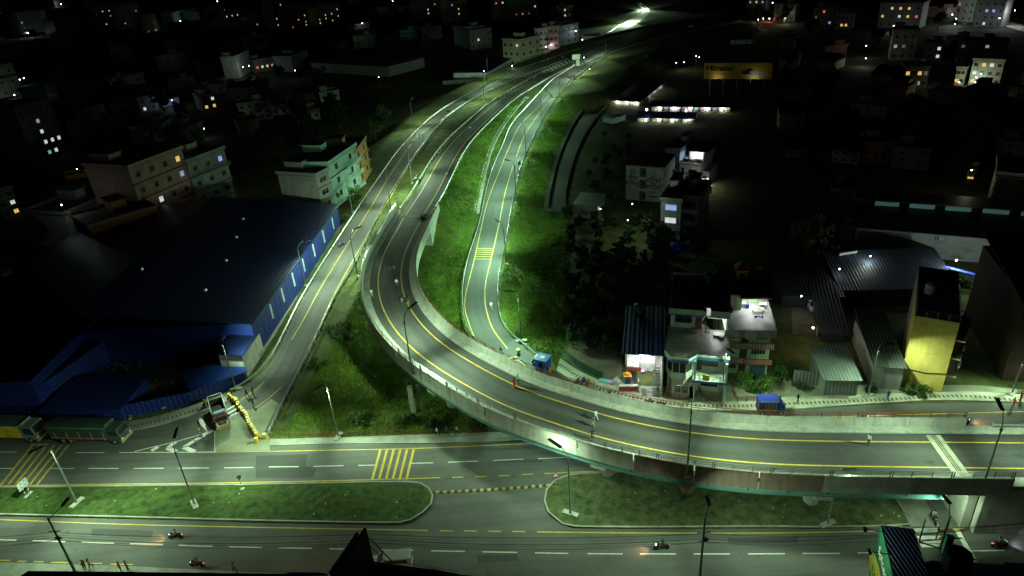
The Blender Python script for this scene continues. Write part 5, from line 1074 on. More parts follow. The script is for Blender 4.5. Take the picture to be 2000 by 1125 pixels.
# ------------------------------------------------------------------ near buildings on the right
def frame(A, B, z=0.0):
    a = G(*A, z); b = G(*B, z); t = b-a; return a, t.length, math.atan2(t.y, t.x)
def rail_box(o, x0, y0, x1, y1, z, h, mt, nm='railing', gap=.9):
    mb = MB(); n = max(1, int(math.hypot(x1-x0, y1-y0)/gap)); mb.tube([(x0, y0, z+h), (x1, y1, z+h)], .03, 4).tube([(x0, y0, z+h*.5), (x1, y1, z+h*.5)], .02, 4)
    for i in range(n+1): x = x0+(x1-x0)*i/n; y = y0+(y1-y0)*i/n; mb.box(x-.025, y-.025, z, x+.025, y+.025, z+h)
    return part(nm, mb, mt, o)
def balus(o, x0, x1, y, z, mt, h=.8):
    part('balustrade_rail', MB().box(x0, y-.08, z+h, x1, y+.08, z+h+.12).box(x0, y-.08, z, x1, y+.08, z+.1), BAND, o)
    n = max(2, int((x1-x0)/.3)); me = MB().cyl((0, 0), .045, 0, h, 5, .06).mesh('baluster', mt)
    for i in range(n): ob('baluster', me, o, (x0+(i+.5)*(x1-x0)/n, y, z+.05))
def area(o, loc, rot, sx, sy, pw, col, nm='room_light'):
    ld = bpy.data.lights.new(nm, 'AREA'); ld.shape = 'RECTANGLE'; ld.size = sx; ld.size_y = sy; ld.energy = pw; ld.color = col
    q = bpy.data.objects.new(nm, ld); COL.objects.link(q); q.parent = o; q.location = loc; q.rotation_euler = rot; return q
def tubelight(o, loc, L_, pw, col=(.95, 1, .95)):
    t = part('tube_light', MB().box(-L_/2, -.05, -.05, L_/2, .05, .05), E_BULB, o, loc)
    area(t, (0, 0, -.12), (0, 0, 0), L_, .2, pw, col, 'tube_glow')
BLUEP = mat('blue band paint', (.05,.16,.34), .6); MINT = WALLS['teal']
WHG = hm('white green house plaster', (.60,.66,.58), (.3,.34,.3))
# --- white house with teal band
a, L_, rz = frame((1298,775), (1412,787)); zt = top_z(a, 694)
W = thing('white_house', 'white house with a blue edge band and tiled lit terrace beside the navy roofed shop', 'house', tuple(a), rz)
D1, D2 = 8.5, 19.0; z1 = zt*.5
part('wall', MB().box(0.2, 1.2, 0, L_*.47, D1, z1).box(L_*.47, 2.6, 0, L_, D1, zt-.3).box(0.1, 1.0, z1, L_*.47, D1, zt-.3), WHG, W)
bx = L_*.46
part('ground_bay', MB().prism([(.4, 1.2), (1.2, 0), (bx-1.3, 0), (bx, 1.2)], 0, z1-.1), WALLS['beige'], W)
part('window_bay', MB().prism([(.0, 1.2), (.9, -.3), (bx-1.0, -.3), (bx, 1.2)], z1, z1+1.0), WHG, W)
part('bay_glazing', MB().prism([(.1, 1.2), (1.0, -.15), (bx-1.1, -.15), (bx-.1, 1.2)], z1+1.0, zt-.35), GLASS, W)
me = MB().box(-.05, -.06, z1+1.0, .05, .06, zt-.35).mesh('mullion', WHG)
for x, y in ((.05, 1.15), (.95, -.2), (bx*.5, -.2), (bx-1.05, -.2), (bx-.05, 1.15)): ob('mullion', me, W, (x, y, 0))
part('terrace_slab', MB().prism([(-.3, D1), (-.3, 1.0), (.7, -.75), (bx-.7, -.75), (bx+.4, .6), (L_+.4, .6), (L_+.4, D1)], zt-.35, zt), ROOFT, W)
eb = [(-.32, 1.0), (.7, -.78), (bx-.7, -.78), (bx+.42, .57), (L_+.43, .57)]
for (p, q_) in zip(eb, eb[1:]):
    d_ = Vector((q_[0]-p[0], q_[1]-p[1], 0)); l_ = d_.length; r_ = math.atan2(d_.y, d_.x)
    part('blue_band', MB().box(0, -.04, zt-.62, l_, .06, zt-.12), BLUEP, W, (p[0], p[1], 0), r_); part('terrace_curb', MB().box(0, -.06, zt-.118, l_, .1, zt+.22), WHG, W, (p[0], p[1], 0), r_)
part('gallery_slab', MB().box(bx, -.6, z1-.1, L_+.3, 2.6, z1+.1), WHG, W); part('gallery_edge', MB().box(bx, -.66, z1-.15, L_+.3, -.58, z1+.25), BLUEP, W)
rail_box(W, bx, -.55, L_+.25, -.55, z1+.2, .9, STEEL)
me = MB().box(-.15, -.15, 0, .15, .15, zt-.3).mesh('column', WHG)
for x in (bx+.3, L_+.1): ob('column', me, W, (x, -.4, 0))
ob('column', me, W, (L_+.1, 2.3, 0))
for x in (L_*.72,): window(W, x, 2.55, z1+.9, 2.6, 1.5, mull=4, frame=FRAMED)
window(W, L_*.55, 2.55, z1+.12, .9, 2.1, mull=1, frame=FRAMED); window(W, L_*.75, 2.55, 1.0, 2.4, 1.6, mull=5, frame=FRAMED)
for x in (1.9, 2.95, 4.0): window(W, x, -.05, 1.1, .9, 1.3, mull=3, frame=FRAME)
part('yellow_cloth', MB().box(0, -.05, 0, 1.0, .05, .9), YEL, W, (bx+1.4, -.6, z1+.4))
# upper floor set back, open porch on the right lit from inside
z2 = zt+3.1; ux = L_*.62
part('upper_wall', MB().box(0, D1, zt, ux, D2, z2).box(ux, D1+3.5, zt, L_, D2, z2), WHG, W)
part('upper_roof', MB().box(-.3, D1-.9, z2, L_*.58, D2+.3, z2+.2).box(L_*.7, D1-.9, z2, L_+.3, D2+.3, z2+.2).box(L_*.58, D1+1.2, z2, L_*.7, D2+.3, z2+.2), ROOFC, W)
part('roof_fascia', MB().box(-.32, D1-1.0, z2-.15, L_*.58, D1-.9, z2+.75).box(L_*.7, D1-1.0, z2-.15, L_+.32, D1-.9, z2+.75), WHG, W); part('blue_band', MB().box(-.33, D1-1.05, z2-.35, L_*.58, D1-.92, z2-.15).box(L_*.7, D1-1.05, z2-.35, L_+.33, D1-.92, z2-.15), BLUEP, W)
part('back_parapet', MB().box(-.3, D2+.1, z2+.2, L_+.3, D2+.3, z2+1.3).box(-.3, D1-.8, z2+.2, -.15, D2+.1, z2+.9).box(L_+.1, D1-.8, z2+.2, L_+.3, D2+.1, z2+.9), WHG, W)
window(W, L_*.23, D1-.04, zt+.9, 2.6, 1.5, mull=2, frame=BLUEP); part('door', MB().box(-.5, -.06, 0, .5, 0, 2.1), mat('maroon door', (.16,.05,.06), .6), W, (L_*.5, D1, zt)); part('side_fin', MB().box(L_-.15, D1-.9, zt, L_, D1+3.5, z2), WHG, W)
tubelight(W, (L_*.84, D1+2.0, z2-.2), 1.4, 110); tubelight(W, (L_*.84, D1-.7, z2-.45), 1.2, 40)
stp = MB().box(0, -.25, -.02, .8, .0, .02).mesh('stair_tread', GRILL)
for i in range(15): ob('stair_tread', stp, W, (L_*.62, D1-1.2, zt+.2+i*.21), i*.42)
part('stair_pole', MB().cyl((L_*.62, D1-1.2), .06, zt, z2+1.0, 8), GRILL, W)
R_ = Matrix.Rotation(rz, 3, 'Z')
def wl(x, y, z): return a+R_ @ Vector((x, y, z))
for (x, y, lb) in ((L_*.66, D2-2.2, 'green water tank on the white house roof, front one of three'), (L_*.62, D2-.6, 'green water tank on the white house roof, back left of three'), (L_*.78, D2-.7, 'green water tank on the white house roof, back right of three')): tank(wl(x, y, z2+.2), 'green', lb, .75, 1.5)
for (x, y, z, m_, s_, lb, nm, ct) in ((L_*.42, D1-.9, zt, YEL, .8, 'yellow tub on the lit terrace of the white house', 'tub', 'tub'), (L_*.86, D1-1.8, zt, WHI, 1.6, 'white low table on the lit terrace of the white house', 'low_table', 'table'), (L_*.9, D1-2.6, zt, mat('teal crate', (.1,.3,.28)), .6, 'teal crate beside the low table on the terrace', 'crate', 'crate')):
    o = thing(nm, lb, ct, tuple(wl(x, y, z)), rz); 
    if nm == 'tub': part('body', MB().cyl((0, 0), .35, 0, .5, 12, .5), m_, o); part('rim', MB().cyl((0, 0), .53, .5, .54, 12), m_, o)
    else: part('top', MB().box(-s_/2, -s_/3, .3, s_/2, s_/3, .4), m_, o); part('legs', MB().box(-s_/2, -s_/3, 0, -s_/2+.08, s_/3, .3).box(s_/2-.08, -s_/3, 0, s_/2, s_/3, .3), m_, o)
# --- blue roofed shop
a, L_, rz = frame((1222,748), (1293,752)); zs = top_z(a, 683)
S = thing('blue_roof_shop', 'two storey open shop glowing white under a big navy tin roof', 'shop', tuple(a), rz); SD = 13.0
part('back_wall', MB().box(0, 4.5, 0, L_, SD, zs-.4), WALLS['white'], S); part('side_wall', MB().box(-.1, .6, zs*.5, 0, 4.5, zs-.4).box(L_-.2, -3.0, 0, L_, 4.5, zs), WALLS['white'], S)
n = 9; me = MB().box(-.04, -1.3, 0, (L_+.9)/n+.04, SD+.4, .1).mesh('roof_sheet', TINB)
for i in range(n): ob('roof_sheet', me, S, (-.6+i*(L_+.9)/n, 0, zs+.012*(i % 2)), (math.radians(1.5), 0, 0))
part('upper_floor', MB().box(0, .1, zs*.5-.15, L_*.8, 4.5, zs*.5+.05).box(L_*.38, .02, zs*.5-.16, L_*.8, .12, zs*.5+.95), WALLS['white'], S)
rail_box(S, 0, .1, L_*.38, .1, zs*.5, 1.0, STEEL); me = MB().box(-.08, -.08, 0, .08, .08, zs).mesh('post', STEEL)
for x in (.1, L_*.38, L_*.8): ob('post', me, S, (x, .1, 0))
for i in range(10):
    x = .3+i*.62; m_ = [mat('orange cloth', (.55,.2,.07)), mat('cream cloth', (.6,.52,.38)), mat('blue cloth', (.06,.1,.4)), mat('red cloth', (.45,.04,.05))][(i*3+i//2) % 4]
    part('hanging_cloth', MB().box(-.22, -.04, 0, .22, .04, random.uniform(1.2, 1.9)), m_, S, (x, 4.2, zs*.5+.5))
for i in range(7): part('goods_shelf', MB().box(-.5, -.3, 0, .5, .3, random.uniform(.8, 2.0)), goods, S, (.7+i*1.05, 4.0, 0))
tubelight(S, (L_*.3, 1.6, zs-.35), 1.2, 110); tubelight(S, (L_*.65, 1.6, zs-.35), 1.2, 110); tubelight(S, (L_*.3, 2.0, zs*.5-.25), 1.2, 60); tubelight(S, (L_*.65, 1.6, zs*.5-.25), 1.2, 70); tubelight(S, (L_*.5, -1.1, zs-.15), 1.5, 200)
part('signboard', MB().box(.1, -.1, zs*.5-.65, L_*.42, -.0, zs*.5-.05), mat('red brown sign', (.28,.06,.05)), S); part('steel_shutter', MB().box(.5, .3, 0, L_*.3, .4, 2.2), mat('grey shutter', (.16,.18,.19)), S)
for i in range(12): part('stair_step', MB().box(-.6, -.15, -.05, .6, .15, .02), mat('stair tile', (.1,.12,.12)), S, (L_-.9, -3.2+i*.33, .15+i*zs*.5/12.5))
tank(a+Matrix.Rotation(rz, 3, 'Z') @ Vector((1.5, SD-1.4, zs+.1)), 'green', 'green water tank on the navy tin roof of the shop', .8, 1.5)
poly('shop_yard', [(1222,752),(1293,755),(1294,779),(1240,772),(1212,762),(1190,745),(1205,735)], 0.05, mat('pale shop yard', (.5,.48,.42), .8, var=.2))
yb = lambda x, y, z=0.05: G(x, y, z)
def simple(nm, lb, ct, p, rz, parts, group=None):
    o = thing(nm, lb, ct, tuple(p), rz, group)
    for n_, mb, m_ in parts: part(n_, mb, m_, o)
    return o
REDP = mat('red panel', (.45,.06,.04), .6); DBLU = mat('deep blue plastic', (.03,.07,.4), .5)
simple('red_stall', 'low red and white framed stall box at the pavement edge by the shop yard', 'stall', yb(1209,765), -.12, [('panel', MB().box(0, 0, .15, 3.0, .1, .95), REDP), ('frame', MB().box(-.08, -.05, 0, 0, .8, 1.9).box(3.0, -.05, 0, 3.08, .8, 1.9).box(0, -.02, .95, 3, .02, 1.05), WHI), ('counter', MB().box(0, .1, .8, 3, .8, .88), WHI)])
simple('blue_gate', 'pale blue striped fence gate across the front of the shop yard', 'gate', yb(1246,766), -.1, [('slat_row', MB().box(0, 0, .1, 3.6, .05, .2).box(0, 0, .4, 3.6, .05, .5).box(0, 0, .7, 3.6, .05, .8).box(0, 0, 1.0, 3.6, .05, 1.1), mat('pale blue bars', (.35,.5,.6))), ('frame', MB().box(-.05, -.02, 0, .05, .07, 1.3).box(3.55, -.02, 0, 3.65, .07, 1.3), STEEL)])
simple('notice_board', 'small white notice board leaning on the blue gate', 'board', yb(1253,770), -.2, [('board', MB().box(0, -.1, .1, .7, -.04, 1.2), WHI), ('legs', MB().box(0, -.1, 0, .05, .3, .1).box(.65, -.1, 0, .7, .3, .1), STEEL)])
simple('kiosk_cart', 'narrow blue kiosk cart with an orange top in the shop yard', 'cart', yb(1225,752), 0, [('body', MB().box(-.45, -.4, 0, .45, .4, 1.9), mat('slate blue', (.1,.16,.25))), ('roof', MB().box(-.6, -.6, 1.9, .6, .6, 2.0).cyl((0, 0), .5, 2.0, 2.3, 10, .35), mat('orange top', (.75,.35,.04))), ('post', MB().box(.4, -.75, 0, .5, -.65, 2.0), STEEL)])
for x, y, m_, lb in ((1240,731,REDP,'red and white pail on the shop yard floor'), (1255,729,DBLU,'blue and white pail in the middle of the shop yard'), (1270,720,YEL,'yellow basin near the back of the shop yard')):
    simple('pail', lb, 'pail', yb(x, y), 0, [('body', MB().cyl((0, 0), .25, 0, .45, 12, .32), m_), ('lid', MB().cyl((0, 0), .33, .45, .52, 12), WHI)])
simple('banner', 'turquoise and pink printed banner lying on the verge beside the pavement', 'banner', G(1168,745,.2), -.45, [('sheet', MB().box(0, 0, 0, 2.4, 1.0, .06).box(.3, .2, .06, 1.4, .8, .08), mat('turquoise print', (.15,.5,.5))), ('stripe', MB().box(1.5, .1, .062, 2.2, .9, .075), mat('pink print', (.55,.3,.5)))])
# --- green garden screen
pg = pxline([(1102,690),(1120,710),(1150,728),(1178,740)], 0, 1.5); mp = pg[len(pg)//2]
o = thing('garden_screen', 'dark green mesh screen curving behind the pavement left of the shop', 'screen', tuple(mp)); mb = MB(); sweep(mb, pg, [(.03, 0), (.03, 1.3), (-.03, 1.3), (-.03, 0)]); wpart('mesh_sheet', mb, mat('green mesh', (.02,.09,.06), .8), o); mb = MB(); sweep(mb, pg, [(.06, 1.3), (.06, 1.36), (-.06, 1.36), (-.06, 1.3)]); wpart('top_rail', mb, RUST, o)
poly('vacant_plot', [(1100,690),(1130,660),(1215,690),(1215,735),(1190,745),(1175,738),(1120,712)], 0.03, DIRT)
poly('roadside_ground', [(1294,779),(1293,755),(1540,735),(1545,745),(1700,745),(1760,752),(1900,752),(1995,760),(2010,768),(1873,765),(1700,771),(1527,777),(1427,785),(1320,782)], 0.04, DUST)
# --- pale green house
a, L_, rz = frame((1412,728), (1497,731)); zg = top_z(a, 640); f1 = zg/3
Hh = thing('green_house', 'pale green house with a lit roof terrace, curved parapet and brown balcony rails', 'house', tuple(a), rz); GW = WALLS['green']
part('wall', MB().box(0, 0, 0, L_, 9, zg-.2), GW, Hh)
part('terrace', MB().box(-.4, -1.1, zg-.2, L_+.5, 9, zg), mat('pale terrace tile', (.5,.52,.5), .4), Hh)
part('parapet', MB().box(-.4, -1.3, zg-.9, L_*.38, -1.1, zg+.35).box(L_*.62, -1.3, zg-.9, L_+.5, -1.1, zg+.35).prism([(L_*.38, -1.3), (L_*.42, -1.9), (L_*.58, -1.9), (L_*.62, -1.3), (L_*.6, -1.12), (L_*.4, -1.12)], zg-.9, zg+.35), CONC2, Hh); part('side_parapet', MB().box(L_+.3, -1.1, zg, L_+.5, 8.8, zg+.5), WHG, Hh)
for k, (z_, x0, x1) in enumerate(((f1, 0, L_*.45), (f1, L_*.45, L_+.3), (2*f1, -.2, L_+.4))):
    part('balcony_slab', MB().box(x0, -1.4, z_-.15, x1, 0, z_+.02), BAND, Hh)
    if k != 1: balus(Hh, x0, x1, -1.32, z_+.02, WHG)
    else: part('balcony_front', MB().box(x0, -1.4, z_, x1, -1.25, z_+.75), BAND, Hh)
for z_, xs in ((f1+.9, (L_*.75,)), (2*f1+.9, (L_*.2, L_*.78)), (.9, (L_*.12,))):
    for x in xs: window(Hh, x, -.04, z_, 2.2, 1.4, mull=5, frame=FRAME)
for z_ in (0.05, f1+.1, 2*f1+.1): part('door', MB().box(-.55, -.06, 0, .55, 0, 2.2), mat('dark wood door', (.07,.04,.03)), Hh, (L_*.42, 0, z_))
part('roller_shutter', MB().box(L_*.6, -.07, 0, L_*.95, 0, 2.4), mat('blue shutter', (.05,.13,.2), .5), Hh)
part('upper_wall', MB().box(-.3, 5.6, zg, L_*.42, 9, zg+2.7).box(L_*.42, 8.0, zg, L_+.3, 9.0, zg+2.7).box(-.3, 2.5, zg, .0, 5.6, zg+2.7), GW, Hh)
part('maroon_canopy', MB().box(L_*.36, 4.4, zg+2.7, L_+.4, 5.6, zg+2.95), mat('maroon canopy', (.12,.03,.03)), Hh); part('upper_roof', MB().box(-.4, 5.6, zg+2.7, L_+.4, 14, zg+2.9).box(-.4, 13.8, zg+2.9, L_+.4, 14, zg+3.8), ROOFC, Hh); part('back_block', MB().box(-.3, 9, 0, L_+.3, 14, zg+2.69), GW, Hh)
tubelight(Hh, (L_*.68, 6.4, zg+2.55), 1.8, 170); tubelight(Hh, (L_*.85, 3.6, zg+2.4), .9, 30)
part('roof_tower', MB().box(L_*.38, 10.5, zg+2.9, L_*.62, 12.7, zg+4.7), WALLS['yellow'], Hh); tw = L_*.12+.35; cx = L_*.5
part('tower_roof', MB().cyl((0, 0), tw*1.4, 0, 1.3, 4, .05), mat('red tin roof', (.22,.05,.03)), Hh, (cx, 11.6, zg+4.7), math.pi/4); window(Hh, cx, 10.46, zg+3.6, .8, .6, mull=1, frame=FRAMED)
part('white_railing', MB().tube([(L_+.35, 0, zg+1.1), (L_+.35, 8, zg+1.1)], .04, 5).tube([(L_+.35, 0, zg+.5), (L_+.35, 0, zg+1.1)], .03, 4), WHI, Hh)
Rg = Matrix.Rotation(rz, 3, 'Z')
for i, (x, y, m_, lb, nm, ct) in enumerate(((.5,6.8,WHI,'white washing machine on the green house terrace','washing_machine','appliance'), (.58,6.4,DBLU,'blue drum beside the washing machine on the terrace','drum','drum'), (.8,5.2,WHI,'white table with dark things on the green house terrace','terrace_table','table'), (.15,5.0,BLK,'black bicycle frame heap on the left of the lit terrace','scrap_heap','heap'), (.78,3.2,DBLU,'blue and white scooter parked on the lit terrace','toy_scooter','scooter'), (.93,6.6,WALLS['grey'],'grey bundle by the terrace side parapet','bundle','bundle'))):
    p = a+Rg @ Vector((x*L_, y, zg)); mb = MB()
    if i == 1: mb.cyl((0, 0), .28, 0, .7, 10)
    elif i == 2: mb.box(-.9, -.4, .55, .9, .4, .62).box(-.85, -.35, 0, -.78, .35, .55).box(.78, -.35, 0, .85, .35, .55).box(-.4, -.2, .62, .4, .2, .8)
    elif i == 4: mb.wheel((-.5, 0, .18), .18, .08).wheel((.5, 0, .18), .18, .08).box(-.35, -.08, .25, .3, .08, .4).tube([(.5, 0, .3), (.4, 0, .95)], .04)
    else: mb.box(-.35, -.35, 0, .35, .35, .75).box(-.25, -.25, .75, .3, .25, .85)
    o = thing(nm, lb, ct, tuple(p), rz); part('body', mb, m_, o)
# --- yellow building
a, L_, rz = frame((1756,751), (1838,768)); zy = top_z(a, 617)
Y = thing('yellow_building', 'tall plain yellow walled building with curved balconies on its right side', 'building', tuple(a), rz); YW = WALLS['yellow']; YD = 8.5; fy = zy/4
part('wall', MB().box(0, 0, 0, L_, YD, zy), YW, Y); part('roof_slab', MB().box(-.05, -.05, zy, L_+.05, YD+9, zy+.12), ROOFC, Y); part('rear_block', MB().box(0, YD, 0, L_*.9, YD+9, zy-.01), CONC2, Y)
rail_box(Y, 0, .1, L_, .1, zy+.1, .9, STEEL, gap=1.2); rail_box(Y, L_, .1, L_, YD, zy+.1, .9, STEEL, gap=1.2); rail_box(Y, 0, .1, 0, YD+9, zy+.1, .9, STEEL, gap=1.6)
for k in range(4):
    z_ = k*fy
    part('side_recess', MB().box(L_+.0, .4, z_+.3, L_+.06, YD*.45, z_+fy-.6), mat('blue side panel', (.05,.16,.26), .5), Y); window(Y, L_+.05, YD*.7, z_+.8, 1.8, 1.6, math.pi/2, mull=3)
    if k: part('balcony', MB().prism([(L_, .3), (L_+1.3, .3), (L_+1.4, 2.6), (L_+1.9, 3.8), (L_+1.9, 5.6), (L_+1.3, 6.4), (L_+1.3, YD), (L_, YD)], z_-.15, z_+.1), mat('cream ledge', (.55,.45,.22)), Y); part('balcony_grille', MB().prism([(L_+1.2, .35), (L_+1.3, .35), (L_+1.4, 2.6), (L_+1.9, 3.8), (L_+1.9, 5.6), (L_+1.3, 6.4), (L_+1.3, YD), (L_+1.2, YD), (L_+1.2, 6.3), (L_+1.8, 5.5), (L_+1.8, 3.9), (L_+1.3, 2.7)], z_+.1, z_+.95), GRILL, Y)
for sx_, sz in ((.25, .92), (.3, .52)): part('plaster_line', MB().box(L_*.1, -.02, zy*sz, L_*.72, 0, zy*sz+.06), hm('dull yellow', (.45,.34,.1)), Y)
part('wall_cable', MB().tube([(-4, -.2, zy*.28), (L_*.5, -.15, zy*.25), (L_, -.1, zy*.29)], .06, 5), BLK, Y)
tank(a+Matrix.Rotation(rz, 3, 'Z') @ Vector((L_*.3, 8, zy+.1)), 'white', 'white water tank on the roof of the yellow building', .75, 1.5)
# --- tin sheds and dark roofs
shed('grey green tin shed with a flat sloping roof beside the pavement', (1606,773), (1672,774), 741, 7.5, TING, TING, name='tin_shed', over=.4)
simple('tin_gate', 'two leaf grey tin gate between the bushes and the tin shed', 'gate', G(1549,751,0), frame((1549,751), (1598,754))[2], [('leaf', MB().box(0, 0, .1, 2.3, .06, 2.6), TING), ('leaf', MB().box(2.36, 0, .1, 4.6, .06, 2.6), TING), ('frame', MB().box(-.1, -.03, 0, 0, .1, 2.8).box(4.62, -.03, 0, 4.72, .1, 2.8), STEEL)])
shed('grey corrugated roof with dark round patches between tin shed and yellow building', (1700,758), (1757,762), 715, 14, WALLS['grey'], corrugated('dull grey tin', (.06,.07,.067), .5, .6), name='roofed_yard', over=.3)
shed('dark tin wing behind the grey shed beside the parked white car', (1603,667), (1650,670), 650, 15, TIND, TIND, name='dark_wing')
shed('huge dark tent roof below the long grey wall', (1640,590), (1862,585), 566, 22, TIND, TIND, name='tent_hall', gable=True, rise=.25)
shed('dark flat roofed store behind the pale green house', (1525,600), (1640,602), 577, 14, TIND, TIND, name='dark_store')
shed('dark brown building at the right edge beyond the yellow one', (1955,742), (2060,752), 590, 20, hm('dark brown plaster', (.07,.045,.03)), TIND, name='brown_building', cat='building')
poly('parking_yard', [(1545,583),(1598,578),(1600,650),(1548,652)], 0.04, DIRT)
wall_thing('yard_wall', 'white panel wall behind the parked white car', 'wall', G(1543,592,0), G(1597,592,0), 0, 2.2, .15, WALLS['white'], 5)
wall_thing('yard_wall', 'cream wall edge right of the parked white car', 'wall', G(1597,592,0), G(1594,655,0), 0, 1.6, .2, WALLS['beige'], 6)
bulb(G(1588,640,4.5), 260, (1,.85,.5), 'warm bulb over the yard with the white car', r=.15); bulb(G(1565,578,4.5), 120, (.9,1,.9), 'cold bulb by the white panel wall', r=.12)
# gravelly white gable and blue strip by the tent
simple('white_gable', 'white lit gable end at the left side of the dark tent hall', 'gable wall', G(1632,545,0), .1, [('wall', MB().prism([(0, 0), (3.5, 0), (3.5, .3), (0, .3)], 0, 5.5), WALLS['white']), ('coping', MB().box(-.1, -.05, 5.5, 3.6, .35, 5.65), CONC2)])
simple('blue_awning', 'bright blue sheet edge on the right slope of the tent hall', 'awning', G(1833,520,4), -.9, [('sheet', MB().box(0, 0, 0, 6, .9, .1), mat('bright blue sheet', (.08,.12,.7), .5)), ('post', MB().box(0, .1, -4, .1, .2, 0).box(5.9, .1, -4, 6, .2, 0), STEEL)])
bulb(G(1836,505,4.2), 15, (.85,.9,1), 'bulb on the blue awning of the tent hall', r=.12); bulb(G(1640,525,5), 25, (.9,1,.95), 'bulb beside the white gable of the tent hall', r=.12); bulb(G(1868,508,6), 900, (.8,1,.9), 'lamp that lights the middle of the long grey wall', r=.15)
bulb(G(1700,500,6), 420, (.8,1,.9), 'lamp at the left part of the long grey wall', r=.12); bulb(G(1960,520,6), 600, (.8,1,.9), 'lamp at the right part of the long grey wall', r=.12)
# --- long grey wall warehouse
a, L_, rz = frame((1669,490), (2060,527)); zl_ = top_z(a, 441)
LW_ = thing('long_warehouse', 'long low warehouse with a stained grey wall and pale clerestory strips', 'warehouse', tuple(a), rz)
part('wall', MB().box(0, 0, 0, L_, 20, zl_), streaked('stained grey wall', (.42,.44,.42), (.2,.21,.2), sx=.25, sz=.5), LW_); part('wall_ledge', MB().box(0, -.15, zl_*.42, L_, 0, zl_*.42+.12), CONC, LW_)
part('roof', MB().ext([(-1.2, zl_-.1), (9, zl_+1.4), (9, zl_+1.55), (-1.2, zl_+.05)], -1, L_+1), BLK, LW_); part('roof', MB().ext([(9.05, zl_+2.5), (20, zl_+1.0), (20, zl_+1.15), (9.05, zl_+2.65)], -1, L_+1), BLK, LW_)
me = MB().box(0, 8.9, zl_+1.55, 4.6, 9.0, zl_+2.45).mesh('clerestory_panel', mat('cyan clerestory', (.2,.45,.45), .5, emit=(.35,.7,.7), es=.04))
for i in range(int(L_/6.6)): ob('clerestory_panel', me, LW_, (3+i*6.6, 0, 0))
part('red_writing', MB().box(0, -.02, 0, 2.2, 0, .15).box(.2, -.02, .2, .3, 0, 1.0).box(.8, -.02, .2, .9, 0, 1.1).box(1.4, -.02, .2, 1.5, 0, .9), mat('red spray paint', (.4,.08,.06)), LW_, (L_*.5, 0, .7))
for k in (.40, .425): part('vent_cluster', MB().box(0, -.03, 0, .25, 0, .25).box(.4, -.03, 0, .65, 0, .25).box(0, -.03, .4, .25, 0, .65).box(.4, -.03, .4, .65, 0, .65), WHI if k > .41 else BLK, LW_, (L_*k, 0, zl_*.72))
o, _, _ = house('unlit small house beside the long warehouse end', (1640,470), (1664,472), 448, 5, 'cement', floors=1, wins=False, room=False); tank(G(1658,440,3.2), 'green', 'green water tank at the left end of the long grey wall', .9, 1.8)
# --- painted advertising wall
a, L_, rz = frame((1222,389), (1293,396)); zp = top_z(a, 323)
P_ = thing('advert_building', 'grey white building painted with black Nepali cement lettering and two flower emblems', 'building', tuple(a), rz); PW = streaked('dull white painted wall', (.42,.47,.42), (.28,.32,.28))
part('wall', MB().box(0, 0, 0, L_, 12, zp), PW, P_); part('roof_slab', MB().box(-.3, -.3, zp, L_+.3, 12.3, zp+.3), ROOFC, P_)
for k in range(3): part('stair_recess', MB().box(L_*.38, -.04, zp*(.02+.34*k), L_*.55, 0, zp*(.02+.34*k)+zp*.26), mat('dark teal recess', (.05,.08,.08)), P_); window(P_, L_*.5, -.06, zp*(.12+.34*k), 1.0, .9, frame=FRAMED)
rt = (math.pi/2, 0, 0); rf = mat('grey green lettering', (.12,.17,.15)); z_ = zp
text_ob(P_, 'शौर्य', z_*.16, (L_*.19, -.03, z_*.60), rt, BLKT, align='CENTER').data.offset = .03
text_ob(P_, 'सिमेन्ट', z_*.16, (L_*.19, -.03, z_*.44), rt, BLKT, align='CENTER').data.offset = .03
text_ob(P_, 'रिद्धि', z_*.19, (L_*.76, -.03, z_*.56), rt, BLKT, align='CENTER').data.offset = .03
text_ob(P_, 'सिद्धि', z_*.19, (L_*.76, -.03, z_*.37), rt, BLKT, align='CENTER').data.offset = .03
text_ob(P_, 'सिमेन्ट', z_*.08, (L_*.76, -.03, z_*.25), rt, rf, align='CENTER'); part('phone_line', MB().box(L_*.66, -.03, z_*.13, L_*.86, 0, z_*.17), BLKT, P_)
mb = MB()
for i in range(8):
    c_, s_ = math.cos(i*math.pi/4), math.sin(i*math.pi/4); r_ = z_*.1; mb.tube([(L_*.19+c_*r_*.35, -.04, z_*.85+s_*r_*.35), (L_*.19+c_*r_*.8+s_*r_*.25, -.04, z_*.85+s_*r_*.8-c_*r_*.25), (L_*.19+c_*r_, -.04, z_*.85+s_*r_), (L_*.19+c_*r_*.8-s_*r_*.25, -.04, z_*.85+s_*r_*.8+c_*r_*.25), (L_*.19+c_*r_*.35, -.04, z_*.85+s_*r_*.35)], .07, 4)
part('flower_emblem', mb, rf, P_); part('emblem_centre', MB().wheel((L_*.19, -.05, z_*.85), z_*.025, .05), mat('yellow green dot', (.4,.5,.08)), P_)
mb = MB(); c0 = (L_*.76, z_*.82)
mb.tube([(c0[0]-.9, -.04, c0[1]-.2), (c0[0]-.5, -.04, c0[1]-.75), (c0[0]+.3, -.04, c0[1]-.8), (c0[0]+.9, -.04, c0[1]-.2)], .09, 4).tube([(c0[0]-.3, -.04, c0[1]-.3), (c0[0]+.2, -.04, c0[1]+.5), (c0[0]-.2, -.04, c0[1]+.9), (c0[0]-.7, -.04, c0[1]+.6)], .08, 4).tube([(c0[0]-.2, -.04, c0[1]-.4), (c0[0]+.5, -.04, c0[1]-.1)], .07, 4); part('swirl_emblem', mb, rf, P_)
bulb(G(1298,342,6), 150, (.8,.85,1), 'cold bulb between the advert building and the blue house', r=.22); bulb(G(1304,352,3), 110, (.85,.85,1), 'lower cold bulb beside the advert building', r=.22); bulb(G(1226,430,7), 0); bulb(G(1235,398,9), 1100, (.75,1,.8), 'yard lamp in front of the advert building', r=.08)
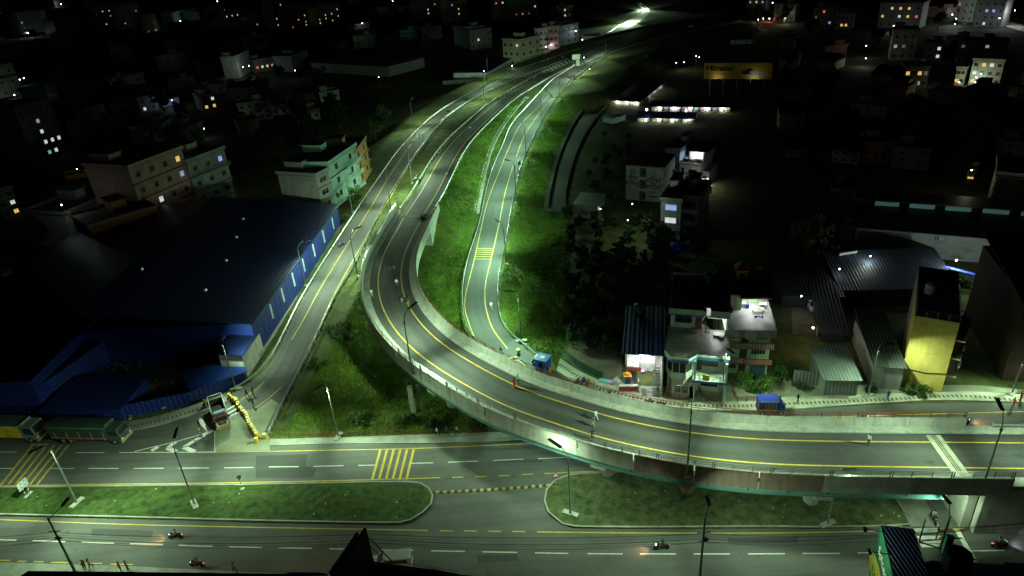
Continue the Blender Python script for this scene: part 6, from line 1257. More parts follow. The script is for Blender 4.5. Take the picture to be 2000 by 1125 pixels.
# --- lit house group behind it
o, Lb, Hb = house('slim pale blue three storey house with white windows behind the advert building', (1299,354), (1325,357), 294, 12, 'blue', floors=3, cols=1, ww=2.6, tol=3, frame=WHI)
a, L_, rz = frame((1326,360), (1378,366)); zw = top_z(a, 320)
V = thing('lit_white_house', 'white house with a brightly lit open porch on its top floor', 'house', tuple(a), rz)
part('wall', MB().box(0, 0, 0, L_*.78, 11, zw).box(L_*.78, 2.5, 0, L_, 11, zw*.62), WALLS['white'], V); part('ledge', MB().box(-.1, -.25, zw*.48, L_*.8, 0, zw*.48+.15).box(-.2, -.4, zw, L_*.8, 11, zw+.5), WALLS['grey'], V)
part('top_wall', MB().box(L_*.15, 4.5, zw+.5, L_*.85, 11, zw+3.5).box(L_*.82, 0.5, zw+.5, L_*.85, 4.5, zw+3.5), WALLS['white'], V); part('top_roof', MB().box(L_*.15, .8, zw+3.5, L_, 11.5, zw+3.7), ROOFC, V)
tubelight(V, (L_*.5, 3.0, zw+3.3), 1.8, 350); tubelight(V, (L_*.9, .8, zw*.38), 1.0, 260)
for i in range(9): ob('potted_plant', BU[i % 6], V, (L_*.1+i*L_*.085, .5+random.random(), zw+.5), random.random()*6, (.35, .35, .45))
for x, z_, w_ in ((.12, .6, .7), (.5, .55, 2.0), (.35, .12, 1.6), (.62, .12, 1.4)): window(V, L_*x, -.05, zw*z_, w_, 1.4, frame=FRAMED)
part('porch_frame', MB().box(L_*.8, 0, 0, L_*.82, .1, zw*.4).box(L_*.98, 0, 0, L_, .1, zw*.4).box(L_*.8, 0, zw*.4, L_, 2.5, zw*.4+.15), WHI, V); rail_box(V, L_*.8, 0, L_, 0, zw*.42, .9, STEEL)
bulb(G(1387,356,3), 130, (.9,.9,1), 'bright bulb on the yard wall right of the lit white house', r=.25); bulb(G(1361,354,3), 60, (.95,1,.9), 'bulb under the right porch of the lit white house', r=.2)
wall_thing('yard_wall', 'garden wall in front of the lit white house', 'wall', G(1308,372,0), G(1390,378,0), 0, 2.0, .2, WALLS['cement'], 8)
o, Ld, Hd = house('dark slate house with a blue lit window above a white lit one', (1289,466), (1327,470), 392, 13, 'grey', floors=3, cols=1, ww=2.6, tol=14, frame=WHI)
o2, Le, He = house('dark annex with open balconies right of the slate house', (1328,456), (1362,460), 386, 11, 'grey', floors=3, cols=1, tol=3, ww=2.4, frame=BLUEP)
for k in (1, 2): part('balcony', MB().box(0, -1.6, k*He/3-.15, Le, 0, k*He/3).box(0, -1.6, k*He/3, Le, -1.5, k*He/3+.9), WALLS['white'], o2)
bm = thing('blue_tarpaulin', 'crumpled dark blue tarpaulin mound below the slate house', 'tarpaulin', tuple(G(1308,487,0))); r_ = np.random.default_rng(3)
mb = MB(); NX, NY = 12, 8; gz = [[max(0, (1-((i/NX-.5)*2)**2)*(1-((j/NY-.5)*2)**2))*1.6+r_.normal(0, .08) for i in range(NX+1)] for j in range(NY+1)]
for j in range(NY):
    for i in range(NX): mb.face([((i+a_)/NX*8-4, (j+b_)/NY*6-3, gz[j+b_][i+a_]) for a_, b_ in ((0, 0), (1, 0), (1, 1), (0, 1))])
part('sheet', mb, TARP, bm)
o, _, _ = shed('old tin hut with a mossy roof lit at its right end beside the old road', (1124,424), (1168,428), 398, 6, WALLS['cement'], TING, name='old_hut'); bulb(G(1173,408,2.6), 45, (1,.9,.85), 'bulb at the right end of the old tin hut', r=.12)
# --- blue booth at the foot of the right ramp
a = G(1056,727,0.1); K = thing('blue_booth', 'small bright blue guard booth at the foot of the right ramp', 'booth', tuple(a), -.55)
part('body', MB().box(-1.0, 0, 0, -.25, 1.9, 2.3).box(.35, 0, 0, 1.0, 1.9, 2.3).box(-.25, 1.2, 0, .35, 1.9, 2.3).box(-.25, 0, 1.9, .35, 1.2, 2.3), mat('booth blue', (.02,.09,.42), .5), K); part('roof', MB().box(-1.15, -.15, 2.3, 1.15, 2.05, 2.4), mat('booth roof blue', (.02,.08,.38), .5), K); part('roof_patch', MB().box(-.45, .6, 2.4, .35, 1.3, 2.415), mat('cream patch', (.55,.5,.3)), K); part('window', MB().box(.5, -.03, 1.2, .85, 0, 1.8), GLASS, K); part('door_leaf', MB().box(-.25, -.75, 0, -.2, 0, 1.9), mat('booth door', (.02,.07,.3)), K)
# ------------------------------------------------------------------ vehicles
CH_ = mat('chrome', (.6,.6,.6), .25, .9)
def wheels(o, pts, r, wd):
    me = MB().wheel((0, 0, 0), r, wd, 16).mesh('tyre', RUB); rm = MB().wheel((0, 0, 0), r*.55, wd+.03, 12).mesh('rim', STEEL)
    for x, y in pts: w_ = ob('wheel', me, o, (x, y, r)); ob('rim', rm, w_)
def glow(o, loc, rot, pw, col, ang=60):
    ld = bpy.data.lights.new('headlight_beam', 'SPOT'); ld.energy = pw; ld.color = col; ld.spot_size = math.radians(ang); ld.spot_blend = .8; ld.shadow_soft_size = .08
    q = bpy.data.objects.new('headlight_beam', ld); COL.objects.link(q); q.parent = o; q.location = loc; q.rotation_euler = rot
def truck(label, A, B, body, cabm, kind='tarp', L_=None, wd=2.5, hb=2.9, cab_h=2.7, name='cargo_truck', back=0.0):
    """A rear, B front of the near side on the ground; x forward, y left"""
    a = G(*A, .04); b = G(*B, .04); t = b-a; L_ = L_ or t.length; rz = math.atan2(t.y, t.x)
    o = thing(name, label, 'truck', tuple(a), rz); cl = min(2.1, L_*.24); r = .5 if L_ > 7 else .36
    part('chassis', MB().box(0, .3, r, L_-.2, wd-.3, r+.3), HEAD, o); fz = r+.35
    prof = [(L_-cl, fz-.25), (L_, fz-.25), (L_+.02, fz+.75), (L_-.35, cab_h), (L_-cl+.1, cab_h+.05), (L_-cl, cab_h-.1)]
    mb = MB(); k = len(prof); mb.v = [(x, .05, z) for x, z in prof]+[(x, wd-.05, z) for x, z in prof]; mb.f = [tuple(range(k)), tuple(range(2*k-1, k-1, -1))]+[(i, k+i, k+(i+1) % k, (i+1) % k) for i in range(k)]; mb.m = [0]*len(mb.f)
    part('cab', mb, cabm, o)
    part('windscreen', MB().face([(L_+.03, .2, fz+.82), (L_+.03, wd-.2, fz+.82), (L_-.3, wd-.25, cab_h-.15), (L_-.3, .25, cab_h-.15)]), GLASS, o)
    me = MB().box(L_-cl+.35, -.0, fz+.75, L_-.45, .04, cab_h-.25).mesh('side_window', GLASS); ob('side_window', me, o); ob('side_window', me, o, (0, wd-.04, 0))
    part('bumper', MB().box(L_-.05, .0, fz-.45, L_+.18, wd, fz-.1), mat('bumper', (.3,.25,.15)), o); part('grille', MB().box(L_+.0, .5, fz-.05, L_+.06, wd-.5, fz+.55), GRILL, o)
    me = MB().box(-.0, -.15, -.12, .06, .15, .12).mesh('headlight', mat('headlight glass', (.7,.7,.6), .2)); ob('headlight', me, o, (L_+.02, .35, fz+.1)); ob('headlight', me, o, (L_+.02, wd-.35, fz+.1))
    me = MB().box(-.05, -.25, 0, .05, .0, .45).mesh('mirror', BLK); ob('mirror', me, o, (L_-.2, 0, fz+.9)); ob('mirror', me, o, (L_-.2, wd+.25, fz+.9))
    bl = L_-cl-.15
    if kind == 'tarp':
        part('cargo_body', MB().box(0, 0, fz, bl, wd, fz+1.1), GRILL, o)
        part('tarpaulin', MB().ext([(-.05, fz+1.1), (-.03, hb+.2), (wd*.3, hb+.42), (wd*.7, hb+.42), (wd+.03, hb+.2), (wd+.05, fz+1.1)], -.05, bl+.05), body, o)
        me = MB().box(-.05, -.09, fz, .05, -.01, fz+1.5).mesh('body_rib', mat('body rib', (.25,.2,.14)))
        for i in range(5): ob('body_rib', me, o, (.9+i*(bl-1.2)/4, 0, 0))
        part('side_plank', MB().box(.05, -.05, fz+.15, bl-.05, -.005, fz+.4), mat('brown side plank', (.3,.14,.06)), o)
        part('tarpaulin_rope', MB().tube([(0, -.06, hb+.15), (bl, -.06, hb+.15)], .04, 4), mat('rope', (.3,.32,.3)), o)
    elif kind == 'box':
        part('cargo_body', MB().box(0, 0, fz, bl, wd, hb), body, o)
    elif kind == 'open':
        part('cargo_floor', MB().box(0, .05, fz, bl, wd-.05, fz+.1), HEAD, o)
        part('cargo_side', MB().box(0, 0, fz+.1, bl, .08, fz+1.0).box(0, wd-.08, fz+.1, bl, wd, fz+1.0).box(0, .08, fz+.1, .08, wd-.08, fz+1.0), body, o)
        part('cargo_rack', MB().box(-.02, -.04, hb-.08, bl+.3, .04, hb).box(-.02, wd-.04, hb-.08, bl+.3, wd+.04, hb).box(-.02, 0, hb-.08, .06, wd, hb).box(-.02, -.04, fz, .05, .04, hb).box(-.02, wd-.04, fz, .05, wd+.04, hb).box(bl-.1, -.04, fz, bl, .04, hb).box(bl-.1, wd-.04, fz, bl, wd+.04, hb), mat('white rack paint', (.6,.6,.55)), o)
    rw = [(bl*.2, .16), (bl*.2, wd-.16), (L_-cl*.55, .16), (L_-cl*.55, wd-.16)]
    if L_ > 8: rw += [(bl*.2+1.25, .16), (bl*.2+1.25, wd-.16)]
    wheels(o, rw, r, .3)
    return o, L_, bl, fz
DG = mat('dark green tarpaulin', (.03,.065,.05), .7, var=.3, scale=1.2)
o, L1, bl, fz = truck('long truck under a dark green tarpaulin parked on the yellow rumble bars', (105,866), (240,869), DG, mat('dark green cab', (.05,.09,.07), .4), wd=2.5)
o, L1, bl, fz = truck('grey green truck with a yellow printed side panel parked at the left edge', (-60,862), (76,866), mat('grey green body', (.12,.17,.14), .6), mat('pale cab', (.2,.26,.22), .4), kind='box', wd=2.5, hb=3.3, cab_h=3.0)
part('side_print', MB().box(bl*.3, -.04, fz+.2, bl-.1, -.005, 3.1), mat('yellow side print', (.75,.5,.03), .6), o)
for i in range(4): part('print_line', MB().box(bl*.72+.0, -.06, 1.35+i*.4, bl*.72+random.uniform(.5, 1.2), -.045, 1.45+i*.4), mat('brown print', (.3,.1,.03)), o)
part('print_oval', MB().wheel((bl*.78, -.05, 2.85), .16, .03).wheel((bl*.84, -.05, 2.85), .16, .03), WHI, o)
part('roof_rack', MB().box(L1-2.1, .1, 3.05, L1-2.0, 2.4, 3.4).box(L1-2.1, .05, 3.35, L1-.4, .12, 3.42), STEEL, o)
DEC = mat('decorated maroon front', (.16,.05,.04), .5, var=.5, scale=3)
o, L1, bl, fz = truck('open rack pickup truck with a decorated maroon front facing the camera', (412,800), (424,842), mat('dark cargo side', (.06,.05,.04)), DEC, kind='open', L_=6.4, wd=2.1, hb=2.5, cab_h=2.35, name='rack_truck')
part('visor_board', MB().box(L1-1.1, .2, 2.45, L1-.7, 1.9, 2.75), mat('blue white visor', (.25,.4,.55)), o); part('bonnet_emblem', MB().wheel((L1-.1, 1.05, 1.15), .2, .05), WHI, o); part('white_stripe', MB().box(L1+.03, .2, .85, L1+.07, .35, 1.35).box(L1+.03, 1.75, .85, L1+.07, 1.9, 1.35), WHI, o); part('gold_plate', MB().box(L1+.06, .5, .6, L1+.1, 1.6, .8), mat('gold plate', (.5,.38,.08)), o)
BLC = mat('blue truck tarpaulin', (.03,.05,.30), .55, var=.3, scale=2)
truck('small blue truck with a blue tarpaulin parked on the service road facing right', (1481,812), (1532,812), BLC, mat('blue cab', (.02,.07,.28), .4), wd=1.9, hb=2.3, cab_h=2.0, name='small_truck')
def car(label, p, rz, colm, L_=4.2, wd=1.7, h=1.5, name='parked_car', van=False, cat='car', bus=False, group=None):
    o = thing(name, label, cat, tuple(p), rz, group); r = .32
    if bus: prof = [(0, .4), (0, h-.15), (.15, h), (L_-.5, h), (L_-.1, h*.62), (L_, h*.5), (L_, .4)]
    elif van: prof = [(0, .3), (0, h*.95), (.2, h), (L_*.68, h), (L_*.86, h*.62), (L_, h*.52), (L_, .3)]
    else: prof = [(0, .3), (0, h*.62), (L_*.1, h*.66), (L_*.22, h), (L_*.62, h), (L_*.78, h*.66), (L_*.98, h*.55), (L_, .3)]
    for nm, yy, m_, ins in (('body', wd/2, colm, 0),):
        k = len(prof); mb = MB(); mb.v = [(x, -yy*(1 if z < h*.7 else .86), z) for x, z in prof]+[(x, yy*(1 if z < h*.7 else .86), z) for x, z in prof]; mb.f = [tuple(range(k)), tuple(range(2*k-1, k-1, -1))]+[(i, k+i, k+(i+1) % k, (i+1) % k) for i in range(k)]; mb.m = [0]*len(mb.f); part(nm, mb, m_, o)
    x0, x1 = (L_*.24, L_*.62) if not (van or bus) else (.4, L_*.68)
    me = MB().box(x0, -.02, h*.68, x1, .02, h*.92).mesh('side_window', GLASS); ob('side_window', me, o, (0, -wd*.465, 0)); ob('side_window', me, o, (0, wd*.465, 0))
    fx0, fx1 = (L_*.63, L_*.785) if not (van or bus) else (L_*.69, L_*.86); fz0 = h*.66 if not (van or bus) else h*.64
    part('windscreen', MB().face([(fx0, -wd*.40, h*.98), (fx0, wd*.40, h*.98), (fx1, wd*.42, fz0+.02), (fx1, -wd*.42, fz0+.02)][::-1]), GLASS, o)
    part('rear_window', MB().box(-.02, -wd*.36, h*.62, .03, wd*.36, h*.88) if van or bus else MB().face([(L_*.09, -wd*.40, h*.69), (L_*.09, wd*.40, h*.69), (L_*.21, wd*.38, h*.99), (L_*.21, -wd*.38, h*.99)]), GLASS, o)
    me = MB().box(0, -.16, 0, .05, .16, .16).mesh('headlight', mat('headlight glass', (.7,.7,.6), .2)); [ob('headlight', me, o, (L_-.02, s_*wd*.36, h*.4)) for s_ in (-1, 1)]
    me = MB().box(-.03, -.12, 0, .02, .12, .18).mesh('tail_light', REDP); [ob('tail_light', me, o, (0, s_*wd*.38, h*.42)) for s_ in (-1, 1)]
    wheels(o, [(L_*.18, -wd/2+.08), (L_*.18, wd/2-.08), (L_*.8, -wd/2+.08), (L_*.8, wd/2-.08)], r, .2)
    return o
CW = mat('white car paint', (.62,.65,.62), .25, var=.05); YB2 = mat('yellow bus paint', (.75,.5,.03), .35, var=.05)
car('white van half hidden by the black roof edge at the bottom', G(806,1103,.05)+Vector((0,0,0)), math.pi+.02, CW, 4.6, 1.75, 1.9, 'white_van', True, 'van')
car('white car parked on the lit yard behind the pale green house', G(1580,589,.05), -1.75, CW, 4.4, 1.75, 1.6, 'parked_car', True)
car('yellow bus standing in the dark at the left', G(132,352,.02), .25, YB2, 9, 2.5, 3.0, 'yellow_bus', False, 'bus', True)
car('second yellow bus further right, almost unlit', G(206,362,.02), .3, YB2, 8, 2.4, 2.9, 'yellow_bus', False, 'bus', True)
car('white car parked in shadow above the highway rail', G(1088,103,.1), .35, CW, 4.2, 1.7, 1.5)
bulb(G(150,330,6), 35, (1,1,.8), 'dim lamp over the yellow bus', r=.1)
# ------------------------------------------------------------------ motorbikes
def bike_parts(o, colm, lit=False):
    me = MB().wheel((0, 0, 0), .3, .11, 16).mesh('tyre', RUB); rm = MB().wheel((0, 0, 0), .19, .06, 10).mesh('rim', STEEL)
    for x in (-.62, .66): w_ = ob('wheel', me, o, (x, 0, .3)); ob('rim', rm, w_)
    part('frame', MB().tube([(-.62, 0, .32), (-.1, 0, .35), (.3, 0, .8)], .05, 5).box(-.2, -.13, .28, .22, .13, .58), HEAD, o)
    part('tank', MB().cyl((.17, 0), .19, .7, .95, 10, .13), colm, o); part('fairing', MB().box(.38, -.14, .62, .62, .14, 1.0).box(-.85, -.08, .58, -.5, .08, .68), colm, o)
    part('seat', MB().box(-.6, -.12, .72, .06, .12, .82), BLK, o); part('fork', MB().tube([(.66, .08, .3), (.42, .08, 1.0)], .03, 5).tube([(.66, -.08, .3), (.42, -.08, 1.0)], .03, 5), CH_, o)
    part('handlebar', MB().tube([(.3, -.36, 1.02), (.42, 0, 1.0), (.3, .36, 1.02)], .025, 5), CH_, o); part('exhaust', MB().tube([(.1, -.18, .3), (-.65, -.2, .38)], .05, 6), CH_, o)
    part('headlight', MB().wheel((.62, 0, .86), .08, .16, 10), E_BULB if lit else WHI, o); part('tail_light', MB().box(-.88, -.06, .62, -.84, .06, .7), emat('red tail light', (1, .05, .03), 5) if lit else REDP, o)
BC = {'k': BLK, 'r': REDP, 'b': DBLU, 'w': CW, 's': STEEL}
def motorbike(label, px, z, rz, c='k', lit=False, beam=0, bcol=(1, .55, .2)):
    p = G(*px, z); o = thing('motorbike', label, 'motorbike', tuple(p), rz); bike_parts(o, BC[c], lit)
    if beam: glow(o, (.75, 0, .86), (0, math.radians(-72), 0), beam, bcol, 70)
    return o
# ------------------------------------------------------------------ people
SKIN = mat('skin', (.33,.19,.13), .6, var=.1); HAIR = mat('black hair', (.012,.01,.01), .6)
def person_mesh(pose):
    J = {}; E_ = []
    def j(n_, p, r, par=None):
        J[n_] = (len(J), Vector(p), r if isinstance(r, tuple) else (r, r));
        if par: E_.append((J[par][0], J[n_][0]))
    sit = pose == 'sit'; st = {'walk': .34, 'walk2': -.28, 'stand': .03, 'sit': 0}[pose]; zp = .92 if not sit else .9
    j('pelvis', (0, 0, zp), (.15, .13)); j('waist', (.01, 0, zp+.17), (.125, .11), 'pelvis'); j('chest', (.03 if sit else .01, 0, zp+.38), (.16, .125), 'waist'); j('neck', (.05 if sit else .01, 0, zp+.56), .055, 'chest'); j('head', (.06 if sit else .03, 0, zp+.66), .085, 'neck'); j('crown', (.06 if sit else .02, 0, zp+.76), .075, 'head')
    for s_ in (1, -1):
        d = st*s_; n_ = str(s_)
        if sit: L3 = [(.05, .12*s_, zp-.03), (.42, .16*s_, zp-.08), (.3, .17*s_, .45), (.48, .17*s_, .38)]
        else: L3 = [(0, .1*s_, zp-.05), (d*.55+.04, .1*s_, .5), (d-.03*(d < 0), .1*s_, .09+.05*(d < -.1)), (d+.16, .11*s_, .04)]
        j('hip'+n_, L3[0], .1, 'pelvis'); j('knee'+n_, L3[1], .065, 'hip'+n_); j('ankle'+n_, L3[2], .042, 'knee'+n_); j('toe'+n_, L3[3], .035, 'ankle'+n_)
        if sit: A3 = [(.05, .19*s_, zp+.47), (.2, .25*s_, zp+.24), (.4, .3*s_, zp+.14)]
        elif pose == 'stand' and s_ > 0: A3 = [(.01, .19*s_, zp+.47), (.06, .25*s_, zp+.22), (.27, .16*s_, zp+.3)]
        else: A3 = [(.01, .19*s_, zp+.47), (-d*.4, .24*s_, zp+.2), (-d*.7+.08, .24*s_, zp-.04)]
        j('shoulder'+n_, A3[0], .065, 'chest'); j('elbow'+n_, A3[1], .042, 'shoulder'+n_); j('wrist'+n_, A3[2], .028, 'elbow'+n_)
        dv = (Vector(A3[2])-Vector(A3[1])).normalized(); w_ = Vector(A3[2]); sd = Vector((dv.z, 0, -dv.x)).normalized() if abs(dv.y) < .9 else Vector((1, 0, 0))
        j('palm'+n_, w_+dv*.07, .03, 'wrist'+n_)
        for q in range(4): f0 = w_+dv*(.12+.008*(q in (1, 2)))+sd*(.024*(q-1.5)); j('fa%d' % q+n_, f0, .009, 'palm'+n_); j('fb%d' % q+n_, f0+dv*.045+Vector((0, -.012*s_, 0)), .008, 'fa%d' % q+n_)
        j('thumb'+n_, w_+dv*.06+sd*.045, .01, 'palm'+n_); j('thumbtip'+n_, w_+dv*.1+sd*.055+Vector((0, -.02*s_, 0)), .009, 'thumb'+n_)
    me = bpy.data.meshes.new('person_base'); me.from_pydata([tuple(v[1]) for v in J.values()], E_, []); o = bpy.data.objects.new('tmp', me); COL.objects.link(o)
    m_ = o.modifiers.new('skin', 'SKIN'); sv = me.skin_vertices[0].data
    for i, v in enumerate(J.values()): sv[i].radius = v[2]; sv[i].use_root = (i == 0)
    o.modifiers.new('sub', 'SUBSURF').levels = 1
    dg = bpy.context.evaluated_depsgraph_get(); ev = bpy.data.meshes.new_from_object(o.evaluated_get(dg)); bpy.data.objects.remove(o); ev.name = 'person'
    ev.materials.clear()
    for q in (SKIN, WHI, BLK): ev.materials.append(q)
    wr = [J['wrist1'][1], J['wrist-1'][1]]
    el = [J['elbow1'][1], J['elbow-1'][1]]
    for f in ev.polygons:
        c = f.center; k = 1
        if c.z > zp+.555: k = 0
        elif min((c-w_).length for w_ in wr) < .16: k = 0
        elif c.z < zp+.04 and abs(c.y) < .21: k = 2
        f.material_index = k; f.use_smooth = True
    return ev
PM = {k: person_mesh(k) for k in ('walk', 'walk2', 'stand', 'sit')}
def hair_mesh(x, z):
    mb = MB(); mb.cyl((x-.015, 0), .1, z-.0, z+.07, 10, .085).cyl((x-.015, 0), .085, z+.07, z+.115, 10, .03).box(x-.12, -.07, z-.08, x-.06, .07, z+.04); return mb.mesh('hair', HAIR)
HM = {k: hair_mesh(.06 if k == 'sit' else .025, 1.64 if k != 'sit' else 1.62) for k in PM}
FACE = {k: MB().box(.095 if k != 'sit' else .13, -.045, 1.595, .112 if k != 'sit' else .147, -.02, 1.61).box(.095 if k != 'sit' else .13, .02, 1.595, .112 if k != 'sit' else .147, .045, 1.61).mesh('eyes', HAIR) for k in PM}
CLO = {}
def cloth(c):
    if c not in CLO: CLO[c] = mat('cloth %.2f %.2f %.2f' % c, c, .85, var=.15, scale=6)
    return CLO[c]
WH, RD, BL, BKc, GR, KH, TE, PK, OR, LB, DK = (.65,.65,.6), (.5,.03,.03), (.04,.08,.35), (.02,.02,.025), (.2,.2,.2), (.35,.3,.18), (.05,.28,.26), (.6,.25,.3), (.75,.2,.05), (.35,.5,.62), (.05,.05,.06)
def person(label, px, z, rz, pose='walk', top=WH, leg=DK, parent_loc=None, skirt=None, group=None, sc=1.0):
    p = G(*px, z) if parent_loc is None else parent_loc; o = ob('person', PM[pose], None, tuple(p), rz, (sc, sc, sc)); tag(o, label, 'person', group)
    for i, c in ((1, top), (2, leg)): o.material_slots[i].link = 'OBJECT'; o.material_slots[i].material = cloth(c)
    ob('hair', HM[pose], o); ob('eyes', FACE[pose], o)
    if skirt: part('skirt', MB().cyl((.03, 0), .2, .12, 1.0, 14, .13).cyl((.03, 0), .3, .1, .14, 14, .28), cloth(skirt), o)
    return o
def rider(bk_label, r_label, px, z, rz, c='k', top=GR, leg=DK, lit=False, beam=0, bcol=(1, .55, .2), two=None):
    b = motorbike(bk_label, px, z, rz, c, lit, beam, bcol); R_ = Matrix.Rotation(rz, 3, 'Z'); q = Vector(b.location)
    person(r_label, None, 0, rz, 'sit', top, leg, q+R_ @ Vector((-.15, 0, -.08)))
    if two: person(two[0], None, 0, rz, 'sit', two[1], DK, q+R_ @ Vector((-.52, 0, -.02)))
dz_ = 7.0
person('walker in a white shirt alone on the outer lane of the flyover bend', (727,580), dz_, 1.9, 'walk', WH, (.4,.4,.38))
person('walker in a red shirt beside one in blue near the top of the bend', (771,532), dz_, -1.2, 'walk2', RD, BL)
person('walker in a dark blue top next to the red shirt on the bend', (763,534), dz_, -1.3, 'walk', BL, DK)
rider('black motorbike carrying two riders down the middle of the bend', 'rider in a pale shirt on the motorbike in the flyover bend', (776,560), dz_, -1.3, 'k', WH, DK, False, 0, two=('passenger in a brown top on the motorbike in the flyover bend', (.3,.12,.08)))
motorbike('dark motorbike standing across the inner yellow line of the bend', (792,592), dz_, -2.2, 'k'); person('person in a green grey top beside the dark motorbike on the inner yellow line', (786,597), dz_, -.5, 'stand', (.12,.18,.16), DK); person('person in black standing by the inner parapet behind the lamp head', (799,595), dz_, 2.6, 'stand', BKc, GR)
person('woman in a long red dress on the flyover beside the inner yellow line', (1005,757), dz_, 1.7, 'stand', RD, RD, skirt=RD); person('person in a white shirt and black trousers left of the inner parapet', (1012,751), dz_, -1.4, 'walk', LB, BKc)
person('person in a light blue shirt crossing the inner yellow line', (1164,821), dz_, 2.2, 'walk', LB, LB); person('person in khaki trousers and white shoes in mid stride on the deck', (1159,833), dz_, 2.6, 'walk2', DK, KH); person('person all in black by the outer yellow line of the flyover', (1157,857), dz_, 1.5, 'stand', BKc, BKc); person('person in a white shirt looking at a phone near the right expansion joint', (1695,869), dz_, .4, 'stand', WH, BKc)
for x, y, c, lb in ((912,260,DK,'dark clothed walker on the straight part of the main carriageway'), (919,256,LB,'light blue clothed walker beside a dark one on the main carriageway'), (897,318,OR,'orange topped person leaning on the east guard rail'), (873,347,WH,'person in white sitting by the east guard rail')): person(lb, (x, y), zm(x, y), random.uniform(0, 6), 'walk', c)
motorbike('black motorbike parked at the west guard rail of the main carriageway', (818,357), 6.5, 1.0, 'k'); motorbike('white motorbike parked next to the black one at the guard rail', (811,354), 6.5, 1.1, 'w'); person('person standing with the two motorbikes at the guard rail', (815,350), 6.5, -1, 'stand', GR)
for x, y, c, lb, pz in ((484,777,BKc,'dark walker on the left ramp nearest the yellow drums','walk'), (496,773,(.06,.08,.05),'dark walker on the left ramp farthest from the drums','walk2'), (495,793,(.05,.06,.04),'dark walker striding at the ramp edge line','walk'), (811,266,BKc,'walker in black at the outer edge of the left ramp, left of three','walk'), (820,270,BKc,'walker in black on the left ramp, middle of three','stand'), (827,272,GR,'walker in grey on the left ramp, right of three','walk2')): person(lb, (x, y), zl(x, y), random.uniform(0, 6), pz, c, DK)
motorbike('motorbike with a red rear driving on the upper left ramp', (875,219), zl(875, 219), .7, 'r'); motorbike('scooter waiting far up the left ramp', (911,196), zl(911, 196), .7, 'k'); motorbike('motorbike rolling down near the blue warehouse wall', (668,481), zl(668, 481), -2.2, 'b')
person('person in white walking in the middle of the right ramp', (960,604), zr(960, 604), -1.5, 'walk', WH, (.3,.3,.28)); person('dark walker crossing the yellow bars at the ramp foot', (979,693), .1, .4, 'walk', DK, (.05,.05,.05))
motorbike('motorbike parked at the east rail of the right ramp', (1014,320), zr(1014, 320), 1.2, 'k')
person('pedestrian in white and red walking left on the north pavement', (855,852), .15, 3.0, 'walk', WH, BKc); person('pedestrian in teal between two others on the north pavement', (873,850), .15, 3.1, 'walk2', TE, BL); person('pedestrian in a pale shirt, rightmost of three on the north pavement', (893,849), .15, 0, 'walk', WH, BKc)
person('dark pedestrian striding past the small blue truck', (1557,788), .15, .2, 'walk', BKc, DK); person('child in a blue raincoat on the pavement near the yellow building', (1733,781), .15, 1.5, 'stand', BL, BL); person('person in a red top on the service road at the right edge', (1977,796), .05, .2, 'walk', RD, DK); person('person in dark red at the far right pavement', (1992,783), .15, 0, 'stand', (.25,.03,.03), DK)
for i, (x, y, c) in enumerate(((1108,151,BKc),(1111,154,GR),(1114,158,RD),(1117,155,(.2,.2,.15)),(1119,153,GR),(1121,157,(.3,.2,.05)),(1123,157,(.12,.02,.02)),(1122,152,BKc))): person('walker in the crowd at the merge, '+['in black at its left end','in grey behind the left end','in red kneeling low','in olive in the middle','in pale grey at the back','in mustard at the front','in dark maroon at the right','in black at the back right'][i], (x, y), 5, random.uniform(0, 6), ('walk', 'stand', 'walk2')[i % 3], c)
for i, (x, y, c, lb) in enumerate(((1079,143,OR,'person in an orange vest among the gore bars'), (1063,125,(.5,.1,.1),'person in red by the highway guard rail'), (1070,121,WH,'person in white by the highway guard rail'), (1083,126,BKc,'dark person on the carriageway above the gore bars'), (1140,129,BKc,'black figure left of three behind the lamp at the merge'), (1143,130,TE,'teal figure middle of three behind the lamp at the merge'), (1145,128,GR,'grey figure right of three behind the lamp at the merge'), (1128,142,(.3,.1,.08),'brown figure of a pair on the right ramp end'), (1130,141,BKc,'black figure of a pair on the right ramp end'), (1122,127,BKc,'dark figure at the foot of the merge signboard'), (1098,115,GR,'grey figure on the left lane before the merge'), (1102,116,(.25,.06,.05),'maroon figure on the left lane before the merge'), (1020,161,GR,'figure with a bag in the strip between the roads'), (1045,155,LB,'pale figure on the main carriageway near the merge'))): person(lb, (x, y), 5, random.uniform(0, 6), ('stand', 'walk')[i % 2], c)
for x, y, c, pz, lb in ((179,1111,KH,'walk','man in a khaki shirt on the near pavement, standing of a pair'), (168,1114,(.1,.06,.04),'stand','dark man beside the khaki shirt on the near pavement'), (251,1115,(.3,.22,.12),'stand','man in tan on the near pavement, right of a pair'), (238,1117,(.35,.12,.05),'stand','person in rust brown crouched left of the man in tan'), (460,1119,(.3,.13,.06),'walk','lone person in brown on the near pavement right of the parked motorbike')): person(lb, (x, y), .1, random.uniform(0, 6), pz, c, DK)
rider('black motorbike with a red tail light stopped at the near kerb', 'rider in brown on the motorbike at the near kerb', (387,1107), .05, math.pi-.15, 'k', (.25,.12,.06), DK, True, 0)
rider('motorbike riding left behind its orange headlight patch on the lower road', 'rider in a dusty pink top on the lower road', (345,1052), .05, math.pi-.03, 'k', (.45,.25,.22), DK, True, 800, (1,.45,.12))
rider('motorbike with a glowing red tail light right of the middle on the lower road', 'rider in black on the motorbike with the red tail light', (1292,1073), .05, math.pi, 'k', BKc, DK, True, 450, (1,.4,.25))
rider('motorbike with a white headlamp at the right end of the lower road', 'rider in grey on the motorbike at the right end of the lower road', (1950,1068), .05, .0, 'w', GR, DK, True, 300, (.9,.85,1))
rider('red motorbike on the service road behind the flyover parapet', 'rider in green on the red motorbike on the service road', (1683,822), .05, 0.02, 'r', (.05,.3,.12), DK, True, 1200, (1,.6,.35))
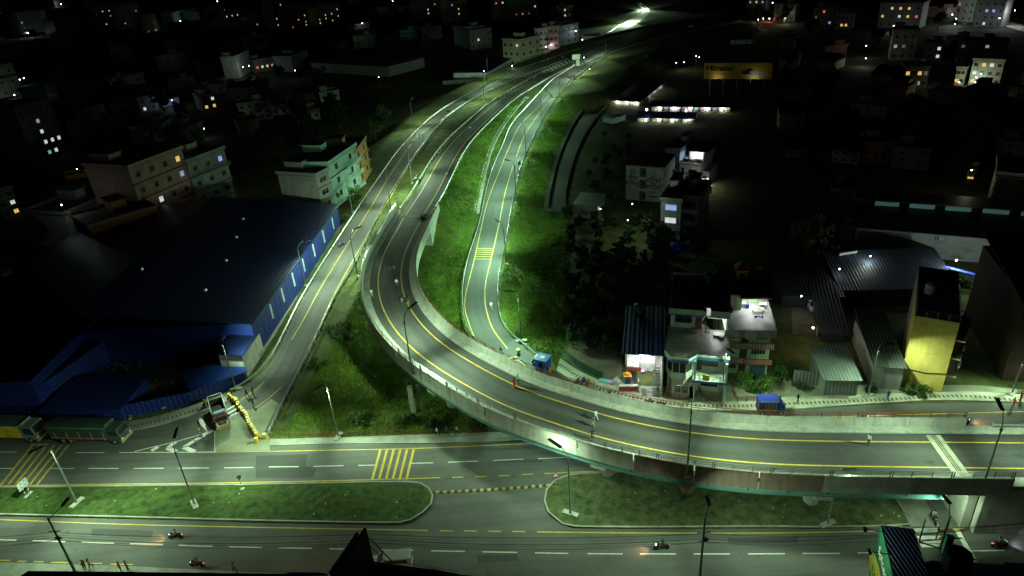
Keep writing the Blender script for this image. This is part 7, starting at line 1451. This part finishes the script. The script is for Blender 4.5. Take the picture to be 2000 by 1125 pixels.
rider('motorbike with an orange light patch beside the end of the parapet', 'rider in blue grey beside the end of the parapet', (1880,829), .05, 0.02, 'k', (.2,.25,.35), DK, True, 700, (1,.5,.2))
rider('motorbike coming out of the driveway under the flyover', 'rider in pale clothes under the flyover end', (1822,1017), .12, -1.8, 'k', (.4,.4,.4), DK)
for i, (x, y, c, r_) in enumerate(((1126,752,'k',.9),(1138,750,'b',1.0),(1148,754,'r',1.1),(1166,768,'w',.8),(1191,777,'k',1.4),(1265,790,'b',.3),(1288,794,'k',.2),(1231,757,'s',.6),(1352,760,'k',1.7),(1622,768,'w',.1),(1629,769,'r',.2),(1045,706,'s',.9),(408,793,'k',.4),(1256,705,'w',1.2))):
    motorbike(['black motorbike leftmost in the parked row on the slip road', 'blue motorbike second in the parked row on the slip road', 'red motorbike third in the parked row on the slip road', 'white motorbike alone behind the inner parapet near the shop', 'black motorbike behind the parapet opposite the red stall', 'blue motorbike lying low behind the parapet below the shop gate', 'black motorbike right of the blue one behind the parapet', 'silver motorbike at the edge of the shop yard', 'black motorbike in the passage of the white house', 'white motorbike in front of the grey tin shed', 'red motorbike in front of the grey tin shed', 'silver motorbike beside the blue booth', 'black motorbike beside the rack truck on the west pavement', 'white motorbike inside the shop yard by the goods'][i], (x, y), .08, r_, c)
for x, y, c, lb, rz_ in ((1190,780,BKc,'person in black behind the parapet near the shop',1), (1288,701,BL,'person in blue on the upper floor of the lit shop',2), (402,795,(.75,.5,.03),'person in a yellow helmet by the motorbike at the blue fence',1), (1285,768,KH,'person with a pale top at the right end of the blue gate',2), (1160,765,(.35,.35,.38),'person in grey among the parked motorbikes',.3)): person(lb, (x, y), .1 if y != 701 else 3.1, rz_, 'stand', c)
# ------------------------------------------------------------------ yellow drums
ORD = 'one two three four five six seven eight nine ten eleven twelve thirteen fourteen fifteen sixteen seventeen eighteen nineteen twenty'.split()
DRUM = mat('yellow drum plastic', (.5,.31,.02), .5, var=.2, scale=2)
db = MB().cyl((0, 0), .29, 0, .86, 14, .27).cyl((0, 0), .305, .25, .3, 14).cyl((0, 0), .3, .58, .63, 14).mesh('drum_body', DRUM); dl = MB().cyl((0, 0), .285, .86, .92, 14, .27).cyl((.1, .1), .05, .92, .95, 8).mesh('drum_lid', mat('drum lid', (.7,.56,.12), .5))
def drum(x, y, label, group=None):
    p = G(x, y, .9); p.z = .06; o = thing('yellow_drum', label, 'drum', tuple(p), random.random()*6, group); ob('drum_body', db, o); ob('drum_lid', dl, o)
for k_, (x, y) in enumerate(((535,155),(567,180),(595,213),(637,223),(655,248),(673,285),(672,318),(715,357),(740,387),(765,418),(798,447),(818,485),(825,520),(838,560),(850,597),(878,632),(900,660),(925,692),(940,725),(968,762))): drum(380+x/8.033, 750+y/8.033, 'yellow drum number %s counted from the far end of the long row' % ORD[k_], 'yellow drums across the left ramp mouth')
drum(380+960/8.033, 750+850/8.033, 'yellow drum standing apart at the near end of the drum row'); drum(380+1090/8.033, 750+785/8.033, 'yellow drum at the corner of the north pavement by the pipe railing'); drum(1012,683,'lone yellow drum on the right ramp before the blue booth'); drum(1073.5,719,'yellow drum in front of the blue booth')
# ------------------------------------------------------------------ signs
def spost(h, r=.04):
    mb = MB()
    for i in range(int(h/.3)): mb.mi = i % 2; mb.cyl((0, 0), r, i*.3, (i+1)*.3, 6)
    mb.mi = 0; return mb
a = G(52,970,.2); b = G(59,963,.2); o = thing('direction_board', 'white direction board seen from behind on two striped posts in the left island', 'sign', tuple(a), math.atan2(b.y-a.y, b.x-a.x)); w_ = (b-a).length
for x in (0, w_): part('striped_post', spost(2.4), [WHI, BLK], o, (x, 0, 0)); part('footing', MB().box(-.3, -.2, 0, .3, .2, .08), CONC, o, (x, 0, 0))
part('board', MB().box(-.5, .05, 1.3, w_+.5, .09, 2.5), mat('sign back', (.3,.32,.3)), o); part('back_bar', MB().box(-.45, .03, 1.6, w_+.45, .05, 1.66).box(-.45, .03, 2.2, w_+.45, .05, 2.26), STEEL, o)
o = thing('warning_sign', 'white warning triangle with a red border at the tip of the right island', 'sign', tuple(G(1086,951,.2)), .1); part('striped_post', spost(2.0), [WHI, BLK], o)
part('red_triangle', MB().ext([(-.0, 1.8)], 0, 0) if False else MB().face([(-.5, -.06, 1.75), (.5, -.06, 1.75), (0, -.06, 2.6)]).face([(.5, -.03, 1.75), (-.5, -.03, 1.75), (0, -.03, 2.6)]), REDP, o); part('white_triangle', MB().face([(-.33, -.065, 1.84), (.33, -.065, 1.84), (0, -.065, 2.42)]), WHI, o); part('symbol', MB().box(-.03, -.07, 1.9, .03, -.066, 2.2), BLK, o)
o = thing('small_sign', 'small round backed road sign on a striped post near the top of the left island', 'sign', tuple(G(474,955,.2)), .3); part('striped_post', spost(2.0), [WHI, BLK], o); part('disc', MB().wheel((0, .06, 2.1), .32, .03), mat('sign back', (.4,.42,.4)), o); part('footing', MB().box(-.25, -.2, 0, .25, .2, .08), CONC, o)
o = thing('barricade', 'black folding metal barricade frame standing on the hatched triangle', 'barricade', tuple(G(396,868,.05)), .5)
part('frame', MB().tube([(-.9, 0, 0), (-.9, 0, 1.5), (.9, 0, 1.5), (.9, 0, 0)], .04, 5).tube([(-.9, .6, 0), (-.9, 0, 1.5)], .03, 5).tube([(.9, .6, 0), (.9, 0, 1.5)], .03, 5), GRILL, o); part('cross_bars', MB().tube([(-.9, 0, .3), (.9, 0, 1.2)], .03, 5).tube([(-.9, 0, 1.2), (.9, 0, .3)], .03, 5).tube([(-.9, 0, .75), (.9, 0, .75)], .03, 5), GRILL, o)
o = thing('striped_cone', 'black and white striped marker leaning on the barricade frame', 'marker', tuple(G(393,852,.05)), 0); part('body', spost(1.5, .1), [WHI, BLK], o); part('base', MB().box(-.25, -.25, 0, .25, .25, .08), BLK, o)
o = thing('merge_signboard', 'white two panel signboard at the pointed end of the grass strip where the roads merge', 'sign', tuple(G(1126,129,5)), .2); part('panel', MB().box(-2.2, 0, 3.2, 2.0, .12, 5.6), WHI, o); part('panel', MB().box(-.2, -.1, 0, 1.6, .1, 3.0), WALLS['white'], o); part('post', MB().box(-1.8, 0, 0, -1.65, .1, 3.2).box(1.6, 0, 3.0, 1.8, .1, 3.2), STEEL, o)
# ------------------------------------------------------------------ utility poles and cables
def upole(A, top, label):
    a = G(*A, 0.1); zt_ = top_z(a, top[1]); o = thing('utility_pole', label, 'utility pole', tuple(a), 0, None); part('shaft', MB().tube([(0, 0, 0), (0, 0, zt_)], .16, 8, .1), mat('green grey pole', (.12,.15,.1), .7), o)
    part('crossarm', MB().box(-.7, -.05, zt_-2.2, .7, .05, zt_-2.1).box(-.5, -.05, zt_-3.4, .5, .05, zt_-3.3), HEAD, o); part('cable_coil', MB().wheel((.2, -.2, zt_-3.0), .3, .1, 12), BLK, o); return a, zt_, o
pa, za_, oa = upole((147,1117), (98,1012), 'leaning looking utility pole at the lower left with cable coils')
pc, zc_, oc = upole((1367,1128), (1381,1012), 'utility pole right of the bottom middle with tangled cables')
pd, zd_, od = upole((1836,1072), (1852,1008), 'thin utility pole between the green sign building and the stop line')
for o_, z_, dx, pk in ((oa, za_, 1.2, .5), (oc, zc_, .8, .42), (od, zd_, .6, .13)):
    br = part('lamp_bracket', MB().tube([(0, 0, z_-.3), (dx, 1.3, z_+.5)], .05, 5).box(dx-.2, 1.2, z_+.4, dx+.2, 2.5, z_+.52), HEAD, o_); part('led_panel', MB().box(dx-.14, 1.4, z_+.37, dx+.14, 2.4, z_+.392), E_LED, br)
    for tl in (-1, 1):
        ld = bpy.data.lights.new('lamp_light', 'AREA'); ld.shape = 'RECTANGLE'; ld.size = .2; ld.size_y = .9; ld.energy = LAMP_W*pk; ld.color = LCOL; ld.spread = math.radians(110); q = bpy.data.objects.new('lamp_light', ld); COL.objects.link(q); q.parent = br; q.location = (dx+.1*tl, 1.9, z_+.2); q.rotation_euler = (math.radians(12), math.radians(-45)*tl, 0)
WIRE = mat('black cable', (.01,.01,.01), .6)
def wire(P, Q, sag, r=.03):
    pts_ = [P.lerp(Q, t) - Vector((0, 0, sag*4*t*(1-t))) for t in np.linspace(0, 1, 15)]; return pts_
cb = thing('overhead_cables', 'bundle of sagging black cables strung between the utility poles over the lower road', 'cables', tuple(pa))
PL = [Vector((pa.x-45, pa.y+3, 0)), pa, Vector((G(737,1120,0).x, G(737,1120,0).y, 0)), pc, pd, Vector((pd.x+40, pd.y+.5, 0))]; ZL = [7.5, za_, 8.5, zc_, zd_, 8.0]
for i in range(5):
    for k, (dz2, sg, rr) in enumerate(((-2.1, .5, .03), (-2.15, .8, .03), (-3.2, .9, .055), (-3.3, 1.1, .04), (-3.5, .7, .03), (-2.9, .6, .025))):
        A2 = Vector((PL[i].x, PL[i].y+(k % 3-1)*.2, max(3, ZL[i]+dz2))); B2 = Vector((PL[i+1].x, PL[i+1].y+(k % 3-1)*.2, max(3, ZL[i+1]+dz2))); wpart('cable', MB().tube(wire(A2, B2, sg), rr*.6, 4), WIRE, cb)
# ------------------------------------------------------------------ foreground roofs
BK2 = mat('black roof sheet', (.008,.008,.008), .9)
def block(label, pxs, z, mt, name, cat, facade=WALLS['cement'], th=.4):
    P = [G(x, y, z) for x, y in pxs]; c = P[0]; o = thing(name, label, cat, (c.x, c.y, 0)); mb = MB().prism([(p.x-c.x, p.y-c.y) for p in P], z-th, z); part('roof', mb, mt, o)
    ctr = sum(P, Vector())/len(P); mb = MB().prism([((p.x-ctr.x)*.97+ctr.x-c.x, (p.y-ctr.y)*.97+ctr.y-c.y) for p in P], 0, z-th); part('wall', mb, facade, o); return o
block('black flat roof edge along the bottom left of the picture', [(40,1125),(55,1115),(200,1116.5),(590,1121),(600,1320),(-100,1320)], 13, BK2, 'foreground_roof', 'roof')
block('blue grey tin roof piece left of the black sign frame', [(561,1117),(623,1118),(640,1121),(645,1300),(560,1300)], 11, TINBY, 'tin_roof', 'roof')
block('black roof right of the black sign frame with pipe railing on its edge', [(727,1096),(780,1104),(840,1112),(845,1110),(895,1122),(960,1128),(960,1300),(640,1300),(650,1126)], 12, BK2, 'foreground_roof', 'roof')
for x, y, pw in ((560,1150,320), (1090,1160,130), (350,1160,130)):
    p = G(x, y, 3.6); o = thing('shop_lantern', 'orange shop lantern %s' % {560:'left of the black hoarding',1090:'right of the white van',350:'behind the long black roof edge',1850:'beside the green sign wall'}[x], 'lantern', tuple(p)); part('glass', MB().cyl((0, 0), .12, -.1, .2, 8), emat('orange glass', (1,.5,.15), 8), o); part('bracket', MB().box(-.04, -1.2, .2, .04, .04, .28), HEAD, o)
    ld = bpy.data.lights.new('lantern_glow', 'POINT'); ld.energy = pw; ld.color = (1, .45, .15); ld.shadow_soft_size = .2; q = bpy.data.objects.new('lantern_glow', ld); COL.objects.link(q); q.parent = o; q.location = (0, .1, -.3)
# black sign frame
z0_ = 12.0; c = G(728,1096,z0_); zt_ = top_z(c, 1031); e = G(612,1180,zt_); o = thing('black_hoarding', 'tall black sign panel seen edge on at the bottom middle, with struts', 'hoarding', (c.x, c.y, z0_)); v = Vector((e.x-c.x, e.y-c.y, 0)); L_ = v.length; rz = math.atan2(v.y, v.x)
part('panel', MB().box(0, -.12, 0, L_, .12, zt_-z0_), BK2, o, (0, 0, 0), rz); part('rear_panel', MB().box(.4, -.75, .5, L_*.6, -.6, (zt_-z0_)*.93), HEAD, o, (0, 0, 0), rz)
d1 = G(770,1101,z0_)-c; part('strut', MB().tube([(0, 0, zt_-z0_-1), tuple(d1)], .06, 5).tube([(0, 0, (zt_-z0_)*.5), tuple(d1*.6+Vector((0, 0, .1)))], .04, 5), HEAD, o)
rp = pxline([(729,1091),(780,1099),(840,1107),(895,1116)], 12.9, 2); mp = rp[0]; rr_ = thing('roof_railing', 'thin pipe railing along the black roof in front of the white van', 'railing', tuple(mp)); mb = MB()
for dz3 in (0, -.35, -.7): mb.tube([tuple(p+np.array([0, 0, dz3])) for p in rp], .03, 4)
for p in rp[::2]: mb.box(p[0]-.03, p[1]-.03, 12, p[0]+.03, p[1]+.03, 12.95)
wpart('pipe', mb, HEAD, rr_)
# green sign building
zt_ = 15.0; T1, T2, T3, T4 = G(1722,1026,zt_), G(1746,1125,zt_), G(1806,1100,zt_), G(1784,1033,zt_)
T2 = T1+(T2-T1)*1.3; T3 = T4+(T3-T4)*1.5
o = thing('sign_building', 'corrugated blue roofed building with a dark green sign wall at the lower right', 'building', (T1.x, T1.y, 0)); loc = lambda p: (p.x-T1.x, p.y-T1.y)
part('roof', MB().prism([loc(T1), loc(T2), loc(T3), loc(T4)], zt_-.15, zt_), corrugated('blue grey roof sheet', (.04,.07,.16), .35, .6), o)
q4 = [Vector((*loc(p), 0)) for p in (T1, T2, T3, T4)]; cc_ = sum(q4, Vector())/4; part('wall', MB().prism([tuple((p.lerp(cc_, .04)).xy) for p in q4], 0, zt_-.15), WALLS['cement'], o)
v = T2-T1; rz = math.atan2(v.y, v.x); L_ = v.length; GS = mat('dark green sign', (.012,.11,.05), .5, var=.15)
gp = part('sign_wall', MB().box(0, -.08, 3, L_, .06, zt_-.0), GS, o, (0, 0, 0), rz)
for k in (.15, .5):  # lamps added above the green sign wall to brighten it
    sl = part('added_sign_lamp', MB().box(-.3, -1.7, zt_+.25, .3, -1.45, .35+zt_).box(-.03, -1.5, zt_+.28, .03, .1, zt_+.34), HEAD, o, (math.cos(rz)*L_*k, math.sin(rz)*L_*k, 0), rz); ld = bpy.data.lights.new('added_sign_glow', 'AREA'); ld.shape = 'RECTANGLE'; ld.size = .5; ld.size_y = .2; ld.energy = 70; ld.color = (.8,1,.7); q = bpy.data.objects.new('added_sign_glow', ld); COL.objects.link(q); q.parent = sl; q.location = (0, -1.55, zt_+.2); q.rotation_euler = (math.radians(35), 0, 0)
# lettering on the sign wall reads along the wall from its road end
def sg(body, size, x, z, m_, sx=1): text_ob(gp, body, size, (x, -.1, z), (math.pi/2, 0, 0), m_, sx=sx, name='lettering')
YS = mat('yellow sign print', (.6,.55,.06), .6)
sg('Spices Dealers', 1.25, 1.0, zt_-2.2, WHI, 1.05)
part('yellow_oval', MB().prism([(L_*.36+math.cos(t)*3.6, zt_-4.4+math.sin(t)*1.35) for t in np.linspace(0, 2*math.pi, 28)[:-1]], 0, .03), YS, gp, (0, -.1, 0), (math.pi/2, 0, 0)); 
part('oval_ring', MB().prism([(L_*.36+math.cos(t)*3.3, zt_-4.4+math.sin(t)*1.15) for t in np.linspace(0, 2*math.pi, 28)[:-1]], 0.031, .045), GS, gp, (0, -.1, 0), (math.pi/2, 0, 0)); part('oval_field', MB().prism([(L_*.36+math.cos(t)*3.2, zt_-4.4+math.sin(t)*1.05) for t in np.linspace(0, 2*math.pi, 28)[:-1]], 0.046, .06), YS, gp, (0, -.1, 0), (math.pi/2, 0, 0))
text_ob(gp, 'Dipti', 1.3, (L_*.36-1.9, -.18, zt_-4.9), (math.pi/2, 0, 0), GS, sx=1.1, name='lettering'); part('small_emblem', MB().tube([(L_*.12+math.cos(t)*.9, -.12, zt_-6.6+math.sin(t)*.5) for t in np.linspace(0, 2*math.pi, 14)], .07, 4), YS, gp)
block('dark corrugated lower roof right of the green sign building', [(1806,1097),(1822,1094),(1880,1103),(1905,1300),(1800,1300)], 11, TINBY, 'foreground_roof', 'roof')
block('navy parapet roof along the bottom right corner', [(1866,1097),(1960,1103),(1962,1098),(2100,1104),(2200,1300),(1880,1300)], 10, mat('navy roof', (.01,.018,.04), .6), 'foreground_roof', 'roof')
c = G(1866,1108,12); o = thing('black_tank', 'black octagonal water tank on the roof at the lower right', 'water tank', tuple(c)); part('body', MB().cyl((0, 0), 1.15, 0, 1.7, 9, 1.05), BK2, o); part('lid', MB().cyl((0, 0), .5, 1.7, 1.85, 9), BLK, o)
c = G(1846,1080,11); o = thing('teal_cabinet', 'narrow teal metal cabinet next to the black tank', 'cabinet', tuple(c), -.3); part('body', MB().box(-.3, -.2, 0, .3, .2, 2.2), mat('teal cabinet paint', (.05,.35,.28)), o); part('door', MB().box(-.25, -.23, .2, .25, -.2, 2.0), mat('teal cabinet door', (.04,.28,.22)), o)
c = G(1795,1058,9); o = thing('balcony_rack', 'black pipe balcony rack with a small white box beside the blue roof', 'rack', tuple(c)); part('frame', MB().box(0, 0, 0, 4.2, .08, .08).box(0, 0, 1.0, 4.2, .08, 1.08).box(0, 0, 0, .08, .08, 3).box(1.6, 0, 0, 1.68, .08, 1.8).tube([(0, 0, 0), (4, -2.6, 0)], .08, 5), HEAD, o); part('white_box', MB().box(1.6, -1.6, .1, 2.2, -1.2, .7), WHI, o)
# lamp standards of the near roadside row, same make as the others, feet on the near pavement
for x in (-120, 560, 1080, 1560, 2080):
    B = G(x, 1150, .1); o = thing('street_lamp', 'street lamp of the near row south of the lower road at picture column %s' % {-120:'far left',560:'left of the black frame',1080:'right of the white van',1560:'before the green sign',2080:'far right'}[x], 'street lamp', tuple(B), 0, 'street lamps along the roads') if False else None
# lettering becomes real mesh
dg = bpy.context.evaluated_depsgraph_get(); dg.update()
for t_ in TEXTS:
    me = bpy.data.meshes.new_from_object(t_.evaluated_get(dg)); o = bpy.data.objects.new(t_.name, me); COL.objects.link(o); o.parent = t_.parent; o.location = t_.location; o.rotation_euler = t_.rotation_euler; o.scale = t_.scale
    cu = t_.data; bpy.data.objects.remove(t_); bpy.data.curves.remove(cu)

def ordinal(n): return '%d%s' % (n, 'th' if 10 <= n % 100 <= 20 else {1: 'st', 2: 'nd', 3: 'rd'}.get(n % 10, 'th'))
for key, fmt in (('bare lamp on a thin post', 'bare lamp on a thin post, %s from the left among such lamps'), ('unlit house standing in the dark town', 'unlit house of the dark town, %s from the left among the unlit ones'), ('low dark leafy tree in the thicket right of the grass slope', 'low dark tree of the thicket, %s from the left in it'), ('dark tree between the unlit houses of the town', 'dark tree between the town houses, %s from the left among them')):
    L_ = sorted([o for o in COL.objects if o.parent is None and o.get('label') == key], key=lambda o: PX(o.location)[0])
    for i, o in enumerate(L_): o['label'] = fmt % ordinal(i+1)
